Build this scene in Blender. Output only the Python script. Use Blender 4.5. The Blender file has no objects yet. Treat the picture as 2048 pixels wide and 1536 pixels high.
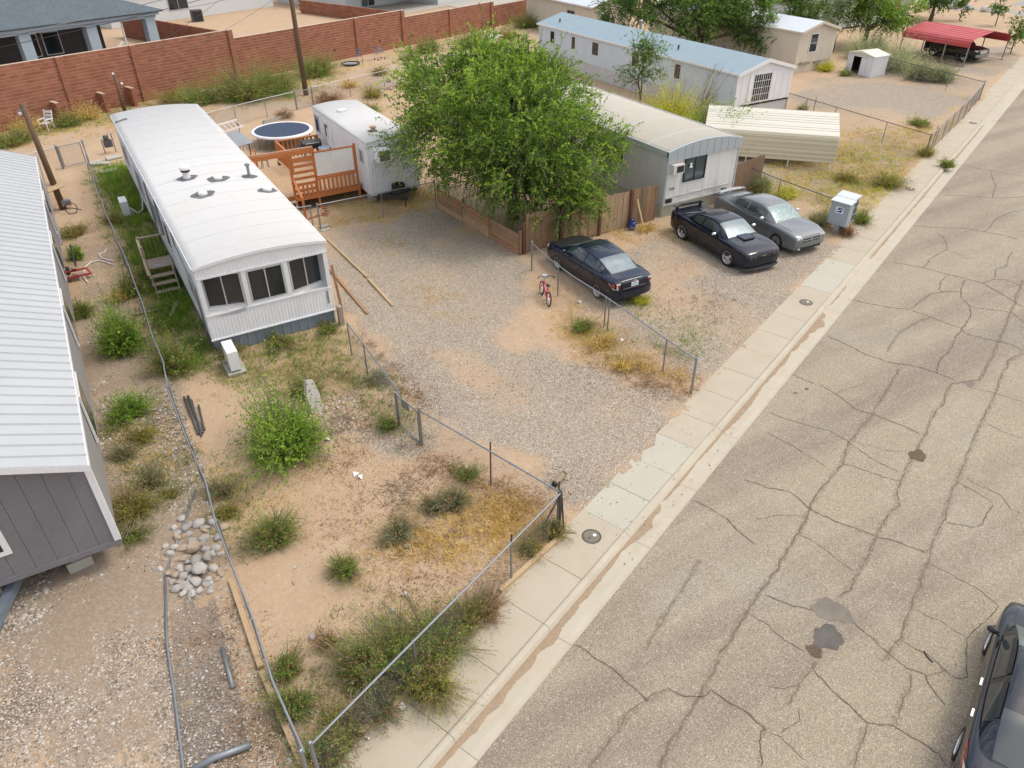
import bpy, bmesh, math, random
import numpy as np
from mathutils import Vector, Matrix

random.seed(7)
rng = np.random.default_rng(11)
SC = bpy.context.scene
COL = SC.collection
R = math.radians

# ------------------------------------------------------------------ camera, world, sun, exposure
CAM_H = 12.8
FPX = 1459.0                      # focal length in pixels of the 2048 px wide photograph
PITCH, ROLL, HEAD = R(34.6), R(-0.27), R(59.54)
fw = np.array([math.cos(HEAD)*math.cos(PITCH), math.sin(HEAD)*math.cos(PITCH), -math.sin(PITCH)])
_r = np.array([math.sin(HEAD), -math.cos(HEAD), 0.0]); _u = np.cross(_r, fw)
rt = math.cos(ROLL)*_r + math.sin(ROLL)*_u
up = -math.sin(ROLL)*_r + math.cos(ROLL)*_u
cam_d = bpy.data.cameras.new('camera'); cam = bpy.data.objects.new('camera', cam_d); COL.objects.link(cam)
cam_d.sensor_width = 36.0; cam_d.lens = FPX/2048*36.0; cam_d.clip_end = 8000; cam_d.clip_start = 0.1
cam.matrix_world = Matrix(((rt[0], up[0], -fw[0], 0), (rt[1], up[1], -fw[1], 0), (rt[2], up[2], -fw[2], CAM_H), (0, 0, 0, 1)))
SC.camera = cam

SUN_EL, SUN_AZ = R(57), R(-14)       # azimuth measured from +X towards +Y
world = bpy.data.worlds.new('World'); SC.world = world; world.use_nodes = True
wn = world.node_tree.nodes; wl = world.node_tree.links
for n in list(wn): wn.remove(n)
sky = wn.new('ShaderNodeTexSky'); sky.sky_type = 'NISHITA'; sky.sun_disc = False
sky.sun_elevation = SUN_EL; sky.sun_rotation = math.pi/2 - SUN_AZ
sky.air_density = 1.0; sky.dust_density = 5.0; sky.ozone_density = 1.0
bg = wn.new('ShaderNodeBackground'); bg.inputs['Strength'].default_value = 0.15
wo = wn.new('ShaderNodeOutputWorld')
# broken cloud spread evenly over the whole sky (it shows in the car bodies and softens the light)
tcw = wn.new('ShaderNodeTexCoord'); sepw = wn.new('ShaderNodeSeparateXYZ'); wl.new(tcw.outputs['Generated'], sepw.inputs[0])
def wmath(op, a, b):
    n = wn.new('ShaderNodeMath'); n.operation = op
    for i, q in enumerate((a, b)):
        if isinstance(q, (int, float)): n.inputs[i].default_value = q
        else: wl.new(q, n.inputs[i])
    return n.outputs[0]
zc_ = wmath('ADD', wmath('MAXIMUM', sepw.outputs[2], 0.0), .22); cxy = wn.new('ShaderNodeCombineXYZ'); wl.new(wmath('DIVIDE', sepw.outputs[0], zc_), cxy.inputs[0]); wl.new(wmath('DIVIDE', sepw.outputs[1], zc_), cxy.inputs[1])
nzw = wn.new('ShaderNodeTexNoise'); nzw.inputs['Scale'].default_value = 2.2; nzw.inputs['Detail'].default_value = 7; nzw.inputs['Roughness'].default_value = .58; wl.new(cxy.outputs[0], nzw.inputs['Vector'])
mrw = wn.new('ShaderNodeMapRange'); mrw.interpolation_type = 'SMOOTHSTEP'; wl.new(nzw.outputs['Fac'], mrw.inputs[0]); mrw.inputs[1].default_value = .40; mrw.inputs[2].default_value = .62; mrw.inputs[4].default_value = .9
mxw = wn.new('ShaderNodeMix'); mxw.data_type = 'RGBA'; wl.new(mrw.outputs[0], mxw.inputs[0]); wl.new(sky.outputs[0], mxw.inputs[6]); mxw.inputs[7].default_value = (7.2, 7.1, 6.9, 1)
wl.new(mxw.outputs[2], bg.inputs[0]); wl.new(bg.outputs[0], wo.inputs[0])
sun_d = bpy.data.lights.new('sun', 'SUN'); sun_d.energy = 1.05; sun_d.angle = R(14.0); sun_d.color = (1.0, 0.95, 0.87)
sun = bpy.data.objects.new('sun', sun_d); COL.objects.link(sun)
_sd = Vector((math.cos(SUN_EL)*math.cos(SUN_AZ), math.cos(SUN_EL)*math.sin(SUN_AZ), math.sin(SUN_EL)))
sun.rotation_euler = _sd.to_track_quat('Z', 'Y').to_euler()
vs = SC.view_settings
vs.view_transform = 'Standard'; vs.look = 'None'; vs.exposure = 0.6; vs.gamma = 1.0; vs.use_curve_mapping = False
SC.cycles.max_bounces = 8; SC.cycles.diffuse_bounces = 3; SC.cycles.glossy_bounces = 3
SC.cycles.transmission_bounces = 4; SC.cycles.transparent_max_bounces = 12
SC.cycles.use_denoising = True

# ------------------------------------------------------------------ survey helpers (photograph pixel -> point on the plane at height z)
def G(px, py, z=0.0):
    d = fw + rt*(px-1024)/FPX - up*(py-768)/FPX
    t = (z-CAM_H)/d[2]
    return Vector((d[0]*t, d[1]*t, z))
def proj(P):
    q = np.asarray(P, float) - np.array([0, 0, CAM_H]); dd = q@fw
    return 1024+FPX*(q@rt)/dd, 768-FPX*(q@up)/dd
AL = R(21.83); CA, SA = math.cos(AL), math.sin(AL)     # the street runs at this angle to the lots
def S(a, s, z=0.0): return Vector((a*CA-s*SA, a*SA+s*CA, z))
def toS(x, y): return x*CA+y*SA, -x*SA+y*CA

# ------------------------------------------------------------------ mesh helpers
class MB:
    def __init__(s): s.v = []; s.f = []; s.m = []
    def add(s, vs, fs, mi=0, M=None):
        o = len(s.v)
        s.v += [tuple(M@Vector(v)) for v in vs] if M is not None else [tuple(v) for v in vs]
        s.f += [tuple(i+o for i in f) for f in fs]; s.m += [mi]*len(fs); return s
    def bx(s, x0, x1, y0, y1, z0, z1, mi=0, M=None):
        v = [(x0,y0,z0),(x1,y0,z0),(x1,y1,z0),(x0,y1,z0),(x0,y0,z1),(x1,y0,z1),(x1,y1,z1),(x0,y1,z1)]
        return s.add(v, [(0,3,2,1),(4,5,6,7),(0,1,5,4),(1,2,6,5),(2,3,7,6),(3,0,4,7)], mi, M)
    def beam(s, p, q, w, h, mi=0, upv=(0,0,1)):
        p = Vector(p); q = Vector(q); d = (q-p); L = d.length; d = d/L
        u = Vector(upv)
        if abs(d.dot(u)) > .95: u = Vector((0,1,0))
        sd = d.cross(u).normalized(); u2 = sd.cross(d)
        v = []
        for e in (p, q):
            for a, b in ((-1,-1),(1,-1),(1,1),(-1,1)): v.append(e+sd*(a*w/2)+u2*(b*h/2))
        return s.add(v, [(3,2,1,0),(4,5,6,7),(0,1,5,4),(1,2,6,5),(2,3,7,6),(3,0,4,7)], mi)
    def tube(s, p, q, r, n=8, r2=None, mi=0, cap=True):
        return s.path([p, q], [r, r if r2 is None else r2], n, mi, cap)
    def path(s, pts, r, n=8, mi=0, cap=True, closed=False):
        pts = [Vector(p) for p in pts]; k = len(pts)
        rs = r if isinstance(r, (list, tuple)) else [r]*k
        o = len(s.v); prev = None
        for i, p in enumerate(pts):
            a = pts[i-1] if (i > 0 or closed) else pts[i]; b = pts[(i+1) % k] if (i < k-1 or closed) else pts[i]
            d = (b-a); d = d.normalized() if d.length > 1e-9 else Vector((0,0,1))
            if prev is None: x = d.orthogonal().normalized()
            else:
                x = prev-d*prev.dot(d); x = x.normalized() if x.length > 1e-6 else d.orthogonal().normalized()
            prev = x; y = d.cross(x)
            for j in range(n):
                t = 2*math.pi*j/n
                s.v.append(tuple(p+(x*math.cos(t)+y*math.sin(t))*rs[i]))
        segs = k if closed else k-1
        for i in range(segs):
            i2 = (i+1) % k
            for j in range(n):
                j2 = (j+1) % n
                s.f.append((o+i*n+j, o+i*n+j2, o+i2*n+j2, o+i2*n+j)); s.m.append(mi)
        if cap and not closed:
            s.f.append(tuple(o+j for j in range(n))[::-1]); s.f.append(tuple(o+(k-1)*n+j for j in range(n))); s.m += [mi, mi]
        return s
    def lathe(s, prof, n=16, c=(0,0,0), mi=0, M=None):
        o = len(s.v); vs = []; fs = []
        for r, z in prof:
            for j in range(n):
                t = 2*math.pi*j/n; vs.append((c[0]+r*math.cos(t), c[1]+r*math.sin(t), c[2]+z))
        for i in range(len(prof)-1):
            for j in range(n):
                j2 = (j+1) % n; fs.append((i*n+j, i*n+j2, (i+1)*n+j2, (i+1)*n+j))
        fs.append(tuple(range(n))[::-1]); fs.append(tuple((len(prof)-1)*n+j for j in range(n)))
        return s.add(vs, fs, mi, M)
    def prism(s, poly, z0, z1, mi=0, M=None):
        n = len(poly); vs = [(x,y,z0) for x, y in poly]+[(x,y,z1) for x, y in poly]
        fs = [tuple(range(n))[::-1], tuple(range(n, 2*n))]+[(i,(i+1)%n,(i+1)%n+n,i+n) for i in range(n)]
        return s.add(vs, fs, mi, M)
    def ball(s, c, r, n=8, m=5, mi=0, sc=(1,1,1)):
        prof = []; o = len(s.v)
        vs = []; fs = []
        for i in range(m+1):
            ph = math.pi*i/m
            for j in range(n):
                t = 2*math.pi*j/n
                vs.append((c[0]+r*sc[0]*math.sin(ph)*math.cos(t), c[1]+r*sc[1]*math.sin(ph)*math.sin(t), c[2]-r*sc[2]*math.cos(ph)))
        for i in range(m):
            for j in range(n): fs.append((i*n+j, i*n+(j+1)%n, (i+1)*n+(j+1)%n, (i+1)*n+j))
        return s.add(vs, fs, mi)
    def mesh(s, name, mats, smooth=False):
        me = bpy.data.meshes.new(name); me.from_pydata(s.v, [], s.f)
        for m in (mats if isinstance(mats, (list, tuple)) else [mats]): me.materials.append(m)
        if any(s.m): me.polygons.foreach_set('material_index', s.m)
        if smooth: me.polygons.foreach_set('use_smooth', [True]*len(s.f))
        me.update(); return me
    def build(s, name, mats, parent=None, smooth=False):
        return link(name, s.mesh(name, mats, smooth), parent)

def link(name, me, parent=None, loc=None, rotz=None):
    o = bpy.data.objects.new(name, me); COL.objects.link(o)
    if parent is not None: o.parent = parent
    if loc is not None: o.location = loc
    if rotz is not None: o.rotation_euler = (0, 0, rotz)
    return o
def tag(o, label=None, cat=None, group=None, kind=None):
    if label: o['label'] = label
    if cat: o['category'] = cat
    if group: o['group'] = group
    if kind: o['kind'] = kind
    return o
def thing(name, label, cat, loc=(0,0,0), rotz=0, group=None):
    o = bpy.data.objects.new(name, None); COL.objects.link(o)
    o.location = loc; o.rotation_euler = (0, 0, rotz); o.empty_display_size = .2
    return tag(o, label, cat, group)
def copy_tree(o, parent=None):
    c = o.copy(); COL.objects.link(c)
    if parent is not None: c.parent = parent
    for ch in list(o.children): copy_tree(ch, c)
    return c
def np_mesh(name, V, F, mats, smooth=False, tint=None, mi=None):
    V = np.asarray(V, np.float32); F = np.asarray(F, np.int32); k = F.shape[1]
    me = bpy.data.meshes.new(name)
    me.vertices.add(len(V)); me.vertices.foreach_set('co', V.ravel())
    me.loops.add(F.size); me.loops.foreach_set('vertex_index', F.ravel())
    me.polygons.add(len(F)); me.polygons.foreach_set('loop_start', np.arange(0, F.size, k, dtype=np.int32))
    for m in (mats if isinstance(mats, (list, tuple)) else [mats]): me.materials.append(m)
    if mi is not None: me.polygons.foreach_set('material_index', np.asarray(mi, np.int32))
    if smooth: me.polygons.foreach_set('use_smooth', np.ones(len(F), bool))
    me.update(calc_edges=True)
    if tint is not None:
        at = me.attributes.new('tint', 'FLOAT', 'FACE'); at.data.foreach_set('value', np.asarray(tint, np.float32))
    return me

# ------------------------------------------------------------------ materials
class NT:
    def __init__(s, name):
        s.m = bpy.data.materials.new(name); s.m.use_nodes = True; s.t = s.m.node_tree; s.N = s.t.nodes; s.L = s.t.links
        for n in list(s.N): s.N.remove(n)
        s.out = s.N.new('ShaderNodeOutputMaterial'); s.p = s.N.new('ShaderNodeBsdfPrincipled'); s.L.new(s.p.outputs[0], s.out.inputs[0])
        s.pos = s.N.new('ShaderNodeNewGeometry').outputs['Position']
    def lk(s, a, b): s.L.new(a, b)
    def val(s, x, sock):
        if hasattr(x, 'is_output') or isinstance(x, bpy.types.NodeSocket): s.L.new(x, sock)
        else: sock.default_value = x
    def noise(s, scale, detail=4, rough=.55, vec=None, dist=0, out='Fac'):
        n = s.N.new('ShaderNodeTexNoise'); n.inputs['Scale'].default_value = scale; n.inputs['Detail'].default_value = detail
        n.inputs['Roughness'].default_value = rough; n.inputs['Distortion'].default_value = dist
        s.lk(s.pos if vec is None else vec, n.inputs['Vector']); return n.outputs[out]
    def voro(s, scale, feat='F1', out='Color', vec=None, rnd=1):
        n = s.N.new('ShaderNodeTexVoronoi'); n.feature = feat; n.inputs['Scale'].default_value = scale; n.inputs['Randomness'].default_value = rnd
        s.lk(s.pos if vec is None else vec, n.inputs['Vector']); return n.outputs[out]
    def map(s, x, a, b, c=0., d=1.):
        n = s.N.new('ShaderNodeMapRange'); s.val(x, n.inputs[0])
        for i, q in enumerate((a, b, c, d)): n.inputs[i+1].default_value = q
        return n.outputs[0]
    def mix(s, f, a, b, mode='MIX'):
        n = s.N.new('ShaderNodeMix'); n.data_type = 'RGBA'; n.blend_type = mode
        s.val(f, n.inputs[0]); s.val(c4(a), n.inputs[6]); s.val(c4(b), n.inputs[7]); return n.outputs[2]
    def math(s, op, a, b=0.):
        n = s.N.new('ShaderNodeMath'); n.operation = op; s.val(a, n.inputs[0]); s.val(b, n.inputs[1]); return n.outputs[0]
    def attr(s, name, out='Fac'):
        n = s.N.new('ShaderNodeAttribute'); n.attribute_name = name; return n.outputs[out]
    def sep(s, c):
        n = s.N.new('ShaderNodeSeparateColor'); s.lk(c, n.inputs[0]); return n.outputs
    def mapping(s, rot=(0,0,0), sc=(1,1,1), vec=None):
        n = s.N.new('ShaderNodeMapping'); n.inputs['Rotation'].default_value = rot; n.inputs['Scale'].default_value = sc
        s.lk(s.pos if vec is None else vec, n.inputs['Vector']); return n.outputs[0]
    def bump(s, h, strength=.4, dist=.02):
        n = s.N.new('ShaderNodeBump'); n.inputs['Strength'].default_value = strength; n.inputs['Distance'].default_value = dist
        s.val(h, n.inputs['Height']); s.lk(n.outputs[0], s.p.inputs['Normal'])
    def fin(s, col, rough=.7, metal=0, spec=.4, coat=0):
        s.val(c4(col), s.p.inputs['Base Color']); s.val(rough, s.p.inputs['Roughness']); s.val(metal, s.p.inputs['Metallic'])
        s.p.inputs['Specular IOR Level'].default_value = spec; s.p.inputs['Coat Weight'].default_value = coat; return s.m
def c4(c): return (*c, 1.0) if isinstance(c, (tuple, list)) and len(c) == 3 else c
def sc3(c, k): return tuple(min(1, x*k) for x in c)

def mat(name, col, rough=.7, metal=0., var=.12, scale=2.5, fine=.06, fscale=40., bump=0., bscale=60., dirt=None, damt=.35, dscale=1.2, stretch=(1,1,1), spec=.4, coat=0.):
    t = NT(name); v = t.mapping(sc=stretch)
    c = t.mix(t.noise(scale, 5, .6, v), sc3(col, 1-var), sc3(col, 1+var))
    if fine: c = t.mix(t.map(t.noise(fscale, 3, .7, v), .3, .7), c, t.mix(1., c, (1-fine*2.2,)*3, 'MULTIPLY'))
    if dirt: c = t.mix(t.map(t.noise(dscale, 6, .68, v), .5, .78, 0, damt), c, dirt)
    if bump: t.bump(t.noise(bscale, 4, .6, v), bump, .02)
    return t.fin(c, rough, metal, spec, coat)
def plain(name, col, rough=.5, metal=0., spec=.5, coat=0.):
    return NT(name).fin(col, rough, metal, spec, coat)
def glass(name, col=(.02,.025,.03), rough=.06, spec=.6):
    t = NT(name); c = t.mix(t.noise(1.1, 3), sc3(col, .6), sc3(col, 1.6)); return t.fin(c, rough, 0, spec)

DIRT = (.30, .19, .11)
M_ = dict(
 white_metal=mat('white_painted_metal', (.74,.75,.77), .45, var=.04, dirt=(.45,.42,.38), damt=.3, dscale=.9, stretch=(1,1,.25)),
 roof_white=mat('white_roof_coating', (.60,.60,.59), .55, var=.05, dirt=(.55,.52,.46), damt=.45, dscale=.55),
 grey_skirt=mat('grey_skirting', (.20,.24,.28), .5, var=.08, dirt=DIRT, damt=.35, dscale=1.5),
 tar=mat('tar_patch', (.13,.13,.135), .8, var=.3, scale=12),
 galv=mat('galvanised_steel', (.30,.32,.34), .45, .7, var=.15, scale=9, dirt=(.2,.14,.1), damt=.3),
 galv_dark=mat('weathered_steel', (.10,.105,.11), .6, .4, var=.25, scale=9),
 rust=mat('rusted_steel', (.09,.055,.04), .85, .2, var=.3, scale=14),
 concrete=mat('old_concrete', (.42,.40,.35), .85, var=.12, scale=3, bump=.2),
 black_rubber=mat('black_rubber', (.018,.018,.018), .75, var=.2),
 black_plastic=mat('black_plastic', (.025,.025,.027), .5, var=.2),
 wood_grey=mat('weathered_wood', (.36,.29,.22), .85, var=.25, scale=3, fine=.15, fscale=22, stretch=(1,1,1)),
 wood_brown=mat('brown_fence_wood', (.34,.21,.12), .85, var=.28, scale=4, fine=.18, fscale=24, stretch=(1.5,1.5,.25)),
 wood_red=mat('red_brown_boards', (.38,.21,.12), .8, var=.25, scale=2, fine=.15, fscale=20),
 wood_pale=mat('pale_lumber', (.50,.36,.21), .8, var=.15, scale=3, fine=.12, fscale=22),
 deck_orange=mat('orange_stained_wood', (.52,.175,.055), .6, var=.16, scale=3, fine=.1, fscale=25),
 deck_floor=mat('deck_floor_wood', (.50,.34,.20), .75, var=.2, scale=3, fine=.12, fscale=25),
 white_plain=mat('white_paint', (.78,.78,.78), .5, var=.05, dirt=(.5,.45,.4), damt=.25),
 glass_dark=glass('dark_window_glass'),
 screen=mat('window_screen', (.035,.033,.033), .6, var=.25, scale=1.5),
 alu=mat('aluminium_trim', (.55,.55,.56), .4, .3, var=.1),
 brown_pole=mat('creosote_pole', (.15,.095,.06), .85, var=.3, scale=5, stretch=(4,4,.3)),
)
# ------------------------------------------------------------------ ground
def pip(poly, X, Y):
    poly = np.asarray(poly, float); ins = np.zeros(X.shape, bool); j = len(poly)-1
    for i in range(len(poly)):
        xi, yi = poly[i]; xj, yj = poly[j]
        c = ((yi > Y) != (yj > Y)) & (X < (xj-xi)*(Y-yi)/((yj-yi) if yj != yi else 1e-9)+xi)
        ins ^= c; j = i
    return ins
def vnoise(X, Y, sc, seed):
    r = np.random.default_rng(seed); T = r.random((256, 256))
    x = X*sc; y = Y*sc; xi = np.floor(x).astype(int); yi = np.floor(y).astype(int); fx = x-xi; fy = y-yi
    fx = fx*fx*(3-2*fx); fy = fy*fy*(3-2*fy); a = xi & 255; b = yi & 255; a1 = (a+1) & 255; b1 = (b+1) & 255
    return (T[a,b]*(1-fx)+T[a1,b]*fx)*(1-fy)+(T[a,b1]*(1-fx)+T[a1,b1]*fx)*fy
def fbm(X, Y, sc, seed, o=4): return sum(vnoise(X, Y, sc*2**i, seed+i)*.5**(i+1) for i in range(o))/(1-.5**o)

GRAVEL = [  # photograph outlines of the gravelled ground, and how thickly it lies
 ([(655,480),(760,440),(870,408),(1050,520),(1060,600),(1120,690),(1230,750),(1385,790),(1330,855),(1225,975),(1130,1015),(1000,890),(850,815),(740,690),(690,620)], 1.0),
 ([(1110,590),(1190,640),(1300,470),(1420,470),(1640,485),(1700,500),(1540,625),(1410,765),(1330,720),(1220,650)], .85),
 ([(1310,500),(1420,540),(1330,640),(1240,600)], -.5),
 ([(1040,600),(1120,640),(1150,690),(1080,710),(1000,700),(1010,640)], -.75),
 ([(860,690),(950,690),(1000,740),(930,775),(870,750)], -.8),
 ([(700,640),(740,690),(850,815),(790,790),(700,690)], -.4),
 ([(760,860),(850,850),(880,900),(810,930),(740,910)], .6),
 ([(690,480),(660,500),(790,600),(740,620),(640,500)], .5),
 ([(880,395),(980,450),(930,470),(840,425)], -.5),
 ([(1560,190),(1680,165),(1800,170),(1940,200),(1880,245),(1760,215),(1640,215)], .8),
 ([(1440,330),(1560,345),(1640,330),(1700,370),(1680,400),(1560,370)], .6),
 ([(1690,280),(1760,270),(1850,300),(1820,340),(1720,330)], .45),
 ([(400,225),(800,140),(820,160),(420,250)], .35),
 ([(1590,160),(1900,130),(1990,140),(1960,190),(1880,250),(1600,215)], .5),
 ([(1800,100),(2048,90),(2048,130),(1980,150),(1860,140)], .7),
 ([(1430,310),(1720,280),(1860,300),(1700,420),(1560,380)], .35),
]
COARSE = [
 ([(150,560),(230,600),(330,720),(430,1000),(460,1150),(330,1170),(0,1290),(0,1160),(240,1075),(170,800)], .95),
 ([(0,1180),(330,1120),(345,1250),(370,1536),(0,1536)], .9),
 ([(360,1350),(430,1340),(470,1480),(440,1536),(370,1536)], .8),
 ([(130,480),(210,490),(235,560),(150,560)], .5),
 ([(250,1300),(340,1180),(350,1300),(270,1380)], -.45),
 ([(460,830),(560,760),(700,740),(760,850),(640,900),(520,880)], .25),
 ([(620,800),(720,800),(740,860),(650,880)], .5),
]
GRASS = [
 ([(430,700),(680,650),(740,720),(650,790),(560,760),(440,770)], .8),
 ([(200,350),(320,360),(400,640),(330,720),(250,560)], .8),
 ([(1010,1000),(1130,1040),(1090,1130),(820,1150),(760,1080),(880,1000)], .3),
 ([(1130,620),(1200,650),(1320,730),(1300,770),(1200,720),(1140,680)], .6),
 ([(620,410),(870,380),(900,410),(660,470)], .7),
 ([(1520,330),(1700,270),(1880,260),(1850,320),(1700,450),(1640,420)], .6),
 ([(0,240),(200,215),(430,215),(620,140),(800,140),(600,210),(300,250),(0,300)], .35),
 ([(640,1330),(940,1180),(960,1240),(720,1500),(620,1536)], .5),
 ([(1190,640),(1330,650),(1400,730),(1320,720)], .4),
 ([(1120,380),(1300,440),(1340,470),(1200,480)], .5),
 ([(500,900),(720,880),(900,960),(800,1080),(560,1080)], .3),
]
xs = np.concatenate([np.linspace(-2600,-60,14), np.linspace(-50,-13,20), np.arange(-12,30,.14), np.arange(30,76,.32), np.linspace(77,130,50), np.linspace(150,2600,14)])
ys = np.concatenate([np.linspace(-2600,-60,14), np.linspace(-50,2,30), np.arange(2.3,46,.14), np.arange(46,72,.3), np.linspace(73,120,40), np.linspace(140,2600,14)])
GX, GY = np.meshgrid(xs, ys, indexing='ij')
ga, gs = toS(GX, GY)
nz = fbm(GX, GY, .9, 3); nf = fbm(GX, GY, 4., 9)
GZ = (fbm(GX, GY, .35, 21)-.5)*.12+(nf-.5)*.05
GZ = GZ*np.clip((gs-6.4)/1.5, .25, 1)
GZ += np.where(gs > 6.4, .008, 0)
edge = 6.40+(fbm(GX, GY, 1.1, 33)-.5)*.5
edge = np.where((ga > 11) & (ga < 16.6) | (ga > 25.6) & (ga < 31), edge+.06, edge-.05)
road_in = (gs < edge) & (gs > -7.9)
GZ = np.where(road_in, -.6, GZ)
# the yards behind the block wall stand higher than the alley (own sheet below)
GZ = np.where(gs > 54.5, -.2, GZ)
def soft(polys, X, Y, PX, PY):
    w = np.zeros(X.shape)
    for poly, a in polys: w += pip(poly, PX, PY)*a
    return np.clip(w, 0, 1)
def blur(a, k=2):
    for _ in range(k):
        a = (a+np.roll(a,1,0)+np.roll(a,-1,0)+np.roll(a,1,1)+np.roll(a,-1,1))/5
    return a
jx = (fbm(GX, GY, .8, 51)-.5)*2.2; jy = (fbm(GX, GY, .8, 61)-.5)*2.2
PX, PY = proj(np.stack([GX+jx, GY+jy, GZ*0], -1))
ok = (GX*fw[0]+GY*fw[1] > 3)
PX = np.where(ok, PX, -9e4); PY = np.where(ok, PY, 9e4)
Wg = blur(soft(GRAVEL, GX, GY, PX, PY), 5); Wc = blur(soft(COARSE, GX, GY, PX, PY), 5); Wd = blur(soft(GRASS, GX, GY, PX, PY), 6)
nl_ = fbm(GX, GY, .45, 91); Wg = np.clip(Wg*(.15+1.5*nl_), 0, 1); Wc = np.clip(Wc*(.55+1.25*nz), 0, 1); Wd = np.clip(Wd*(.4+1.2*fbm(GX,GY,1.6,77)), 0, 1)
# the beaten track of the alley
Wt = np.exp(-((gs-48.0-.6*np.sin(ga*.2))/1.7)**2)*(.6+.6*nz)
nx_, ny_ = GX.shape
idx = np.arange(nx_*ny_).reshape(nx_, ny_)
F = np.stack([idx[:-1,:-1], idx[1:,:-1], idx[1:,1:], idx[:-1,1:]], -1).reshape(-1, 4)

t = NT('desert_ground')
zr = t.sep(t.attr('zone', 'Color'))
sand = t.mix(t.noise(.7, 6, .65), (.42,.297,.188), (.54,.41,.285))
sand = t.mix(t.map(t.noise(9, 5, .7), .35, .7, 0, .35), sand, (.33,.20,.11))
sand = t.mix(t.map(t.noise(38, 3, .7), .56, .72, 0, .55), sand, (.22,.145,.09))
sand = t.mix(t.map(t.noise(55, 2, .7), .66, .74, 0, .7), sand, (.66,.58,.49))
v1 = t.voro(42); v1s = t.sep(v1)
gcol = t.mix(v1s[0], (.165,.145,.115), (.55,.50,.415))
gcol = t.mix(t.map(v1s[1], .72, .8), gcol, (.36,.25,.16))
gcol = t.mix(t.map(t.noise(60, 2), .68, .74), gcol, (.64,.62,.58))
v2 = t.voro(20); v2s = t.sep(v2)
ccol = t.mix(v2s[0], (.30,.27,.225), (.64,.61,.54))
ccol = t.mix(t.map(v2s[1], .7, .8), ccol, (.42,.34,.25))
ccol = t.mix(t.map(t.voro(20, 'F1', 'Distance'), .024, .042, 0, .8), ccol, (.29,.215,.145))
gm = t.map(t.math('ADD', zr[0], t.math('MULTIPLY', t.math('SUBTRACT', t.noise(4, 5, .7), .5), .9)), .08, .85)
gm2 = t.map(t.math('SUBTRACT', gm, v1s[2]), -.02, .06)
cm = t.map(t.math('ADD', zr[1], t.math('MULTIPLY', t.math('SUBTRACT', t.noise(3, 5, .7), .5), 1.0)), .08, .8)
cm2 = t.map(t.math('SUBTRACT', cm, v2s[2]), -.02, .06)
c = t.mix(gm2, sand, gcol); c = t.mix(cm2, c, ccol)
dm = t.map(t.math('ADD', zr[2], t.math('MULTIPLY', t.math('SUBTRACT', t.noise(10, 5, .75), .5), 1.6)), .35, .85, 0, .75)
dcol = t.mix(t.noise(22, 4, .7), (.20,.14,.075), (.42,.31,.15))
c = t.mix(dm, c, dcol)
t.bump(t.math('ADD', t.noise(30, 5, .75), t.math('MULTIPLY', v1s[0], t.math('MULTIPLY', gm, .9))), .75, .035)
M_['ground'] = t.fin(c, .95, 0, .15)
me = np_mesh('ground', np.stack([GX, GY, GZ], -1).reshape(-1, 3), F, M_['ground'], True)
ca_ = me.color_attributes.new('zone', 'FLOAT_COLOR', 'POINT')
zc = np.stack([np.clip(Wg+Wt*.25+.10*nl_, 0, 1), Wc, Wd*(1-Wt), np.ones_like(Wg)], -1).astype(np.float32)
ca_.data.foreach_set('color', zc.reshape(-1, 4).ravel())
tag(link('ground', me), 'sandy desert ground with gravel and dry grass', kind='structure')
mb = MB()
for a0, a1, z in ((-600, 52.8, 1.74), (52.8, 75, 1.49), (75, 600, .03)):
    mb.add([S(a0,53.66,z), S(a1,53.66,z), S(a1,900,z), S(a0,900,z), S(a1,53.66,-.3), S(a1,900,-.3), S(a0,53.66,-.3)], [(0,1,2,3),(1,4,5,2),(0,6,4,1)])
tag(mb.build('terrace', M_['ground']), 'raised sandy yards behind the block wall', kind='structure')

# ------------------------------------------------------------------ street
ZR = -.13
t = NT('old_asphalt'); vS = t.mapping(rot=(0,0,-AL)); 
base = t.mix(t.noise(.35, 5, .6), (.28,.235,.168), (.365,.312,.228))
st = t.noise(1., 4, .6, t.mapping(rot=(0,0,-AL), sc=(.05,.55,1)))
base = t.mix(t.map(st, .42, .66, 0, .8), base, (.21,.172,.138))
base = t.mix(t.map(t.noise(1.4, 6, .7), .52, .75, 0, .35), base, (.40,.35,.28))
base = t.mix(t.map(t.noise(.22, 3, .6), .55, .75, 0, .5), base, (.33,.31,.26))
vo = t.sep(t.voro(70)); base = t.mix(t.map(vo[0], 0, 1, 0, 1), t.mix(1., base, (.62,.62,.62), 'MULTIPLY'), t.mix(1., base, (1.28,1.28,1.28), 'MULTIPLY'))
base = t.mix(t.map(vo[1], .95, .97, 0, .6), base, (.08,.07,.065))
base = t.mix(t.map(vo[2], .965, .985, 0, .7), base, (.62,.56,.48))
t.bump(t.noise(120, 3, .7), .35, .01)
M_['asphalt'] = t.fin(base, .9, 0, .25)
mb = MB()
for a0 in range(-60, 120, 20):
    p = [S(a0,4.72,ZR), S(a0,-7.2,ZR), S(a0+20,-7.2,ZR), S(a0+20,4.72,ZR)]
    mb.add(p, [(0,1,2,3)])
road = tag(mb.build('road', M_['asphalt']), 'weathered tan asphalt street', kind='structure')

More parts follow.
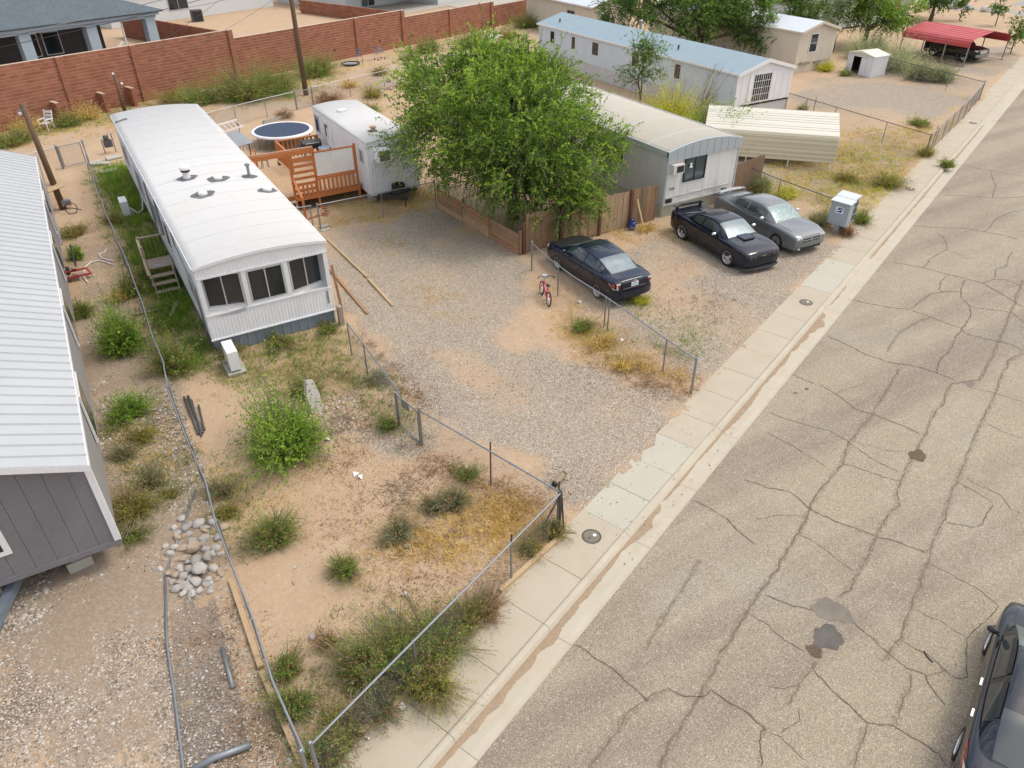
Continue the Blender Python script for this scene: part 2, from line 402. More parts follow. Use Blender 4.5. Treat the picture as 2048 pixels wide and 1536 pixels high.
M_['sidewalk'] = mat('sidewalk_concrete', (.44,.385,.295), .85, var=.10, scale=1.1, fine=.05, fscale=60, dirt=(.36,.29,.20), damt=.4, dscale=.8, bump=.12)
M_['sidewalk_new'] = mat('pale_concrete', (.45,.425,.345), .85, var=.08, scale=1.3, fine=.05, fscale=60, dirt=(.40,.35,.28), damt=.35, dscale=1., bump=.12)
M_['gutter'] = mat('gutter_concrete', (.46,.415,.33), .85, var=.12, scale=1.5, fine=.06, fscale=60, dirt=(.42,.29,.17), damt=.5, dscale=1.3, bump=.12)
M_['crack'] = mat('crack_fill', (.105,.085,.07), .95, var=.35, scale=6)
M_['crack_soft'] = mat('sealed_crack', (.165,.135,.10), .95, var=.3, scale=5)
joints = [-20+1.5*i for i in range(16)]+[3.57,5.07,6.57,8.07,9.54,11.4,12.65,13.87,15.22,16.5,18.,19.5,21.,22.45,24.,25.6,26.65,28.15,29.7,31.2]+[31.2+1.5*i for i in range(1,46)]
swk = tag(thing('sidewalk', 'concrete sidewalk of jointed slabs along the street', None), kind='structure')
pale = {11.4,12.65,13.87,26.65,28.15}
for a, b in zip(joints[:-1], joints[1:]):
    if b-a < .3: continue
    g = .006; dz = random.uniform(-.003,.003)
    m = MB().bx(a+g, b-g, 5.45, 6.62, -.10, .012+dz)
    o = m.build('slab', M_['sidewalk_new'] if a in pale else M_['sidewalk'], swk)
    o.rotation_euler = (0,0,AL)
# bed below the joints
MB().bx(-25, 99, 5.46, 6.60, -.2, -.004).build('bed', M_['crack_soft'], swk).rotation_euler = (0,0,AL)
# curb and gutter: one cross-section swept along the street, dropped at the two driveways
def drop(a):
    d = 0
    for x0, x1 in ((11.0,16.4),(25.7,31.3)):
        if x0-.6 < a < x1+.35: d = max(d, min(1, (a-x0+.6)/.6, (x1+.35-a)/.35))
    return d
cur = tag(thing('curb', 'rolled concrete curb and gutter with sand in it', None), kind='structure')
def sweep(a0, a1, prof, name, m):
    A = np.unique(np.concatenate([np.arange(a0, a1, .25), [a1]])); mb = MB(); n = None
    for a in A:
        pr = prof(a); n = len(pr)
        mb.v += [tuple(S(a, s, z)) for s, z in pr]
    for i in range(len(A)-1):
        for j in range(n-1): mb.f.append((i*n+j, i*n+j+1, (i+1)*n+j+1, (i+1)*n+j)); mb.m.append(0)
    return mb.build(name, m, cur, True)
def curb_prof(a):
    d = drop(a); zt = .012-d*.075; zm = -.02-d*.06
    return [(5.445,-.3),(5.445,.010),(5.40,.011-d*.02),(5.34,zt-.004),(5.29,zm),(5.27,-.135+.01*d),(5.22,-.152),(4.95,-.142),(4.72,ZR+.006),(4.715,-.4)]
joints_c = [j for j in joints if -20 < j < 98]
jj = joints_c[::2]
for a, b in zip(jj[:-1], jj[1:]): sweep(a+.004, b-.004, curb_prof, 'curb_section', M_['gutter'])
# far side of the street
mb = MB()
for a0 in range(-60, 120, 20):
    mb.add([S(a0,-7.2,.0), S(a0,-7.4,.0), S(a0+20,-7.4,.0), S(a0+20,-7.2,.0), S(a0,-7.2,-.3), S(a0+20,-7.2,-.3), S(a0,-9.0,.01), S(a0+20,-9.0,.01)], [(0,1,2,3),(4,0,3,5),(1,6,7,2)])
tag(mb.build('far_sidewalk', M_['sidewalk']), 'concrete sidewalk and curb on the near side of the street', kind='structure')
# sand washed into the gutter
def sand_strip(a0, a1, w0, seed):
    r = np.random.default_rng(seed); A = np.arange(a0, a1, .06); mb = MB(); w = np.convolve(r.random(len(A)+20), np.ones(7)/7, 'same')[10:-10]
    sl = np.sin(np.linspace(0, math.pi, len(A)))**.5
    for a, q, e in zip(A, w, sl):
        ww = max(.0, (w0*(q*2.0)+ (random.random()-.5)*.03)*e); k = ww/.5
        mb.v += [tuple(S(a, 5.272, -.128)), tuple(S(a, 5.24-.3*ww, -.131)), tuple(S(a, 5.24-ww, -.146+.012*k))]
    for i in range(len(A)-1):
        mb.f += [(i*3,i*3+1,i*3+4,i*3+3),(i*3+1,i*3+2,i*3+5,i*3+4)]; mb.m += [0,0]
    return mb
M_['gutter_sand'] = mat('washed_sand', (.40,.30,.20), .95, var=.18, scale=5, fine=.2, fscale=60, bump=.5)
for i, (a0, a1, w) in enumerate(((-4,4.5,.06),(4,11,.13),(10.9,12.9,.14),(13,15,.04),(15,16.8,.05),(16.5,19.5,.13),(19.4,22,.10),(22,23.6,.16),(23.4,25.3,.28),(26,28,.03),(31,36,.06),(36,44,.05),(44,56,.06))):
    tag(sand_strip(a0, a1, w, 90+i).build('gutter_sand', M_['gutter_sand'], cur), kind='stuff')

CR = [ # cracks: width, pixel polyline
 (.10,1,[(1320,1536),(1345,1480),(1400,1390),(1440,1310),(1500,1210),(1552,1140),(1600,1060),(1628,1000),(1680,930),(1700,885),(1745,828),(1768,790),(1800,735)]),
 (.09,1,[(2046,560),(2016,640),(1990,700),(1960,760),(1901,768),(1886,805),(1863,833),(1853,863),(1838,890),(1818,928),(1801,965),(1791,990),(1794,1010),(1776,1033),(1761,1055),(1751,1075),(1736,1110),(1716,1145),(1700,1175),(1676,1195)]),
 (.08,1,[(1631,1322),(1615,1345),(1601,1357),(1586,1385),(1575,1410)]),
 (.08,1,[(2046,706),(2018,722),(2009,740),(1996,768),(1981,813),(1966,840),(1956,858),(1946,888),(1926,933),(1911,968),(1893,1015),(1881,1050),(1861,1093),(1856,1123),(1846,1143),(1841,1172),(1823,1210),(1810,1250),(1803,1275),(1781,1307),(1761,1322)]),
 (.05,0,[(1871,746),(1881,716),(1896,706),(1906,681),(1923,661),(1932,648),(1943,626),(1938,611),(1922,594),(1923,571),(1930,559)]),
 (.04,0,[(1380,1000),(1395,1005),(1420,1020),(1455,1040),(1480,1065),(1510,1090)]),
 (.04,0,[(1146,1291),(1166,1299),(1189,1317),(1224,1337),(1249,1359),(1269,1379),(1296,1402)]),
 (.06,1,[(1180,1536),(1215,1485),(1255,1430),(1296,1402),(1336,1377)]),
 (.04,0,[(1336,1377),(1369,1392),(1404,1392),(1419,1379)]),
 (.05,0,[(1419,1379),(1461,1407),(1499,1429),(1534,1459),(1526,1467),(1519,1502),(1520,1536)]),
 (.035,0,[(1504,1229),(1536,1249),(1561,1274),(1586,1292),(1611,1302)]),
 (.04,0,[(1530,1190),(1586,1212),(1636,1223)]),
 (.04,0,[(1626,1342),(1661,1377),(1691,1402),(1736,1447),(1786,1452),(1836,1479),(1878,1507),(1896,1534)]),
 (.06,1,[(1736,1449),(1718,1489),(1706,1534)]),
 (.055,1,[(1791,1449),(1801,1407),(1813,1387),(1823,1347)]),
 (.04,0,[(1703,1244),(1748,1277),(1776,1307),(1816,1337),(1851,1349),(1863,1377),(1891,1409)]),
 (.035,0,[(1796,1279),(1836,1299),(1873,1322),(1911,1354),(1931,1352),(1936,1279),(1960,1255),(1996,1212),(1961,1179),(1908,1152)]),
 (.03,0,[(1826,1217),(1886,1244),(1934,1277)]),
 (.03,0,[(1536,1462),(1561,1474),(1591,1502),(1618,1524)]),
 (.03,0,[(1534,1374),(1568,1377),(1598,1367)]),
 (.03,0,[(1600,1415),(1596,1440),(1580,1455),(1560,1470)]),
 (.03,0,[(1851,1349),(1880,1340),(1873,1322)]),
 (.035,0,[(1536,825),(1598,845),(1658,860),(1698,885),(1738,914),(1798,945)]),
 (.03,0,[(1536,865),(1568,883),(1611,908),(1656,933)]),
 (.04,0,[(1638,768),(1671,788),(1711,818),(1746,828),(1776,840),(1811,855),(1841,870)]),
 (.025,0,[(1671,788),(1730,765)]),
 (.035,0,[(1681,925),(1723,938),(1766,953),(1801,965)]),
 (.045,0,[(1623,1020),(1661,1038),(1698,1055),(1751,1073),(1798,1085),(1853,1108)]),
 (.035,0,[(1596,1069),(1646,1095),(1668,1118),(1708,1143)]),
 (.03,0,[(1510,1040),(1536,1035),(1568,1029),(1608,1035)]),
 (.035,0,[(1916,968),(1946,978),(1981,1003),(1991,1013),(1976,1030),(1966,1048),(1941,1053),(1891,1044)]),
 (.03,0,[(1931,953),(1961,970),(2001,993),(2023,1018),(2046,1030)]),
 (.03,0,[(1968,845),(2006,863),(2046,878)]),
 (.03,0,[(1940,775),(1975,783),(2003,790),(2047,805)]),
 (.035,0,[(1856,1125),(1886,1138),(1908,1150)]),
 (.025,0,[(1700,880),(1740,892),(1775,900),(1820,905)]),
 (.05,0,[(1696,599),(1773,614),(1821,619),(1861,634),(1921,656),(1928,666),(1961,676),(2023,689),(2047,701)]),
 (.05,0,[(1653,671),(1686,686),(1731,709),(1776,724),(1823,731),(1871,744),(1911,761)]),
 (.05,0,[(1786,524),(1848,536),(1896,549),(1926,556),(1966,566),(2006,589),(2047,614)]),
 (.05,0,[(1821,617),(1840,604),(1861,589),(1886,583),(1921,583)]),
 (.04,0,[(1846,536),(1863,516),(1893,499),(1893,488),(1886,474),(1873,466)]),
 (.035,0,[(1893,499),(1915,508),(1938,520)]),
 (.05,0,[(1826,451),(1881,456),(1926,456),(1973,464),(2011,471),(2036,479)]),
 (.045,0,[(1966,566),(1988,559),(2011,560),(2033,569),(2047,580)]),
 (.045,0,[(1988,558),(1991,539),(2011,534),(2016,516),(2024,504)]),
 (.04,0,[(1896,550),(1881,564),(1878,579),(1888,584)]),
 (.04,0,[(1941,614),(1998,621),(2026,626),(2047,646)]),
 (.05,1,[(1773,704),(1786,684),(1801,664),(1836,644),(1861,634)]),
 (.04,0,[(1583,748),(1606,758),(1630,768)]),
 (.05,0,[(1890,390),(1940,392),(2000,396),(2046,394)]),
 (.05,0,[(1925,330),(1980,342),(2046,352)]),
 (.05,0,[(1985,240),(2020,246),(2046,250)]),
 (.04,0,[(1980,340),(1990,370),(1985,396)]),
 (.045,0,[(1970,464),(1990,440),(2020,425),(2046,420)]),
 (.04,1,[(1400,1120),(1370,1170),(1330,1230),(1290,1300)]),
 (.04,0,[(1487,960),(1510,965),(1536,975),(1580,985),(1623,1020)]),
]
rr = random.Random(5)
t = NT('crack_dust_stain'); t.fin((.20,.165,.13), .95, 0, .1); tb = t.N.new('ShaderNodeBsdfTransparent'); mxx = t.N.new('ShaderNodeMixShader'); t.lk(t.map(t.noise(9, 5, .75), 0.4, .72, 0., .42), mxx.inputs[0]); t.lk(tb.outputs[0], mxx.inputs[1]); t.lk(t.p.outputs[0], mxx.inputs[2]); t.lk(mxx.outputs[0], t.out.inputs[0]); M_['stain'] = t.m
for w, kindc, pts in CR:
    P = [G(x, y, ZR) for x, y in pts]; Q = []
    for p, q in zip(P[:-1], P[1:]):
        L = (q-p).length; n = max(1, int(L/.09))
        for i in range(n): Q.append(p.lerp(q, i/n))
    Q.append(P[-1]); off = 0; mb = MB(); n = len(Q)
    for i, p in enumerate(Q):
        d = (Q[min(i+1,n-1)]-Q[max(i-1,0)]).normalized(); nn = Vector((-d.y, d.x, 0))
        off = off*.72+rr.uniform(-.028,.028); ww = w*(rr.uniform(.06,.40)*.75 if kindc else rr.uniform(.10,.36))
        if i in (0, n-1): ww *= .3
        c = p+nn*off; mb.v += [tuple(c+nn*ww+Vector((0,0,.004))), tuple(c-nn*ww+Vector((0,0,.004)))]
    for i in range(n-1): mb.f.append((2*i,2*i+1,2*i+3,2*i+2)); mb.m.append(0)
    mb.build('crack', M_['crack_soft'] if kindc else M_['crack'], road)
    if kindc or w >= .04:
        sb = MB(); k2 = (.075 if kindc else .035)
        for i, p in enumerate(Q):
            d = (Q[min(i+1,n-1)]-Q[max(i-1,0)]).normalized(); nn = Vector((-d.y, d.x, 0)); ww = k2*rr.uniform(.5,1.3); sb.v += [tuple(p+nn*ww+Vector((0,0,.002))), tuple(p-nn*ww+Vector((0,0,.002)))]
        for i in range(n-1): sb.f.append((2*i,2*i+1,2*i+3,2*i+2)); sb.m.append(0)
        sb.build('crack_stain', M_['stain'], road)
def blob(px, py, ra, rb, mname, name, seed, z=.005, rot=0):
    r = random.Random(seed); c = G(px, py, ZR); n = 40; mb = MB(); ph = [r.uniform(0,6.3) for _ in range(5)]
    vs = []
    for i in range(n):
        t_ = 2*math.pi*i/n; k = 1+.10*math.sin(3*t_+ph[0])+.07*math.sin(5*t_+ph[1])+.05*math.sin(9*t_+ph[2])+r.uniform(-.06,.06)
        x, y = ra*k*math.cos(t_), rb*k*math.sin(t_)
        vs.append((c.x+x*math.cos(rot)-y*math.sin(rot), c.y+x*math.sin(rot)+y*math.cos(rot), ZR+z))
    mb.add(vs, [tuple(range(n))]); return mb.build(name, M_[mname], road)
M_['patch_dark'] = mat('dark_asphalt_patch', (.14,.128,.11), .85, var=.5, scale=4, fine=.2, fscale=70, bump=.4)
M_['patch_mid'] = mat('grey_asphalt_patch', (.235,.205,.165), .9, var=.35, scale=3, fine=.2, fscale=70, bump=.4)
M_['patch_brown'] = mat('brown_pothole', (.16,.115,.075), .95, var=.35, scale=6, fine=.25, fscale=50, bump=.6)
blob(1664,1222,.30,.42,'patch_mid','patch',1,.005,.6)
blob(1655,1275,.34,.27,'patch_dark','patch',2,.009,.2)
blob(1629,1302,.14,.16,'patch_brown','patch',3,.0095)
blob(1835,911,.27,.21,'patch_brown','patch',4,.005,.3)
blob(1940,768,.20,.13,'patch_mid','patch',5,.005,.3)
blob(1613,778,.07,.06,'patch_dark','patch',6); blob(1590,786,.06,.04,'patch_dark','patch',7)
# a stick on the road
o = MB().path([G(1848,1302,ZR+.012), G(1853,1312,ZR+.012), G(1866,1325,ZR+.012)], [.012,.014,.01], 6).build('stick', M_['black_rubber'])
tag(o, 'short dark strip of rubber lying on the asphalt near the parked sedan', 'debris')

# meter box lids in the sidewalk
M_['iron'] = mat('cast_iron', (.075,.075,.072), .65, .3, var=.25, scale=10, dirt=(.25,.2,.14), damt=.4)
for (px, py, lab, cat_) in ((1183,1073,'round dark meter lid in the sidewalk by the fence corner','meter lid'),(1612,605,'round dark meter lid in the sidewalk below the parked black coupe','meter lid'),(1820,378,'round meter lid in the sidewalk beyond the mailboxes','meter lid'),(1946,246,'farthest round meter lid in the sidewalk','meter lid')):
    p = G(px, py, .012); t_ = thing('meter_lid', lab, cat_, p, AL, 'meter lids in the sidewalk')
    MB().lathe([(.235,.001),(.235,.008),(.20,.010),(.195,.006)], 28).build('rim', M_['iron'], t_)
    MB().lathe([(.194,.001),(.194,.007),(.18,.011)], 28).build('cover', M_['patch_mid'], t_)
    MB().lathe([(.045,.011),(.045,.014)], 14, (.075,-.04,0)).build('reader_cap', M_['white_plain'], t_)
    MB().lathe([(.022,.011),(.022,.0135)], 10, (-.07,.01,0)).build('key_hole', M_['black_plastic'], t_)
# ------------------------------------------------------------------ homes
def arc(u, rise): return rise*(1-(2*u-1)**2)
def roofline(u, rise, kind): return arc(u, rise) if kind == 'bow' else rise*(1-abs(2*u-1))
def corr(mb, x0, x1, z0f, z1f, y, step=.2, depth=.018, mi=0, M=None):
    "ribbed wall sheet in the plane y, ribs standing towards -y"
    n = max(1, int(round((x1-x0)/step))); st = (x1-x0)/n; xs_ = []
    for i in range(n):
        a = x0+i*st; xs_ += [(a, 0), (a+st*.62, 0), (a+st*.70, depth), (a+st*.92, depth)]
    xs_.append((x1, 0)); o = len(mb.v); vs = []; fs = []
    for x, d in xs_: vs += [(x, y-d, z0f(x)), (x, y-d, z1f(x))]
    for i in range(len(xs_)-1): fs.append((2*i, 2*i+2, 2*i+3, 2*i+1))
    mb.add(vs, fs, mi, M)
MXL = Matrix(((0,1,0,0),(-1,0,0,0),(0,0,1,0),(0,0,0,1)))   # sheet plane y -> plane x facing -x: (x,y,z)->(y,-x,z)

def home(name, label, x0, x1, y0, y1, zs, ze, rise, kind, wall, side, roofm, skirt, ov=.04, seam=1.2, seam_h=.012, rib=.2, fascia=None, ov_f=.08, roof_t=.08, thick=.10, skirt_rib=.3, trim=None):
    W, L = x1-x0, y1-y0
    t = thing(name, label, 'mobile home', (x0, y0, 0))
    rl = lambda x: ze+roofline(min(1,max(0,x/W)), rise, kind)
    m = MB(); corr(m, 0, W, lambda x: zs, lambda x: rl(x)-.03, 0, rib); m.build('front_wall', wall, t)
    m = MB(); corr(m, 0, L, lambda x: zs, lambda x: ze, 0, rib, .015, 0, Matrix(((0,1,0,0),(-1,0,0,L),(0,0,1,0),(0,0,0,1)))); m.build('side_wall', side, t)
    m = MB(); m.add([(W,0,zs),(W,L,zs),(W,L,ze),(W,0,ze)], [(0,1,2,3)]); m.build('side_wall', side, t)
    n = 12; m = MB(); vs = [(W*i/n, L, zs) for i in range(n+1)]+[(W*i/n, L, rl(W*i/n)) for i in range(n+1)]
    m.add(vs, [(i+1,i,i+n+1,i+n+2) for i in range(n)]); m.build('back_wall', side, t)
    MB().bx(.06, W-.06, .06, L-.06, zs, zs+.04).build('floor_frame', M_['rust'], t)
    # skirting
    if skirt:
        m = MB(); corr(m, .03, W-.03, lambda x: -.12, lambda x: zs+.01, .04, skirt_rib, .02)
        corr(m, .03, L-.03, lambda x: -.12, lambda x: zs+.01, .04, skirt_rib, .02, 0, Matrix(((0,1,0,0),(-1,0,0,L),(0,0,1,0),(0,0,0,1))))
        m.add([(W-.04,.04,-.1),(W-.04,L-.04,-.1),(W-.04,L-.04,zs),(W-.04,.04,zs)], [(0,1,2,3)]); m.add([(.04,L-.04,-.1),(W-.04,L-.04,-.1),(W-.04,L-.04,zs),(.04,L-.04,zs)], [(0,3,2,1)])
        m.build('skirting', skirt, t)
    # roof
    m = MB(); n = 16 if kind == 'bow' else 2; ys_ = [-ov_f, L+ov_f]
    xs_ = [-ov+(W+2*ov)*i/n for i in range(n+1)]
    z_ = lambda x: ze+roofline(min(1,max(0,(x+ov)/(W+2*ov))), rise, kind)
    top = [(x, y, z_(x)+.02) for y in ys_ for x in xs_]; bot = [(x, y, z_(x)+.02-roof_t) for y in ys_ for x in xs_]
    k = n+1; m.add(top+bot, [(i,i+1,k+i+1,k+i) for i in range(n)]+[(2*k+i+1,2*k+i,3*k+i,3*k+i+1) for i in range(n)]+[(i+1,i,2*k+i,2*k+i+1) for i in range(n)]+[(k+i,k+i+1,3*k+i+1,3*k+i) for i in range(n)]+[(0,k,3*k,2*k),(k+n,n,2*k+n,3*k+n)])
    rf = m.build('roof', roofm, t, kind == 'bow')
    if kind == 'bow':
        rf.data.polygons.foreach_set('use_smooth', [i < n for i in range(len(m.f))])
    if seam:
        y = seam*.6
        while y < L:
            s = MB(); vs = []; w = .02
            for x in xs_: vs += [(x, y-w, z_(x)+.0195), (x, y-w*.5, z_(x)+.02+seam_h), (x, y+w*.5, z_(x)+.02+seam_h), (x, y+w, z_(x)+.0195)]
            s.add(vs, [(4*i+j, 4*i+4+j, 4*i+5+j, 4*i+1+j) for i in range(n) for j in range(3)])
            s.build('seam', M_['seam_grey'] if kind == 'bow' else roofm, rf); y += seam
    if trim:
        m = MB(); m.bx(-.02,.09,-.022,.03,zs,ze); m.bx(W-.09,W+.02,-.022,.03,zs,ze); m.bx(-.02,W+.02,-.03,0,zs-.05,zs+.03); m.build('corner_trim', trim, t)
    if fascia:
        m = MB(); n2 = 14
        vs = []
        for i in range(n2+1):
            x = -ov+(W+2*ov)*i/n2; vs += [(x,-ov_f-.025,z_(x)+.03-thick),(x,-ov_f-.025,z_(x)+.03),(x,-ov_f+.0,z_(x)+.03),(x,-ov_f,z_(x)+.03-thick)]
        m.add(vs, [(4*i+j, 4*i+4+j, 4*i+4+(j+1)%4, 4*i+(j+1)%4) for i in range(n2) for j in range(4)]); m.build('fascia', fascia, t)
        m = MB(); m.bx(-ov-.02,-ov+.005,-ov_f,L+ov_f,ze-.10,ze+.02); m.bx(W+ov-.005,W+ov+.02,-ov_f,L+ov_f,ze-.10,ze+.02); m.build('eave_trim', fascia, t)
    return t, W, L
def window(t, wall, u0, u1, z0, z1, L=0, frame=None, paneM=None, fr=.05, mull=1, muntin=0, name='window', proud=.05):
    "window unit on the front (u = x) or on the left side (u = y) wall"
    Mx = Matrix.Identity(4) if wall == 'front' else Matrix(((0,1,0,0),(1,0,0,0),(0,0,1,0),(0,0,0,1)))
    fm = frame or M_['alu']; pm = paneM or M_['glass_dark']
    m = MB(); d = -proud
    m.bx(u0-fr,u1+fr,d,0.02,z0-fr,z0,0,Mx); m.bx(u0-fr,u1+fr,d,0.02,z1,z1+fr,0,Mx); m.bx(u0-fr,u0,d,.02,z0,z1,0,Mx); m.bx(u1,u1+fr,d,.02,z0,z1,0,Mx)
    for i in range(1, mull+1):
        u = u0+(u1-u0)*i/(mull+1); m.bx(u-.02,u+.02,d+.008,.01,z0,z1,0,Mx)
    o = m.build(name, fm, t)
    for i in range(mull+1):
        a = u0+(u1-u0)*i/(mull+1); b = u0+(u1-u0)*(i+1)/(mull+1)
        MB().bx(a+.02*(i>0), b-.02*(i<mull), -.024, -.012, z0, z1, 0, Mx).build('pane', pm, o)
    if muntin:
        mm = MB(); k, j = muntin
        for i in range(1, k): u = u0+(u1-u0)*i/k; mm.bx(u-.012,u+.012,-.036,-.02,z0,z1,0,Mx)
        for i in range(1, j): z = z0+(z1-z0)*i/j; mm.bx(u0,u1,-.033,-.02,z-.012,z+.012,0,Mx)
        mm.build('muntin', fm, o)
    return o

M_['seam_grey'] = mat('weathered_seam', (.52,.52,.51), .6, var=.25, scale=1.5)
# --- the white home with three front windows
M_['white_siding'] = mat('white_siding', (.80,.80,.815), .5, var=.05, dirt=(.42,.38,.33), damt=.35, dscale=1.1, stretch=(1,1,.2))
h1, W, L = home('mobile_home', 'long white mobile home with three front windows and grey skirting', 1.92, 6.06, 22.42, 43.15, .60, 3.1, .17, 'bow', M_['white_siding'], M_['white_siding'], M_['roof_white'], M_['grey_skirt'], seam=1.25, rib=.13, fascia=M_['white_metal'], ov_f=.05)
# the front wall is rebuilt as a shallow bay: lower panel, window band set back towards the corners, upper panel
for c in list(h1.children):
    if c.name.startswith('front_wall'): bpy.data.objects.remove(c)
rl1 = lambda x: 3.1+arc(min(1,max(0,x/W)), .17)
m = MB(); corr(m, 0, W, lambda x: .56, lambda x: 1.42, 0, .11, .005); m.build('front_wall', M_['white_siding'], h1)
m = MB(); corr(m, 0, W, lambda x: 2.72, lambda x: rl1(x)-.03, 0, .11, .005); m.build('front_wall', M_['white_siding'], h1)
m = MB(); m.bx(-.03, W+.03, -.045, .0, .535, .575); m.bx(0, W, -.03, .005, 1.40, 1.45); m.bx(0, W, -.025, .005, 2.69, 2.74); m.build('belt_trim', M_['white_metal'], h1)
for q_ in ((-.005,.13,-.012,.1,1.43,2.71),(W-.13,W+.005,-.012,.1,1.43,2.71),(1.33,1.47,-.01,.06,1.43,2.71),(2.67,2.81,-.01,.06,1.43,2.71),(1.47,2.67,-.008,.04,1.43,1.60),(1.47,2.67,-.008,.04,2.62,2.71)): MB().bx(*q_).build('window_surround', M_['white_metal'], h1)
M_['ledge'] = mat('stained_ledge', (.70,.68,.64), .6, var=.1, dirt=(.40,.27,.14), damt=.7, dscale=2.2)
for q_, nm_ in (([(.13,-.01,1.44),(1.33,-.01,1.44),(1.33,.03,1.44),(.13,.42,1.44)],'ledge'),([(W-.13,-.01,1.44),(W-.13,.42,1.44),(2.81,.03,1.44),(2.81,-.01,1.44)],'ledge'),([(.13,-.01,2.705),(.13,.42,2.705),(1.33,.03,2.705),(1.33,-.01,2.705)],'soffit'),([(W-.13,-.01,2.705),(2.81,-.01,2.705),(2.81,.03,2.705),(W-.13,.42,2.705)],'soffit')): MB().add(q_, [(0,1,2,3)]).build(nm_, M_['ledge'], h1)
MB().add([(.131,.1,1.44),(.131,.42,1.44),(.131,.42,2.705),(.131,.1,2.705)], [(0,1,2,3)]).build('jamb', M_['white_metal'], h1); MB().add([(W-.131,.1,1.44),(W-.131,.42,1.44),(W-.131,.42,2.705),(W-.131,.1,2.705)], [(3,2,1,0)]).build('jamb', M_['white_metal'], h1)
def ang_window(xa, ya, xb, yb):
    p = Vector((xa,ya,0)); d = Vector((xb-xa,yb-ya,0)); Ln = d.length; d.normalize(); nrm = Vector((d.y,-d.x,0))
    Mx = Matrix(((d.x,-nrm.x,0,xa),(d.y,-nrm.y,0,ya),(0,0,1,0),(0,0,0,1)))
    m = MB(); z0, z1 = 1.60, 2.64; f = .045
    m.bx(0,Ln,-.0,.05,1.44,z0-f,0,Mx); m.bx(0,Ln,.0,.05,z1+f,2.705,0,Mx); m.bx(0,.06,0,.05,z0-f,z1+f,0,Mx); m.bx(Ln-.06,Ln,0,.05,z0-f,z1+f,0,Mx)
    m.build('window_panel', M_['white_metal'], h1)
    m = MB(); u0, u1 = .10, Ln-.10
    m.bx(u0-f,u1+f,-.03,.04,z0-f,z0,0,Mx); m.bx(u0-f,u1+f,-.03,.04,z1,z1+f,0,Mx); m.bx(u0-f,u0,-.03,.04,z0,z1,0,Mx); m.bx(u1,u1+f,-.03,.04,z0,z1,0,Mx); um = (u0+u1)/2; m.bx(um-.02,um+.02,-.028,.03,z0,z1,0,Mx)
    o = m.build('window', M_['alu'], h1)
    MB().bx(u0,um-.02,0,.012,z0,z1,0,Mx).build('pane', M_['screen'], o); MB().bx(um+.02,u1,.004,.016,z0,z1,0,Mx).build('pane', M_['glass_dark'], o)
ang_window(.13, .36, 1.36, .02); ang_window(2.78, .02, W-.13, .36); ang_window(1.44, .012, 2.70, .012)
# a torn strip of trim, a bare patch and the left wall's openings
MB().bx(3.93, 3.99, -.035, -.012, .85, 1.32).build('missing_trim', M_['wood_grey'], h1)
m = MB(); m.add([(.3,-.05,1.36),(1.25,-.07,1.49),(1.25,-.06,1.36),(.95,-.05,1.33)], [(0,3,2,1),(0,1,2,3)]); m.build('loose_trim', M_['white_metal'], h1)
for u0, u1, z0, z1 in ((1.0,1.9,1.5,2.5),(8.2,9.4,1.4,2.4),(12.5,13.9,1.3,2.4),(17.2,18.4,1.5,2.4)): window(h1, 'side', u0, u1, z0, z1, frame=M_['alu'], paneM=M_['screen'], proud=.06)
m = MB(); m.bx(-.04,.0,5.2,6.15,.75,2.75); d_ = m.build('door', M_['white_metal'], h1)
MB().bx(-.055,-.04,5.35,6.0,1.75,2.6).build('pane', M_['glass_dark'], d_); MB().bx(-.09,-.04,5.26,5.31,1.65,1.75).build('handle', M_['alu'], d_)
m = MB(); m.path([(-.05,.5,.2),(-.05,.5,2.2),(-.05,3.6,2.5),(-.05,3.7,3.0)], .03, 6); m.path([(-.05,10.2,.3),(-.05,10.2,2.8)], .03, 6); m.path([(-.05,7.2,1.6),(-.05,7.2,3.0)], .04, 6); m.build('conduit', M_['galv'], h1)
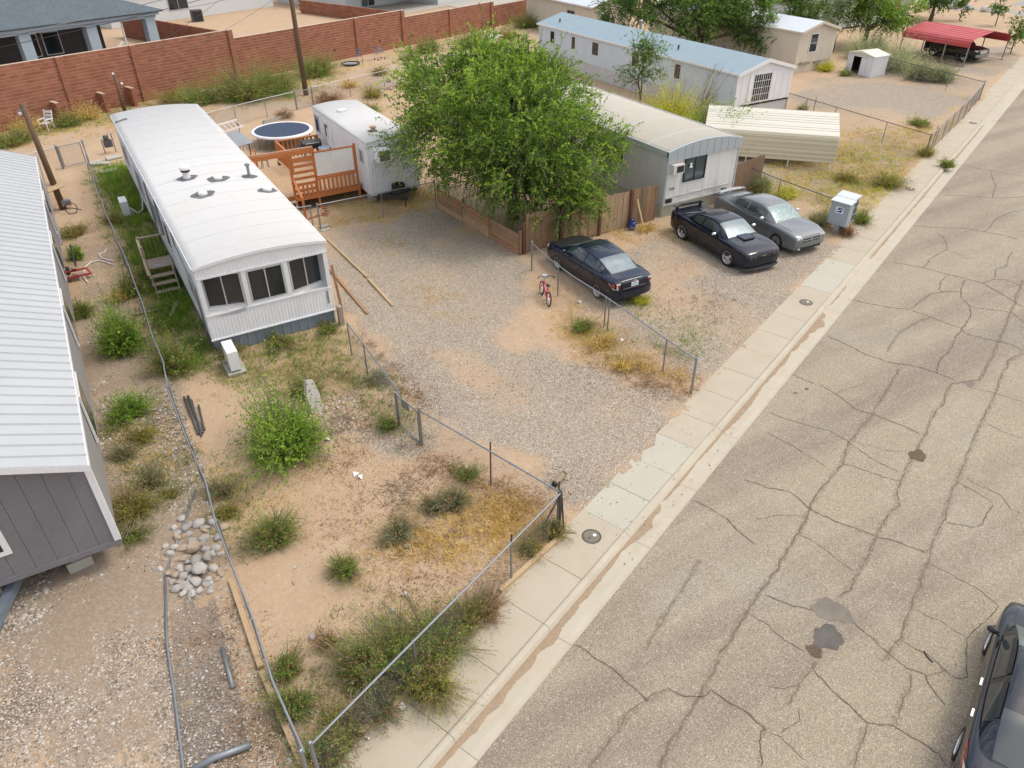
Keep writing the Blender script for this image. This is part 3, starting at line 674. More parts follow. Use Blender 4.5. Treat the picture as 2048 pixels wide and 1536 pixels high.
# roof fittings
def on1(p): q = Vector(p)-Vector((1.92,22.42,0)); return q, rl1(q.x)+.02
for (px, py, rr_, kind_) in ((373,352,.32,'flue'),(435,354,.36,'cap'),(405,385,.36,'cap'),(533,371,.30,'cap'),(497,345,.26,'pipe')):
    q, z = on1(G(px, py, 3.36)); n_ = 14
    m = MB(); rr_ *= 1.08; vs = [(q.x+rr_*(1+.12*math.sin(5*j+px))*math.cos(2*math.pi*j/n_)*1.1, q.y+rr_*(1+.12*math.cos(4*j+px))*math.sin(2*math.pi*j/n_), z) for j in range(n_)]
    c0_ = (q.x, q.y); vs = [(c0_[0]+(x-c0_[0])*f_, c0_[1]+(y-c0_[1])*f_, 0) for f_ in (1., .66, .33) for x, y, _ in vs]+[(q.x, q.y, 0)]; vs = [(x, y, rl1(x)+.032) for x, y, _ in vs]; m.add(vs, [(k_*n_+j, k_*n_+(j+1)%n_, (k_+1)*n_+(j+1)%n_, (k_+1)*n_+j) for k_ in (0,1) for j in range(n_)]+[(2*n_+j, 2*n_+(j+1)%n_, 3*n_) for j in range(n_)]); v_ = m.build('roof_vent', M_['tar'], h1)
    if kind_ == 'cap': MB().lathe([(.17,0),(.17,.07),(.15,.11),(.05,.13)], 14, (q.x,q.y,z)).build('vent_cap', M_['white_plain'], v_, False)
    elif kind_ == 'pipe': MB().lathe([(.055,0),(.055,.42),(.10,.44),(.10,.50),(.06,.52)], 10, (q.x,q.y,z)).build('vent_pipe', M_['galv'], v_)
    else:
        MB().lathe([(.14,0),(.14,.16),(.10,.18),(.10,.26)], 14, (q.x,q.y,z)).build('flue', M_['white_plain'], v_)
        MB().lathe([(.17,.26),(.18,.34),(.17,.36)], 14, (q.x,q.y,z)).build('flue_band', M_['rust'], v_); MB().lathe([(.20,.36),(.20,.45),(.12,.50)], 14, (q.x,q.y,z)).build('flue_cap', M_['white_plain'], v_)
q, z = on1(G(240,240,3.2)); m = MB(); m.add([(q.x-.3,q.y-.25,rl1(q.x-.3)+.026),(q.x+.35,q.y-.1,rl1(q.x+.35)+.026),(q.x+.3,q.y+.25,rl1(q.x+.3)+.026),(q.x-.2,q.y+.2,rl1(q.x-.2)+.026)], [(0,1,2,3)]); m.build('roof_patch', M_['tar'], h1)

# --- the grey home on the left
M_['charcoal'] = mat('charcoal_panel_siding', (.20,.195,.21), .75, var=.10, scale=1.2, fine=.1, fscale=30, dirt=(.20,.18,.17), damt=.4, dscale=1.)
M_['taupe'] = mat('taupe_side_wall', (.26,.25,.24), .75, var=.08)
M_['ribbed_white'] = mat('ribbed_white_metal', (.44,.458,.468), .5, .1, var=.04, dirt=(.55,.55,.55), damt=.25, dscale=.5)
x1g, x0g, y0g, y1g, zsg, zeg = -1.74, -6.6, 14.25, 37.0, .82, 3.14
g0 = thing('mobile_home', 'grey panelled mobile home with white ribbed metal roof', 'mobile home', (x0g, y0g, 0))
Wg_, Lg_ = x1g-x0g, y1g-y0g; ris = .95
n = 12; m = MB()
for i in range(n):
    a = Wg_*i/n; b = Wg_*(i+1)/n
    MB().bx(a+.004, b-.004, 0, .04, zsg, zeg).build('siding_panel', M_['charcoal'], g0)
m = MB().bx(.02, Wg_-.02, .02, Lg_, zsg, zeg-.01); m.build('wall', M_['taupe'], g0)
gp = [(0, zeg), (Wg_, zeg), (Wg_/2, zeg+ris)]
for i in range(n):
    a = Wg_*i/n; b = Wg_*(i+1)/n; f = lambda x: zeg+ris*(1-abs(2*x/Wg_-1))
    m = MB(); m.add([(a+.004,-.035,zeg+.0),(b-.004,-.035,zeg),(b-.004,-.035,f(b)),(a+.004,-.035,f(a)),(a+.004,.03,zeg),(b-.004,.03,zeg)], [(0,1,2,3),(4,5,1,0)]); m.build('gable_panel', M_['charcoal'], g0)
MB().add([(0,.03,zeg),(Wg_,.03,zeg),(Wg_/2,.03,zeg+ris)], [(0,1,2)]).build('gable_wall', M_['charcoal'], g0)
m = MB().bx(Wg_-.10, Wg_+.03, -.03, .10, zsg-.02, zeg-.02); m.build('corner_trim', M_['white_metal'], g0)
m = MB().bx(-.02, Wg_+.02, -.03, .0, zsg-.14, zsg-.002); m.build('bottom_rail', M_['charcoal'], g0)
MB().bx(.1, Wg_-.1, .1, Lg_, zsg-.25, zsg-.005).build('chassis', M_['rust'], g0)
# ribbed roof: two slopes, ribs every 0.4 m running from eave to ridge
def rib_slope(xa, za, xb, zb, y0, y1, step):
    m = MB(); ys_ = []; y = y0
    while y < y1-step: ys_ += [(y,0),(y+step*.82,0),(y+step*.86,.04),(y+step*.92,.04)]; y += step
    ys_.append((y,0)); vs = []
    for y, h in ys_: vs += [(xa, y, za+h), (xb, y, zb+h)]
    m.add(vs, [(2*i, 2*i+1, 2*i+3, 2*i+2) if xa < xb else (2*i, 2*i+2, 2*i+3, 2*i+1) for i in range(len(ys_)-1)]); return m
ovg = .05; k = ris/(Wg_/2)
rr1 = rib_slope(Wg_+ovg, zeg+.04-k*ovg+.04, Wg_/2, zeg+ris+.08, -.35, Lg_+.2, .40).build('roof', M_['ribbed_white'], g0)
rib_slope(-ovg, zeg+.04-k*ovg+.04, Wg_/2, zeg+ris+.08, -.35, Lg_+.2, .40).build('roof', M_['ribbed_white'], g0)
m = MB()
for sx, ex in ((Wg_+ovg+.02, Wg_/2), (-ovg-.02, Wg_/2)):
    za = zeg+.08-k*ovg; zb = zeg+ris+.08
    m.add([(sx,-.37,za-.16),(ex,-.37,zb-.16),(ex,-.37,zb-.004),(sx,-.37,za-.004),(sx,-.33,za-.16),(ex,-.33,zb-.16),(ex,-.33,zb-.02),(sx,-.33,za-.02)], [(0,1,2,3),(7,6,5,4),(0,4,5,1),(3,2,6,7)])
m.bx(Wg_+ovg, Wg_+ovg+.025, -.35, Lg_+.2, zeg-.07, zeg+.06); m.build('fascia', M_['white_metal'], g0)
m = MB(); m.add([(0,-.33,zeg-.0),(Wg_,-.33,zeg),(Wg_,0,zeg),(0,0,zeg)], [(0,1,2,3)]);
# side windows in white frames and a window at the front edge
for y in (3.2, 8.5, 13.6, 18.4):
    mm = MB().bx(Wg_, Wg_+.05, y-.08, y+1.2, 1.35, 2.75); w_ = mm.build('window', M_['white_plain'], g0)
    MB().bx(Wg_+.045, Wg_+.06, y, y+1.12, 1.43, 2.67).build('pane', M_['glass_dark'], w_)
m = MB().bx(Wg_-3.2, Wg_-1.86, -.03, .0, 1.42, 2.35); w_ = m.build('window', M_['white_plain'], g0); MB().bx(Wg_-3.1, Wg_-1.98, -.04, -.028, 1.55, 2.25).build('pane', M_['glass_dark'], w_)
m = MB(); m.beam((Wg_+.25, 14.5, 2.3), (Wg_+.08, 24.0, 2.9), .05, .05); m.build('gutter_pipe', M_['galv'], g0)
o = MB().bx(-.25,.25,-.25,.25,-.05,.30).bx(-.14,.14,-.2,.2,.30,.57).build('pier', M_['concrete']); o.location = (-2.72,14.85,0); o.rotation_euler = (0,0,.1); tag(o, 'stacked concrete pier under the grey home corner', 'pier')
o = MB().bx(-.25,.25,-.25,.25,-.05,.28).bx(-.14,.14,-.2,.2,.28,.57).build('pier', M_['concrete']); o.location = (-4.5,15.0,0); tag(o, 'concrete pier deeper under the grey home near the photo edge', 'pier')
t_ = thing('trailer_tongue', 'grey steel tow tongue slanting down from under the grey home', 'trailer tongue', G(30,1215))
MB().beam((-.45,-.75,.12),(.35,.75,.45),.16,.22).build('beam', mat('blue_grey_steel', (.20,.24,.29), .5, .3, var=.2, scale=6), t_)
MB().beam((.34,.72,.42),(.62,1.25,.50),.14,.2).build('inner_beam', M_['rust'], t_); MB().lathe([(.06,.0),(.06,.5),(.1,.5),(.1,.56)], 10, (-.55,-.95,-.08)).build('jack', M_['rust'], t_)
m = MB().tube((-.5,-.85,.05),(-.75,-.4,.28),.02,6).build('crank', M_['white_plain'], t_)

# --- white office trailer
tr, Wt_, Lt_ = home('office_trailer', 'small white office trailer with corrugated end and wall air conditioner', 11.4, 13.92, 32.5, 40.35, .42, 2.9, .12, 'bow', M_['white_metal'], M_['white_metal'], M_['roof_white'], None, seam=1.9, rib=.15, ov=.02, ov_f=.03, seam_h=.005)
tr['category'] = 'trailer'
for c in list(tr.children):
    if c.name.startswith('seam'): bpy.data.objects.remove(c)
window(tr, 'side', 6.95, 7.5, 1.75, 2.55, frame=M_['alu'], mull=0); window(tr, 'side', 5.55, 5.95, 1.85, 2.45, frame=M_['alu'], mull=0, paneM=M_['screen']); window(tr, 'side', .62, .90, 1.9, 2.4, frame=M_['alu'], mull=0, paneM=M_['wood_grey'])
MB().bx(-.035,0,4.9,5.75,.46,2.3).build('door', M_['white_metal'], tr)
m = MB(); m.bx(.3,.98,-.55,.05,2.10,2.66); ac = m.build('air_conditioner', M_['white_plain'], tr)
m = MB();
for i in range(7): m.bx(.42,.90,-.565,-.548,2.16+i*.062,2.19+i*.062)
m.build('grille', mat('tan_grille', (.30,.27,.21), .6), ac); MB().bx(.41,.91,-.556,-.549,2.15,2.6).build('grille_recess', M_['black_plastic'], ac)
m = MB().add([(.3,-.02,1.75),(.3,-.5,2.10),(.34,-.5,2.10),(.34,-.02,1.75)], [(0,1,2,3)]).add([(.94,-.02,1.75),(.94,-.5,2.10),(.98,-.5,2.10),(.98,-.02,1.75)], [(0,1,2,3)]).build('bracket', M_['alu'], ac)
p = G(684,222,3.03)-Vector((11.4,32.5,0)); MB().bx(p.x-.2,p.x+.2,p.y-.2,p.y+.2,3.0,3.1).build('roof_vent', M_['white_plain'], tr)
p = G(746,262,3.03)-Vector((11.4,32.5,0)); v_ = MB().bx(p.x-.2,p.x+.2,p.y-.2,p.y+.2,3.0,3.045).build('roof_vent', M_['tar'], tr); MB().lathe([(.11,.04),(.11,.18),(.17,.20),(.17,.25),(.09,.27)], 12, (p.x,p.y,3.0)).build('vent_cap', M_['wood_pale'], v_)
m = MB(); m.beam((.35,.1,.4),(1.25,-1.15,.42),.1,.14); m.beam((2.2,.1,.4),(1.25,-1.15,.42),.1,.14); m.beam((.3,-.02,.40),(2.3,-.02,.40),.12,.14); hb = m.build('hitch', M_['black_plastic'], tr)
MB().tube((1.25,-1.1,0),(1.25,-1.1,.6),.035,8).build('jack', M_['rust'], hb)
for x in (.35, 2.2):
    for y in (4.4, 5.3): MB().lathe([(.2,-.11),(.36,-.11),(.38,0),(.36,.11),(.2,.11)], 18, (0,0,0), 0, Matrix.Translation((x,y,.36))@Matrix.Rotation(math.pi/2,4,'Y')).build('wheel', M_['black_rubber'], tr)
for x in (.2, 2.3):
    for y in (.6, 2.6, 7.2): MB().bx(x-.15,x+.15,y-.2,y+.2,-.05,.42).build('support_block', M_['concrete'], tr)
MB().bx(.1,Wt_-.1,.1,Lt_-.1,.34,.43).build('chassis', M_['rust'], tr)
def tyre(loc, label, r=.33, w=.2, flat=True):
    o = MB().lathe([(r*.58,-w/2),(r*.93,-w/2),(r,-w/4),(r,w/4),(r*.93,w/2),(r*.58,w/2),(r*.52,w*.3),(r*.52,-w*.3),(r*.58,-w/2)], 24).build('tyre', M_['black_rubber'], None, True); o.location = loc
    return tag(o, label, 'tyre', 'tyres stacked on the trailer hitch')
p = Vector((12.62,32.12,0)); tyre(p+Vector((0,0,.60)), 'lower black tyre lying on the trailer hitch'); tyre(p+Vector((.03,.03,.81)), 'upper black tyre on top of the tyre stack')

# --- cream home with the bowed front
M_['grey_alu_siding'] = mat('grey_metal_siding', (.58,.59,.58), .5, .1, var=.06, dirt=(.3,.28,.25), damt=.3, stretch=(1,1,.2))
M_['cream_front'] = mat('pale_front_siding', (.74,.74,.71), .55, var=.05, dirt=(.42,.36,.28), damt=.4, dscale=1.2, stretch=(1,1,.25))
M_['cream_roof'] = mat('tan_roof_coating', (.46,.435,.37), .7, var=.08, dirt=(.42,.34,.24), damt=.5, dscale=.7)
M_['pale_green_skirt'] = mat('pale_green_skirting', (.50,.50,.40), .6, var=.08)
h3, W3, L3 = home('mobile_home', 'pale mobile home with tan bowed roof, house number and front window', 22.12, 26.45, 24.05, 44.0, .58, 2.98, .29, 'bow', M_['cream_front'], M_['grey_alu_siding'], M_['cream_roof'], M_['pale_green_skirt'], seam=2.4, rib=.9, ov=.05, ov_f=.10, seam_h=.008)
M_['blue_grey_trim'] = mat('blue_grey_metal', (.42,.47,.49), .45, .1, var=.05)
vs = []; m = MB(); n = 16
for i in range(n+1):
    x = -.06+(W3+.12)*i/n; zt = 3.0+arc(i/n, .29)+.03; vs += [(x,-.13,2.60),(x,-.13,zt),(x,-.02,zt),(x,-.02,2.60)]
m.add(vs, [(4*i+j,4*i+4+j,4*i+4+(j+1)%4,4*i+(j+1)%4) for i in range(n) for j in range(4)]+[(0,1,2,3),(4*n+3,4*n+2,4*n+1,4*n)]); m.build('front_fascia', M_['blue_grey_trim'], h3)
m = MB()
for i in range(1, 10): m.bx(W3*i/10-.006, W3*i/10+.006, -.136, -.128, 2.62, 3.0+arc(i/10,.29))
m.build('fascia_joint', M_['galv'], h3)
m = MB().bx(-.06,-.0,-.1,L3,2.80,3.04).bx(W3,W3+.06,-.1,L3,2.80,3.04).bx(-.03,.07,-.04,.0,.58,2.6).bx(W3-.07,W3+.03,-.04,0,.58,2.6); m.build('eave_trim', M_['blue_grey_trim'], h3)
MB().bx(.07,W3-.07,-.028,-.0,.86,.94).bx(-.03,W3+.03,-.03,.0,.54,.62).build('belt_trim', M_['grey_alu_siding'], h3)
M_['teal_glass'] = glass('curtained_glass', (.07,.10,.10), .1)
window(h3, 'front', 1.08, 2.28, 1.55, 2.58, frame=M_['black_plastic'], paneM=M_['teal_glass'], mull=1, proud=.06)
ac = MB().bx(.18,.80,-.30,.02,2.06,2.46).build('air_conditioner', M_['ledge'], h3); MB().bx(.36,.76,-.312,-.298,2.12,2.40).build('grille', M_['screen'], ac)
m = MB().bx(1.3,1.42,-.12,-.05,2.28,2.34); m.add([(1.36+.1*math.cos(a),-.1+.06*math.sin(a),2.16) for a in (0,1.05,2.1,3.14,4.2,5.2)]+[(1.36,-.1,2.30)], [(0,1,6),(1,2,6),(2,3,6),(3,4,6),(4,5,6),(5,0,6)]); m.build('porch_lamp', M_['white_plain'], h3)
def text(body, size, loc, rot, m, parent, name='lettering', ext=.003):
    cu = bpy.data.curves.new(name, 'FONT'); cu.body = body; cu.size = size; cu.extrude = ext; cu.align_x = 'CENTER'; cu.align_y = 'CENTER'; cu.resolution_u = 2
    o = bpy.data.objects.new(name, cu); COL.objects.link(o); dg = bpy.context.evaluated_depsgraph_get(); me = bpy.data.meshes.new_from_object(o.evaluated_get(dg)); bpy.data.objects.remove(o)
    me.materials.clear(); me.materials.append(m); q = link(name, me, parent); q.location = loc; q.rotation_euler = rot; return q
text('1308', .16, (.42,-.03,1.30), (math.pi/2,0,0), M_['black_plastic'], h3, 'house_number')
vt = MB().bx(.16,.52,-.03,-.0,.66,.84).build('vent_grille', M_['black_plastic'], h3)
m = MB()
for i in range(9): m.bx(.03,W3-.03,.006,.02,.02+i*.062,.05+i*.062)
m.build('skirting_slat', M_['pale_green_skirt'], h3)
for y in (3.0, 8.0): window(h3, 'side', y, y+.9, 1.6, 2.4, mull=0, paneM=M_['screen'])

# --- blue-roofed home
M_['blue_roof'] = mat('blue_grey_shingles', (.28,.37,.42), .7, var=.10, scale=1.2, fine=.1, fscale=20, dirt=(.20,.27,.32), damt=.4, dscale=.5)
M_['pale_blue_siding'] = mat('pale_blue_siding', (.58,.65,.70), .6, var=.05, stretch=(1,1,.3), dirt=(.4,.4,.38), damt=.25)
M_['white_front'] = mat('white_panel_siding', (.74,.755,.78), .6, var=.04, dirt=(.45,.42,.38), damt=.25)
h4, W4, L4 = home('mobile_home', 'long blue-roofed mobile home with white multi-pane front window', 36.4, 41.25, 34.1, 57.2, .95, 2.92, .66, 'gable', M_['white_front'], M_['pale_blue_siding'], M_['blue_roof'], M_['grey_alu_siding'], seam=1.2, rib=.6, ov=.12, ov_f=.12, seam_h=.006, fascia=M_['white_plain'], trim=M_['white_plain'], thick=.22)
window(h4, 'front', 1.42, 2.92, 1.10, 2.72, frame=M_['white_plain'], mull=1, muntin=(8,4), paneM=M_['glass_dark'])
for a, b in ((1.02,1.34),(3.0,3.32)): MB().bx(a,b,-.05,-.018,1.02,2.80).build('shutter', M_['white_plain'], h4)
MB().bx(-.03,W4+.03,-.03,0,.90,.98).build('belt_trim', M_['white_plain'], h4)
for y, w in ((20.6,.6),(17.6,.5),(14.5,.8),(9.6,.8),(5.2,.6)): window(h4, 'side', y, y+w, 1.7, 2.6, frame=M_['white_plain'], mull=0)
for px, py in ((1120,40),(1186,62),(1258,45),(1357,95),(1448,102)):
    p = G(px, py, 3.35)-Vector((36.4,34.1,0)); z = 2.92+.66*(1-abs(2*min(max(p.x,0),W4)/W4-1))
    if 0 < p.x < W4: MB().lathe([(.06,-.05),(.06,.22),(.09,.24),(.09,.30)], 8, (p.x,p.y,z)).build('roof_vent', M_['galv_dark'], h4)
o = MB().lathe([(.10,0),(.10,.5),(.16,.52),(.16,.62),(.08,.68)], 10, (3.0,13.4,3.45)).build('flue', M_['galv'], h4)

# --- far cream home
M_['cream_siding'] = mat('cream_siding', (.64,.57,.46), .65, var=.05, dirt=(.45,.36,.26), damt=.3)
M_['pale_roof'] = mat('pale_grey_roof', (.60,.64,.68), .6, var=.06)
h5, W5, L5 = home('mobile_home', 'cream mobile home with pale gable roof behind the blue-roofed one', 50.9, 55.1, 42.0, 60.0, .75, 3.05, .62, 'gable', M_['cream_siding'], M_['cream_siding'], M_['pale_roof'], M_['cream_siding'], seam=0, rib=1.2, ov=.15, ov_f=.25, fascia=M_['cream_siding'], thick=.2)
window(h5, 'front', 1.25, 2.05, 1.5, 2.78, frame=M_['white_plain'], mull=0, muntin=(1,2))
m = MB().bx(.5,1.5,-.12,.0,.62,.8).bx(2.2,2.9,-.10,.0,.55,.72).build('loose_skirt', M_['wood_grey'], h5)
# --- brown-roofed house beyond the trees
M_['brown_roof'] = mat('brown_shingles', (.26,.16,.10), .85, var=.15, scale=1.5, fine=.1, fscale=14)
M_['stucco_white'] = mat('white_stucco', (.60,.62,.62), .8, var=.05)
h6, W6, L6 = home('house', 'brown-roofed house with pale walls behind the far trees', 70, 82, 54, 66, .2, 3.0, 1.5, 'gable', M_['stucco_white'], M_['stucco_white'], M_['brown_roof'], None, seam=0, rib=3, ov=.4, ov_f=.5, fascia=mat('brown_trim', (.12,.07,.05), .7))
h6['category'] = 'house'
window(h6, 'front', 3, 4.6, 1.0, 2.2, mull=1); window(h6, 'front', 7, 8.2, 1.0, 2.2, mull=1); window(h6, 'side', 2, 3.4, 1.0, 2.2, mull=1); MB().bx(9.2,10.2,-.06,0,.2,2.3).build('door', M_['wood_red'], h6)
h7, W7, L7 = home('house', 'low pale-roofed house far behind the dense tree', 45.5, 50.0, 62, 74, .3, 3.0, .8, 'gable', M_['cream_siding'], M_['cream_siding'], M_['pale_roof'], None, seam=0, rib=3, ov=.3, ov_f=.3, fascia=M_['white_plain'])
h7['category'] = 'house'; window(h7, 'front', 1, 2, 1.2, 2.3); window(h7, 'side', 3, 4.2, 1.2, 2.3)

# --- block wall behind the alley
t = NT('red_split_block')
tn = t.attr('tint'); cb = t.mix(tn, (.235,.09,.052), (.37,.16,.10)); cb = t.mix(t.map(t.noise(3., 5, .7), .4, .75, 0, .5), cb, (.21,.085,.055))
cb = t.mix(t.map(t.noise(45, 3, .7), .5, .75, 0, .5), cb, (.46,.24,.16)); t.bump(t.noise(35, 4, .7), .6, .02)
M_['block'] = t.fin(cb, .9, 0, .2)
M_['mortar'] = mat('pinkish_mortar', (.56,.37,.27), .95, var=.15, scale=4)
M_['cap'] = mat('pale_block_cap', (.55,.43,.34), .9, var=.15)
wall = thing('block_wall', 'long stepped red block wall with pilasters along the alley', 'wall', S(0,53.5), AL)
SEG = [(8.0,34.66,18),(34.66,52.9,15),(52.9,66.0,12),(66.0,84.0,10)]
BW, BH = .405, .2035
def block_mesh(i, w, tn):
    m = MB().bx(0, w-.012, -.010, .0, .026, BH); me = m.mesh('block', M_['block']); at = me.attributes.new('tint', 'FLOAT', 'FACE'); at.data.foreach_set('value', [tn]*len(m.f)); return me
variants = [block_mesh(i, BW, .05+.13*i) for i in range(7)]
halves = [block_mesh(i, BW/2, .1+.3*i) for i in range(3)]
singles = []
cam_near = lambda a, z: (S(a,53.5,z)-Vector((0,0,CAM_H))).length
rest = MB(); rest_t = []
pil = [22.0,26.95,34.66,40.8,47.2,52.9,59.5,66.0,72.5,79]
rb = random.Random(3)
for a0, a1, nc in SEG:
    m = MB().bx(a0, a1, .0, .18, -.1, nc*BH-.01).build('mortar_core', M_['mortar'], wall)
    MB().bx(a0, a1, -.02, .2, nc*BH, nc*BH+.03).build('coping', M_['cap'], wall)
    for r in range(nc):
        a = a0-(BW/2 if r % 2 else 0)
        while a < a1-.02:
            b = max(a, a0); w = min(a+BW, a1)-b
            if w > .05: singles.append((cam_near(b, r*BH), b, r*BH, w))
            a += BW
singles.sort(key=lambda q: q[0])
cnt = 0
for d, a, z, w in singles:
    px, py = proj(np.array(S(a+w/2, 53.5, z+.1)))
    full = abs(w-BW) < .01; half = abs(w-BW/2) < .01
    if cnt < 300 and full and -10 < px < 2050 and -5 < py < 1500:
        o = link('block', rb.choice(variants), wall, (a, 0, z)); cnt += 1
    else:
        k = len(rest.f); rest.bx(a, a+w-.012, -.010, 0, z+.026, z+BH); rest_t += [rb.random()*.85]*6
me = rest.mesh('blockwork', M_['block']); at = me.attributes.new('tint', 'FLOAT', 'FACE'); at.data.foreach_set('value', rest_t)
tag(link('blockwork', me, wall), kind='stuff')
pm = MB(); pt = []
for a in pil:
    nc = max([s[2] for s in SEG if s[0]-.1 <= a <= s[1]+.1])
    m = MB(); tt = []
    for r in range(nc): m.bx(a-.2, a+.2, -.13, -.012, r*BH+.012, (r+1)*BH); tt += [.55+rb.random()*.3]*6
    me = m.mesh('pilaster', M_['block']); at = me.attributes.new('tint','FLOAT','FACE'); at.data.foreach_set('value', tt); o = link('pilaster', me, wall)
    MB().bx(a-.21,a+.21,-.14,.02,nc*BH,nc*BH+.05).build('cap', M_['cap'], o)
for a in (20.7,23.75,25.75):
    m = MB(); tt = []
    for r in range(6):
        for q in range(2): m.bx(a-.1, a+.1, -.9+q*.405, -.9+(q+1)*.405-.014, r*BH+.012, (r+1)*BH); tt += [.3+rb.random()*.5]*6
    me = m.mesh('buttress', M_['block']); at = me.attributes.new('tint','FLOAT','FACE'); at.data.foreach_set('value', tt); o = link('buttress', me, wall); MB().bx(a-.11,a+.11,-.92,-.09,6*BH,6*BH+.04).build('cap', M_['cap'], o)
for a, zz in ((44.5,.9),(49.8,.9),(54,.8),(57.5,.7),(62,.6)):
    MB().bx(a-.05,a+.05,-.03,-.01,zz-.1,zz+.1).build('weep_hole', M_['black_plastic'], wall)
# cross walls running back between the yards
for k_, (a, zt, Ls, lab) in enumerate(((34.5,3.6,15,'red block cross wall between the shingled house and the sandy yard'),(52.7,2.95,14,'red block cross wall between the sandy yard and the white house'))):
    p = S(a, 53.72); w2 = thing('cross_wall', lab, 'wall', p, AL); m = MB(); tt = []
    nc = int((zt-1.5)/BH)
    for r in range(nc):
        y = .05-(BW/2 if r % 2 else 0)
        while y < Ls: m.bx(-.1, .1, max(y,.05), y+BW-.014, 1.5+r*BH+.012, 1.5+(r+1)*BH); tt += [rb.random()*.7]*6; y += BW
    me = m.mesh('blockwork', M_['block']); at = me.attributes.new('tint','FLOAT','FACE'); at.data.foreach_set('value', tt); tag(link('blockwork', me, w2), kind='stuff')
    MB().bx(-.088,.088,.05,Ls,1.4,1.5+nc*BH-.01).build('mortar_core', M_['mortar'], w2)
# --- shingled house with porch columns on the raised yard
M_['slate_shingle'] = mat('slate_shingles', (.12,.15,.17), .9, var=.2, scale=1.0, fine=.2, fscale=9, stretch=(1,1,1), bump=.5, bscale=12)
M_['blue_stucco'] = mat('blue_grey_stucco', (.36,.43,.49), .85, var=.06)
M_['porch_shade'] = mat('porch_shade_wall', (.10,.09,.085), .9, var=.3, scale=.8)  # the porch's shade is put into this back wall colour
hs = thing('house', 'shingled house with pale blue porch columns above the block wall', 'house', S(0,57,1.75), AL)
for a in (12.5,17.0,21.75,26.15,30.5):
    c_ = MB().bx(a-.36, a+.36, -.3, .3, 0, 3.2).build('column', M_['blue_stucco'], hs)
m = MB().bx(4, 31.2, -.45, -.38, 3.12, 3.38).bx(4, 31.0, -.3, .3, 2.95, 3.2).build('fascia', M_['blue_stucco'], hs)
m = MB(); z0, z1 = 3.38, 7.0
m.add([(2,-.6,z0),(31.6,-.6,z0),(21.5,9.5,z1),(2,9.5,z1),(31.6,15,z0)], [(0,1,2,3),(1,4,2)]); m.add([(2,-.6,z0-.06),(31.6,-.6,z0-.06),(31.6,15,z0-.06),(2,15,z0-.06)], [(3,2,1,0)]); m.build('roof', M_['slate_shingle'], hs)
m = MB().bx(3, 28.6, 3.6, 3.9, 0, 3.2).build('wall', M_['porch_shade'], hs); MB().bx(28.4,28.6,3.9,14,0,3.2).build('wall', M_['blue_stucco'], hs)
MB().bx(3,31,-.5,3.6,-.1,.02).build('porch_floor', M_['concrete'], hs)
for a in (18.6,22.8,24.3): w_ = MB().bx(a,a+1.2,3.53,3.6,.9,2.4).build('window', M_['white_plain'], hs); MB().bx(a+.07,a+1.13,3.515,3.535,.97,2.33).build('pane', M_['glass_dark'], w_)
MB().bx(27.2,28.2,3.52,3.6,0,2.2).build('door', M_['blue_stucco'], hs)
for a in (28.45,): MB().tube((a,0,0),(a,0,3.1),.06,8).build('post', M_['white_plain'], hs)
# things on that porch, seen over the wall
o = MB().bx(-.35,.35,-.25,.25,0,.9).bx(-.22,.22,-.27,-.25,.3,.75).build('cabinet', mat('pale_blue_cabinet', (.42,.58,.66), .5)); o.location = S(22.4,56.0,1.77); o.rotation_euler = (0,0,AL); tag(o, 'pale blue cabinet on the porch behind the block wall', 'cabinet')
t_ = thing('treadmill', 'white exercise machine with slanted arm on the porch', 'exercise machine', S(27.6,56.6,1.77), AL)
MB().bx(-.8,.8,-.3,.3,.05,.22).build('deck', M_['black_plastic'], t_); MB().beam((-.7,0,.9),(.4,0,1.7),.08,.14).build('arm', M_['white_plain'], t_); MB().beam((-.7,0,.2),(-.7,0,1.0),.1,.1).build('upright', M_['white_plain'], t_); MB().ball((-.75,0,1.15),.18,10,6).build('console', M_['white_plain'], t_)
t_ = thing('air_cooler', 'pale boxy cooler on the porch by the right column', 'cooler', S(29.7,56.9,1.77), AL); MB().bx(-.4,.4,-.3,.3,0,1.1).build('body', M_['stucco_white'], t_); MB().bx(-.3,.3,-.32,-.3,.3,.9).build('grille', M_['black_plastic'], t_)
# --- white house behind the second cross wall
wh = thing('house', 'white stucco house with sliding door behind the block wall', 'house', S(0,0,1.5), AL)
MB().bx(57.5,66.5,66.4,78,0,3.2).build('wall', M_['stucco_white'], wh); MB().bx(66.5,90,61.5,78,0,3.2).build('wall', M_['stucco_white'], wh); MB().bx(57,66.4,60,66.3,-.02,.06).build('patio', M_['concrete'], wh); MB().bx(66.4,86,56.5,61.4,-.02,.04).build('patio', M_['concrete'], wh)
w_ = MB().bx(59.6,61.6,66.3,66.4,.1,2.3).build('sliding_door', M_['alu'], wh); MB().bx(59.7,60.55,66.28,66.3,.2,2.2).build('pane', M_['teal_glass'], w_); MB().bx(60.65,61.5,66.28,66.3,.2,2.2).build('pane', M_['glass_dark'], w_)
MB().bx(57,91,60.8,78.5,3.2,3.5).build('roof', M_['pale_roof'], wh)
w3 = thing('house', 'pale house wall at the back of the sandy yard', 'house', S(40,74,1.75), AL); MB().bx(-4,14,0,8,0,3).build('wall', M_['stucco_white'], w3); MB().bx(-4.4,14.4,-.4,8.4,3,3.3).build('roof', M_['slate_shingle'], w3); window(w3,'front',2,4,.9,2.1)
o = MB().bx(-.5,.5,-.4,.4,0,1.0).build('condenser', M_['galv_dark']); o.location = S(43.2,71.5,1.75); tag(MB().bx(-.42,.42,-.41,-.40,.1,.9).build('grille', M_['black_plastic'], o) and o, 'dark condenser box by the pale house in the sandy yard', 'condenser')
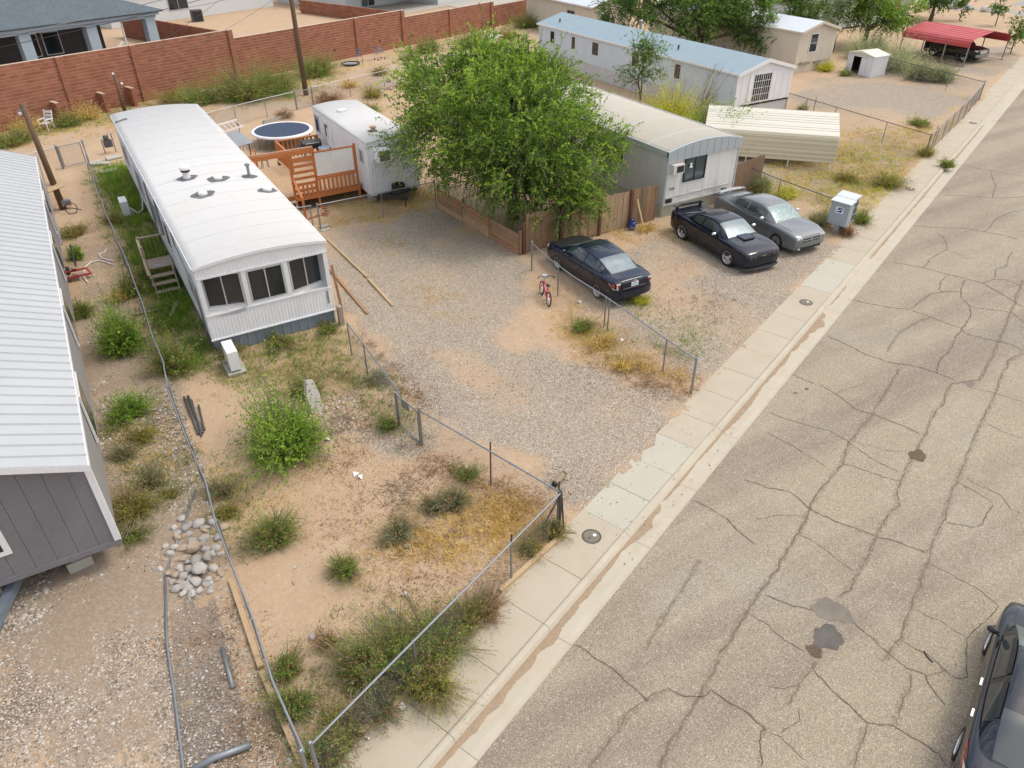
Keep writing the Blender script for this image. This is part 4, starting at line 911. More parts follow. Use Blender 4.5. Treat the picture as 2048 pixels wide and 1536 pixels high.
# ------------------------------------------------------------------ fences
M_['wire'] = mat('fence_wire', (.20,.21,.22), .5, .6, var=.2)
def chain(name, label, top, h=1.2, posts=None, tposts=(), rail=True, mesh=True, sag=0.0, spacing=3.0, heavy=(), cat_='fence', cell=.085, rail_m='galv', ends=True, zb=0., extra=None):
    "chain-link fence: top = ground points in order; posts = list of fractions along it"
    P = [Vector((p[0], p[1], zb)) for p in top]; o = P[0].copy()
    t = thing(name, label, cat_, o)
    cum = [0.0]
    for a, b in zip(P[:-1], P[1:]): cum.append(cum[-1]+(b-a).length)
    Lt = cum[-1]
    def at(d):
        for i in range(len(P)-1):
            if d <= cum[i+1] or i == len(P)-2:
                f = (d-cum[i])/max(1e-6, cum[i+1]-cum[i]); return P[i].lerp(P[i+1], f)-o
    if posts is None:
        n = max(1, int(round(Lt/spacing))); posts = [i/n for i in range(n+1)]
    for i, f in enumerate(posts):
        q = at(f*Lt); end = (f in heavy) or (ends and f in (0, 1))
        pm = MB().tube(q+Vector((0,0,-.1)), q+Vector((0,0,h+(.06 if end else .02))), .036 if end else .024, 8).build('post', M_['galv'], t)
        if end: MB().ball(q+Vector((0,0,h+.06)), .042, 8, 4).build('post_cap', M_['galv'], pm)
    for f in tposts:
        q = at(f*Lt)+Vector((.04,.03,0)); MB().beam(q+Vector((0,0,-.1)), q+Vector((.02,.01,h+.22)), .035, .02).build('steel_stake', M_['rust'], t)
    if rail:
        rp = []; rj = random.Random(len(label)); n = max(2, int(Lt/1.5))
        for i in range(n+1):
            q = at(Lt*i/n); rp.append(q+Vector((rj.uniform(-1,1)*sag, rj.uniform(-1,1)*sag*.3, h-abs(rj.uniform(0,1))*sag*.6)))
        MB().path(rp, .022, 6).build('top_rail', M_[rail_m], t)
    if mesh:
        hw = h-.03; m = MB(); r_ = .0013; V = []; Fc = []
        for sgn in (1, -1):
            d = -hw if sgn > 0 else 0.0
            while d < (Lt if sgn > 0 else Lt+hw):
                a, b = (d, d+hw) if sgn > 0 else (d, d-hw); za, zb_ = .03, hw
                # clip to 0..Lt
                def cl(d0, z0, d1, z1):
                    if d0 > d1: d0, z0, d1, z1 = d1, z1, d0, z0
                    if d1 <= 0 or d0 >= Lt: return None
                    if d0 < 0: z0 += (z1-z0)*(0-d0)/(d1-d0); d0 = 0
                    if d1 > Lt: z1 = z0+(z1-z0)*(Lt-d0)/(d1-d0); d1 = Lt
                    return d0, z0, d1, z1
                c_ = cl(a, za, b, zb_)
                if c_:
                    p = at(c_[0])+Vector((0,0,c_[1])); q = at(c_[2])+Vector((0,0,c_[3])); dd = (q-p)
                    if dd.length > .02:
                        dd.normalize(); s1 = Vector((-dd.y, dd.x, 0)); s1 = s1.normalized() if s1.length > 1e-4 else Vector((1,0,0)); s2 = dd.cross(s1)
                        k = len(V); V += [tuple(p+s1*r_+s2*r_), tuple(p-s1*r_+s2*r_), tuple(p-s2*r_*1.4), tuple(q+s1*r_+s2*r_), tuple(q-s1*r_+s2*r_), tuple(q-s2*r_*1.4)]
                        Fc += [(k,k+1,k+4,k+3),(k+1,k+2,k+5,k+4),(k+2,k,k+3,k+5)]
                d += cell
        link('wire_mesh', np_mesh('wire_mesh', V, Fc, M_['wire']), t)['kind'] = 'stuff'
    return t, at, Lt
def fr(P, pts):  # fractions of pixel-located posts along polyline by projected distance
    return None
chain('chain_link_fence', 'long leaning chain-link fence between the grey home and the white home', [(.25,7.2),(.22,11.5),(.27,15.8),(.22,19.4),(.30,21.2),(.30,28.2),(.20,37.4),(.28,46.6)], sag=.05, spacing=3.1, heavy=(0,1))
chain('chain_link_fence', 'chain-link fence along the sidewalk at the front corner', [G(621,1490,1.2), G(1122,985,1.2)], posts=[0,.33,.74,1.0], tposts=(.735,), sag=.0)
ff = G(1122,985,1.2); fm_ = G(838,820,1.2); fe = G(793,787,1.2)
chain('chain_link_fence', 'chain-link fence from the front corner to the small walk gate', [ff, fm_], posts=[0,1.0], tposts=(.47,.02), sag=.0)
chain('chain_link_fence', 'short chain-link fence from the walk gate to the white home', [G(800,788,1.2), G(728,688,1.2), G(694,646,1.2)], posts=[.68,1.0], ends=False)
def gate(label, p, q, h, sag=.04, plate=False, z0=.08, leg=.1):
    p = Vector((p[0],p[1],0)); q = Vector((q[0],q[1],0)); t = thing('chain_link_gate', label, 'gate', p); d = (q-p)
    c = [Vector((0,0,z0)), d+Vector((0,0,z0-sag)), d+Vector((0,0,h-sag)), Vector((0,0,h))]
    for a, b in ((0,1),(1,2),(2,3),(3,0)): MB().tube(c[a], c[b], .022, 8).build('frame_tube', M_['galv'], t)
    n = int(d.length/.075); V = []; Fc = []
    for sg in (1,-1):
        for i in range(-int(h/.075), n+int(h/.075)):
            u0 = i*.075; pts_ = []
            L_ = d.length; uu0, uu1 = u0, u0+sg*h
            za, zb_ = 0., h; a, b = uu0, uu1
            if a > b: a, b, za, zb_ = b, a, zb_, za
            if b <= 0 or a >= L_: continue
            if a < 0: za += (zb_-za)*(-a)/(b-a); a = 0
            if b > L_: zb_ = za+(zb_-za)*(L_-a)/(b-a); b = L_
            P_ = d*(a/L_)+Vector((0,0,z0+za*(h-z0)/h)); Q_ = d*(b/L_)+Vector((0,0,z0+zb_*(h-z0)/h)); e = Vector((0,0,.003)); k = len(V); s_ = Vector((-d.y,d.x,0)).normalized()*.0013
            V += [tuple(P_+e), tuple(P_-e+s_), tuple(P_-e-s_), tuple(Q_+e), tuple(Q_-e+s_), tuple(Q_-e-s_)]; Fc += [(k,k+1,k+4,k+3),(k+1,k+2,k+5,k+4),(k+2,k,k+3,k+5)]
    link('wire_mesh', np_mesh('wire_mesh', V, Fc, M_['wire']), t)['kind'] = 'stuff'
    if plate: o = MB().bx(0,.34,-.01,.01,-.24,0).build('sign_plate', M_['galv'], t); o.location = d*.22+Vector((0,0,h-.04)); o.rotation_euler = (0,0,math.atan2(d.y,d.x))
    MB().tube((0,0,-.1),(0,0,h+.06),.036,8).build('post', M_['galv'], t).location = -d.normalized()*.07
    return t
gate('small chain-link walk gate with a metal plate in the front yard fence', fe, fm_-(fm_-fe).normalized()*.09, 1.15, plate=True)
# braces at the front corner
t_ = thing('fence_brace', 'splayed steel stakes bracing the front fence corner', 'brace', (ff.x,ff.y,0))
for dx, dy, tp in ((-.28,.30,1.05),(.06,-.12,1.1),(.16,.05,1.3)): MB().tube((dx,dy,-.05),(dx*.1,dy*.1,tp),.02,6).build('stake', M_['rust'], t_)
chain('chain_link_fence', 'chain-link fence between the gravel drive and the parked cars', [G(1393,720,1.2), G(1222,600,1.2), G(1121,537,1.2), (14.1,22.4)], posts=[0,.14,.45,.47,.76,1.0], sag=.0)
chain('chain_link_fence', 'chain-link cross fence between the deck and the tree', [(8.23,30.69), (11.21,30.69), (13.9,30.71)], posts=[0,.525,1.0], heavy=(0,))
chain('chain_link_fence', 'short chain-link fence by the deck steps', [(6.5,30.9), (8.0,30.75)], posts=[.95], ends=False, mesh=True)
chain('chain_link_fence', 'chain-link alley fence behind the trampoline', [(7.0,48.95), (10.76,50.69), (13.55,51.75)], spacing=2.8)
gate('chain-link back gate in the alley fence near the utility pole', (13.62,51.78), (14.86,52.28), 1.15, .0)
chain('chain_link_fence', 'chain-link alley fence behind the big tree', [(14.93,52.34), (22.64,55.21), (33.5,59.6)], spacing=3.1)
chain('chain_link_fence', 'chain-link alley fence behind the grey home', [(-9,42.7), (-2.44,45.43), (-1.05,46.3)], spacing=3)
gate('chain-link back gate beside the leaning utility pole', (-.92,46.36), (.14,46.66), 1.15, .0)
chain('chain_link_fence', 'chain-link fence from the blue-roofed home to the street', [(41.4,34.24), (40.6,23.39)], posts=[0,.16,.38,.73,1.0], tposts=(.22,), rail_m='galv_dark')
chain('chain_link_fence', 'chain-link street fence in front of the far gravel yard', [(40.6,23.39), (47.5,26.1), (49.5,26.85), (55.38,29.35)], spacing=1.9, tposts=(.08,), cell=.1)
chain('chain_link_fence', 'chain-link side fence of the far gravel yard by the grey bushes', [(55.38,29.35), (56.2,34.2), (56.9,37.9)], spacing=3, rail_m='galv_dark', cell=.1)
chain('chain_link_fence', 'chain-link fence beside the grey sedan and the mailboxes', [(28.0,19.2), (27.95,23.3), (28.0,24.6)], posts=[0,.62,1.0], rail_m='galv_dark')

# --- board fences
def plank(mb_mat, parent, p, q, w, t, name='plank'):
    return MB().beam(p, q, w, t).build(name, mb_mat, parent)
t_ = thing('plank_fence', 'tall brown plank fence behind the parked cars', 'fence', (14.55,23.95,0)); rp = random.Random(9)
a0 = Vector((0,0,0)); a1 = Vector((7.1,.05,0)); x = .25
M_['wood_b2'] = mat('tan_fence_wood', (.46,.32,.20), .85, var=.25, scale=4, fine=.18, fscale=24, stretch=(1.5,1.5,.25))
M_['wood_b3'] = mat('dark_fence_wood', (.26,.17,.105), .85, var=.28, scale=4, fine=.18, fscale=24, stretch=(1.5,1.5,.25))
pls = [[MB().bx(0, .136, 0, .018, 0, 1.62+.04*k).mesh('plank', M_[mm]) for k in range(2)] for mm in ('wood_brown','wood_b2','wood_b3')]
while x < 7.05:
    o = link('plank', rp.choice(pls[0] if x < 2 else (pls[1]+pls[1]+pls[0] if x < 5.6 else pls[2]+pls[0]))if True else None, t_, (x, rp.uniform(-.008,.008), .03+rp.uniform(0,.03))); o.rotation_euler = (0, rp.uniform(-.008,.008), 0); x += .146
for z in (.35, 1.3): MB().bx(.2,7.1,.03,.07,z,z+.09).build('rail', M_['wood_b3'], t_)
for x in (.1, 1.95, 3.95, 5.62): MB().bx(x-.06,x+.06,-.09,.02,-.1,1.75 if x > 1 else 1.35).build('post', mat('red_brown_post', (.14,.06,.035), .8, var=.2), t_)
t_ = thing('board_fence', 'low horizontal board fence under the big tree', 'fence', (14.42,23.9,0))
dv = Vector((13.95-14.42, 30.6-23.9, 0)); nb = 4
for seg in range(3):
    p = dv*(seg/3+.005); q = dv*((seg+1)/3-.005)
    for r in range(nb): MB().beam(p+Vector((0,0,.12+r*.235)), q+Vector((0,0,.12+r*.235+rp.uniform(-.02,.02))), .03, .22).build('board', rp.choice([M_['wood_red'],M_['wood_brown'],M_['wood_b2']]), t_)
for f in (.0,.335,.665,1.0): q = dv*f+Vector((.06,0,0)); MB().bx(q.x-.05,q.x+.05,q.y-.05,q.y+.05,-.1,1.08).build('post', M_['wood_b3'], t_)
t_ = thing('plank_gate', 'dark plank gate panel beside the pale home', 'gate', (26.6,24.15,0)); x = 0
while x < 2.3: link('plank', rp.choice(pls[2]), t_, (x, rp.uniform(-.01,.01)+x*.2, .05)); x += .15
for z in (.4,1.3): MB().beam((0,.05,z),(2.35,.52,z),.04,.09).build('rail', M_['wood_b3'], t_)
# --- utility poles and wires
def pole(label, p, h, r, lean=(0,0), wire_z=None):
    t = thing('utility_pole', label, 'utility pole', (p[0],p[1],0)); MB().path([(0,0,-.2),(lean[0]*.5,lean[1]*.5,h*.5),(lean[0],lean[1],h)], [r*1.2,r,r*.85], 10).build('pole', M_['brown_pole'], t, True); return t
p1 = pole('leaning wooden utility pole beside the grey home', (-1.45,39.63), 4.85, .13, (-.12,.0))
MB().bx(-.2,.2,-.16,.10,.5,.75).build('meter_box', M_['galv'], p1).location = (.2,-.1,-.3)
m = MB().bx(-.35,-.05,-.05,.05,4.5,4.62); m.build('bracket', M_['galv'], p1); MB().ball((-.3,0,4.45),.09,8,5).build('insulator', M_['white_plain'], p1); MB().ball((-.1,.05,3.95),.05,8,5).build('insulator', M_['white_plain'], p1)
p2 = pole('tall brown utility pole in the alley behind the trampoline', (15.42,55.6), 10.5, .16)
MB().beam((-1.1,.2,9.8),(1.1,-.2,9.8),.1,.12).build('crossarm', M_['brown_pole'], p2)
p0 = pole('short brown post with white insulator by the block wall', (3.45,57.6), 2.35, .11)
MB().ball((-.05,0,2.4),.08,8,5).build('insulator', M_['white_plain'], p0); MB().ball((.3,0,1.75),.09,8,5).build('insulator', M_['white_plain'], p0); MB().beam((0,0,1.7),(.3,0,1.72),.04,.04).build('bracket', M_['galv_dark'], p0)
def wire(label, p, q, sag, r=.008, name='overhead_wire', mm='black_plastic'):
    p = Vector(p); q = Vector(q); n = 18; pts = []
    for i in range(n+1):
        f = i/n; c = p.lerp(q, f); c.z -= sag*4*f*(1-f); pts.append(c)
    o = MB().path(pts, r, 4).build(name, M_[mm]); return tag(o, label, 'wire', 'overhead wires')
wire('upper of two overhead wires crossing in front of the shingled house', S(8,50.5,5.05), (15.42,55.6,8.2), .35, .026, mm='galv')
wire('lower of two overhead wires crossing in front of the shingled house', S(8,50.5,4.75), (15.42,55.6,7.7), .45, .02)
wire('service wire from the alley pole down to the short post', (15.42,55.6,6.9), (3.5,57.6,2.4), .6, .012, mm='galv')
wire('service wire from the alley pole toward the leaning pole', (15.42,55.6,9.6), (-1.5,39.63,4.6), .9, .010)
wire('thin wire from the alley pole over the block wall to the white house', (15.42,55.6,8.0), S(60,66.3,4.4), .8, .012)
wire('thin wire from the alley pole back to the shingled house', (15.42,55.6,7.4), S(31.2,57.0,5.0), .3, .012)

# ------------------------------------------------------------------ deck
dk = thing('deck', 'orange stained wooden deck with lattice screen and steps', 'deck', (8.1,33.6,0)); X0, Y0 = 8.1, 33.6
OR = M_['deck_orange']
def P3(x, y, z): return Vector((x-X0, y-Y0, z))
x = 6.15
while x < 11.2:
    y1 = 39.2 if x > 8.8 else 38.3
    o = MB().bx(0,.132,0,y1-33.55,-.035,0).build('floor_board', M_['deck_floor'], dk); o.location = P3(x, 33.56, .75+rp.uniform(-.002,.002)); x += .14
for (xa, ya, xb, yb) in ((6.15,33.55,11.2,33.55),(11.2,33.55,11.2,39.2),(8.8,39.2,11.2,39.2)): MB().beam(P3(xa,ya,.61), P3(xb,yb,.61), .04, .22).build('rim_board', OR, dk)
for x, y, zt, w in ((8.05,33.5,2.66,.1),(9.15,33.5,2.66,.1),(11.15,33.5,2.72,.1),(6.35,33.5,2.7,.1),(8.9,39.2,1.75,.1),(11.1,39.2,1.75,.1),(8.9,36.6,1.75,.1),(7.55,38.25,1.75,.1)):
    MB().bx(x-X0-w/2, x-X0+w/2, y-Y0-w/2, y-Y0+w/2, -.05, zt).build('post', OR, dk)
MB().beam(P3(6.3,33.43,2.72), P3(9.2,33.43,2.72), .045, .19).build('beam', OR, dk)
MB().beam(P3(6.3,33.56,2.84), P3(9.2,33.56,2.84), .2, .04).build('beam_cap', M_['wood_red'], dk)
for i in range(6): z = .98+i*.28; MB().beam(P3(8.08,33.44,z), P3(9.12,33.44,z), .03, .13 if i != 5 else .2).build('privacy_slat', OR, dk)
# lower balustrade
MB().beam(P3(8.05,33.44,.60), P3(11.2,33.44,.60), .035, .19).build('bottom_rail', OR, dk); MB().beam(P3(9.1,33.44,1.38), P3(11.2,33.44,1.38), .05, .10).build('top_rail', OR, dk)
x = 8.2
while x < 11.1: MB().bx(x-X0, x-X0+.10, -.19, -.165, .66, 1.36 if x > 9.1 else 1.2).build('baluster', OR, dk); x += .205
# lattice screen in a frame
lt = MB().beam(P3(9.15,33.47,1.47), P3(11.1,33.47,1.47), .04, .06).beam(P3(9.15,33.47,2.60), P3(11.1,33.47,2.60), .05, .07).beam(P3(9.19,33.47,1.5), P3(9.19,33.47,2.6), .04, .05).beam(P3(11.07,33.47,1.5), P3(11.07,33.47,2.6), .05, .06).build('lattice_frame', OR, dk)
m = MB(); x0_, x1_, z0_, z1_ = 9.2, 11.05, 1.5, 2.57; sp = .125
for sg in (1,-1):
    c_ = -3.0
    while c_ < 6:
        # line z = z0 + sg*(x-x0) + c
        pts_ = []
        for xx in (x0_, x1_):
            zz = z0_+sg*(xx-x0_)+c_
            if z0_ <= zz <= z1_: pts_.append((xx, zz))
        for zz in (z0_, z1_):
            xx = x0_+(zz-z0_-c_)/sg
            if x0_ < xx < x1_: pts_.append((xx, zz))
        if len(pts_) >= 2: m.beam(P3(pts_[0][0], 33.47+.012*sg, pts_[0][1]), P3(pts_[1][0], 33.47+.012*sg, pts_[1][1]), .05, .011, 0, (0,1,0.0001)) if (Vector(pts_[0])-Vector(pts_[1])).length > .06 else None
        c_ += sp
lat = m.build('lattice', mat('pale_lattice', (.86,.84,.80), .7, var=.1), dk); lat['kind'] = 'stuff'
# steps and handrails
for i in range(4):
    z = .58-i*.17; y = 33.28-i*.27; MB().bx(6.3-X0, 8.0-X0, y-Y0-.14, y-Y0+.14, z-.04, z).build('tread', M_['wood_grey'], dk)
for x in (6.35,7.95): MB().beam(P3(x,33.5,.5), P3(x,32.35,-.06), .05, .22).build('stringer', M_['wood_grey'], dk)
MB().beam(P3(8.07,33.45,1.55), P3(8.07,32.4,1.0), .09, .05).build('handrail', OR, dk); MB().bx(-.08,.02,-1.28,-1.18,-.05,1.0).build('post', OR, dk)
# back rail
MB().beam(P3(8.9,39.2,1.72), P3(11.15,39.2,1.72), .09, .05).build('top_rail', OR, dk); MB().beam(P3(8.9,36.6,1.72), P3(8.9,39.2,1.72), .09, .05).build('top_rail', OR, dk)
MB().beam(P3(6.35,33.55,1.62), P3(7.55,38.25,1.62), .05, .12).build('top_rail', OR, dk)
for (xa, ya, xb, yb) in ((8.95,39.2,11.1,39.2),(8.9,36.7,8.9,39.1)):
    n = int(math.hypot(xb-xa, yb-ya)/.2)
    for i in range(n): f = (i+.5)/n; c_ = P3(xa+(xb-xa)*f, ya+(yb-ya)*f, 0); MB().bx(c_.x-.045,c_.x+.045,c_.y-.0125,c_.y+.0125,.8,1.7).build('baluster', OR, dk)
# --- trampoline
tc = Vector((10.62,44.6,0)); tp = thing('trampoline', 'round trampoline with dark blue mat and white rim pad', 'trampoline', tc); ra = 1.75; zz = .78
MB().lathe([(1.42,zz+.03),(1.46,zz+.05),(1.70,zz+.04),(1.76,zz-.0),(1.76,zz-.05)], 48).build('bed_under', M_['white_plain'], tp).hide_render = False
for c in list(tp.children): bpy.data.objects.remove(c)
m = MB(); n = 48
for r_, z_ in ((1.58,zz+.035),(1.61,zz+.05),(1.72,zz+.05),(1.77,zz+.0),(1.77,zz-.06)):
    m.v += [(r_*math.cos(2*math.pi*j/n), r_*math.sin(2*math.pi*j/n), z_) for j in range(n)]
for i in range(4):
    for j in range(n): m.f.append((i*n+j, (i+1)*n+j, (i+1)*n+(j+1)%n, i*n+(j+1)%n)); m.m.append(0)
m.build('rim_pad', M_['white_plain'], tp, True)
m = MB(); vs = [(0,0,zz-.03)]+[(1.60*math.cos(2*math.pi*j/n), 1.60*math.sin(2*math.pi*j/n), zz+.03) for j in range(n)]; m.add(vs, [(0,1+j,1+(j+1)%n) for j in range(n)]); m.build('jump_mat', mat('navy_mat', (.025,.042,.085), .6, var=.15), tp)
for j in range(4):
    a = .6+j*math.pi/2; pts_ = [Vector((1.72*math.cos(a+s_), 1.72*math.sin(a+s_), z_)) for s_, z_ in ((-.22,zz-.05),(-.22,.02),(.22,.02),(.22,zz-.05))]
    MB().path(pts_, .024, 6).build('leg', M_['galv'], tp)
# --- grill, bin, stool on and by the deck
gl = thing('grill', 'black barbecue grill on the deck corner', 'grill', (10.55,38.55,.75))
MB().bx(-.5,.5,-.22,.22,.55,.75).build('firebox', M_['black_plastic'], gl); m = MB(); n = 10
vs = []
for i in range(n+1):
    a = math.pi*i/n; vs += [(-.5,-.24*math.cos(a),.76+.22*math.sin(a)),(.5,-.24*math.cos(a),.76+.22*math.sin(a))]
m.add(vs, [(2*i,2*i+1,2*i+3,2*i+2) for i in range(n)]+[tuple(range(0,2*n+2,2)),tuple(range(1,2*n+2,2))[::-1]]); m.build('lid', plain('dark_enamel', (.03,.032,.035), .35), gl, False)
for x in (-.42,.42):
    for y in (-.18,.18): MB().tube((x,y,0),(x*.9,y*.9,.56),.02,6).build('leg', M_['black_plastic'], gl)
MB().bx(-.85,-.5,-.2,.2,.70,.73).build('side_shelf', M_['black_plastic'], gl); MB().tube((-.35,-.28,.86),(.35,-.28,.86),.015,6).build('handle', M_['alu'], gl)
bn = thing('bin', 'pale blue plastic bin standing beside the white trailer', 'bin', (11.05,38.0,.75)); MB().lathe([(.22,0),(.28,.62),(.31,.62),(.31,.66),(.27,.66),(.21,.05)], 20).build('tub', mat('pale_blue_plastic', (.55,.66,.72), .45), bn, False); MB().lathe([(.27,.0),(.27,.02)], 18, (0,0,.55)).build('contents', M_['white_plain'], bn)
st = thing('stool', 'round pale topped stool behind the deck', 'stool', (8.4,40.4,0)); MB().lathe([(.28,.55),(.3,.58),(.3,.63),(.2,.66)], 18).build('seat', M_['wood_pale'], st)
for j in range(4): a = .8+j*1.571; MB().tube((.26*math.cos(a),.26*math.sin(a),0),(.18*math.cos(a),.18*math.sin(a),.56),.02,6).build('leg', M_['wood_grey'], st)

# --- steps at the side of the white home
sp_ = thing('porch_steps', 'weathered wooden steps up to the side of the white home', 'steps', (1.0,27.6,0)); WG = M_['wood_grey']
for i in range(5): MB().bx(-.05+.01*i,.84,.9+i*.19,.9+i*.19+.175,.80,.84).build('tread', WG, sp_)
for i in range(3): z = .62-i*.2; y = .70-i*.28; MB().bx(-.12,.78,y-.15,y+.13,z-.04,z).build('tread', WG, sp_)
for x in (-.05,.76): MB().beam((x,.95,.78),(x,-.15,-.02),.04,.2).build('stringer', WG, sp_)
for x, y in ((-.08,1.9),(.8,1.9),(-.08,.9),(.8,.9)): MB().bx(x-.045,x+.045,y-.045,y+.045,-.05,1.75 if x < 0 else .8).build('post', WG, sp_)
MB().beam((-.08,1.9,1.7),(.86,1.9,1.7),.09,.05).build('handrail', WG, sp_); MB().beam((-.1,1.9,1.68),(-.14,.0,.95),.09,.05).build('handrail', WG, sp_)
for i in range(5): MB().tube((.05+i*.16,1.9,.82),(.05+i*.16,1.9,1.68),.012,5).build('baluster', M_['rust'], sp_)
MB().add([(.15,1.0,.845),(.55,1.05,.845),(.6,1.25,.845),(.2,1.22,.845)], [(0,1,2,3)]).build('loose_paper', M_['galv'], sp_)
for k, (x, y, r_) in enumerate(((.55,26.9,.15),(.5,26.6,-.1),(1.3,26.3,1.2))):
    o = MB().bx(-.55,.55,-.07,.07,0,.04).build('loose_board', WG); o.location = (x,y,.02+.035*k); o.rotation_euler = (0,0,r_); tag(o, ['grey loose board lying at the foot of the wooden steps, upper one','grey loose board lying at the foot of the wooden steps, lower one','grey loose board lying crosswise nearest the white home'][k], 'board')
# --- split air conditioner units
def split_unit(label, p, rot):
    t = thing('air_conditioner', label, 'air conditioner', p, rot)
    MB().bx(-.5,.5,-.28,.28,0,.08).build('pad', M_['concrete'], t); MB().bx(-.42,.42,-.16,.16,.14,.80).build('case', M_['white_plain'], t)
    for x in (-.3,.3): MB().bx(x-.05,x+.05,-.15,.15,.08,.14).build('foot', M_['galv_dark'], t)
    g_ = MB().bx(-.36,.22,-.172,-.158,.2,.74).build('grille', M_['black_plastic'], t); m = MB()
    for i in range(8): m.bx(-.36,.22,-.18,-.170,.22+i*.065,.235+i*.065)
    for i in range(7): m.bx(-.35+i*.09,-.34+i*.09,-.18,-.170,.2,.74)
    m.build('grille_bar', M_['white_plain'], g_); return t
u1 = split_unit('white outdoor unit on a slab in front of the white home', (2.25,21.35,0), math.pi/2)
MB().path([(.42,.05,.4),(.6,.15,.15),(.75,.25,.1),(.95,.3,.35)], .035, 6).build('hose', M_['black_rubber'], u1)
u2 = split_unit('white outdoor unit in the tall grass behind the white home', (1.05,37.1,0), math.pi/2)
MB().path([(-.2,-.18,.45),(-.3,-.45,.15),(-.1,-.7,.2),(0,-.82,.6),(0,-.84,1.6)], .035, 6).build('hose', M_['white_plain'], u2)
# --- mailbox cluster
M_['mail_grey'] = mat('mailbox_grey', (.36,.42,.46), .5, .1, var=.05, dirt=(.25,.24,.22), damt=.25)
M_['mail_pale'] = mat('mailbox_pale_top', (.60,.64,.65), .5, .1, var=.05)
def text_flat(*a, **k): return text(*a, **k)
mbx = thing('mailbox', 'grey cluster mailbox with blue eagle emblem by the sidewalk', 'mailbox', (27.55,18.75,0), -math.pi/2+.2)
MB().bx(-.42,.42,-.16,.20,.42,1.42).build('cabinet', M_['mail_grey'], mbx); m = MB().add([(-.46,-.22,1.42),(.46,-.22,1.42),(.46,.25,1.46),(-.46,.25,1.46),(-.46,-.22,1.45),(.46,-.22,1.45),(.46,.25,1.52),(-.46,.25,1.52)], [(0,3,2,1),(4,5,6,7),(0,1,5,4),(1,2,6,5),(2,3,7,6),(3,0,4,7)]); m.build('cap', M_['mail_pale'], mbx)
MB().bx(-.12,.12,-.08,.10,-.05,.42).build('pedestal', M_['mail_grey'], mbx); MB().bx(-.2,.2,-.16,.18,-.05,.02).build('base_plate', M_['concrete'], mbx)
e_ = MB().bx(-.17,.17,-.164,-.160,.95,1.22).build('emblem_plate', plain('emblem_white', (.72,.74,.76)), mbx)
EM = plain('emblem_blue', (.02,.05,.20)); 
# eagle head mark: a swept blue parallelogram with a white beak notch
def flat(poly, y, mm, parent, name): 
    m = MB(); m.add([(x, y, z) for x, z in poly], [tuple(range(len(poly)))]); return m.build(name, mm, parent)
flat([(-.14,.99),(.09,.99),(.15,1.19),(-.06,1.19)], -.167, EM, e_, 'emblem_field'); flat([(-.14,1.06),(-.02,1.09),(.05,1.14),(.12,1.13),(.125,1.11),(.05,1.10),(-.02,1.04),(-.13,1.02)], -.169, plain('emblem_white2', (.75,.75,.75)), e_, 'emblem_mark')
mb2 = thing('mailbox', 'grey parcel cabinet with pale lid behind the emblem mailbox', 'mailbox', (28.12,18.95,0), -math.pi/2+.2)
MB().bx(-.40,.40,-.2,.2,.45,1.46).build('cabinet', M_['mail_grey'], mb2); MB().add([(-.44,-.25,1.46),(.44,-.25,1.46),(.44,.26,1.52),(-.44,.26,1.52),(-.44,-.25,1.50),(.44,-.25,1.50),(.44,.26,1.60),(-.44,.26,1.60)], [(0,3,2,1),(4,5,6,7),(0,1,5,4),(1,2,6,5),(2,3,7,6),(3,0,4,7)]).build('cap', M_['mail_pale'], mb2)
MB().bx(-.12,.12,-.08,.1,-.05,.45).build('pedestal', M_['galv_dark'], mb2)
for k in range(3): MB().bx(.402,.408,-.17,.17,.52+k*.3,.78+k*.3).build('parcel_door', M_['galv_dark'], mb2)

# --- cream metal carport resting low behind the pale home
M_['cream_metal'] = mat('cream_ribbed_metal', (.64,.61,.52), .45, .05, var=.04); M_['tan_metal'] = mat('tan_ribbed_metal', (.62,.56,.42), .5, .05, var=.05)
cp = thing('carport', 'low cream ribbed metal carport shell behind the pale home', 'carport', (34.41,24.59,0), math.atan2(.721,-.693)); Lc = 6.9
prof = []; 
for z in (.32,.5,.7,.9,1.1,1.3,1.5): prof.append((0,z))
for a in (20,40,60): prof.append((.16-.16*math.cos(R(a)), 1.56+.16*math.sin(R(a))))
for i in range(1,9): prof.append((.14+2.16*i/8, 1.72+.66*i/8))
half = prof; full = prof+[(4.6-y,z) for y,z in prof[::-1][1:]]
def ribs(pr, pitch=.23):
    out = []; L_ = 0
    for (a,b),(c,d) in zip(pr[:-1],pr[1:]): out.append((a,b))
    return pr
m = MB(); # panels ribbed along their length: ribs are ridges parallel to the long axis
pts2 = []
cumd = 0; dense = []
for (y0_,z0_),(y1_,z1_) in zip(full[:-1], full[1:]):
    d_ = math.hypot(y1_-y0_, z1_-z0_); k = max(1, int(d_/.02))
    for i in range(k): dense.append((y0_+(y1_-y0_)*i/k, z0_+(z1_-z0_)*i/k, cumd+d_*i/k, (y1_-y0_)/d_, (z1_-z0_)/d_))
    cumd += d_
for y, z, d_, ty, tz in dense:
    ph = (d_ % .23)/.23; h_ = .02 if .06 < ph < .20 else 0.
    if .0 <= ph < .26: pts2.append((y-tz*h_*1, z+ty*h_))
    elif .45 < ph < .55 : pts2.append((y, z))
vs = [(0, -y, z) for y, z in pts2]+[(Lc, -y, z) for y, z in pts2]; n = len(pts2)
fs = [(i, i+1, n+i+1, n+i) for i in range(n-1)]; mi_ = [1 if pts2[i][1] < 1.62 and pts2[i][0] < 1 else 0 for i in range(n-1)]
m.add(vs, fs); m.m = mi_; sh = m.build('shell', [M_['cream_metal'], M_['tan_metal']], cp)
m = MB();
for x in (.15, 2.3, 4.5, Lc-.15):
    for y in (-.04,-4.56): MB().tube((x,y,-.1),(x,y,1.6),.03,6).build('post', M_['white_plain'], cp)
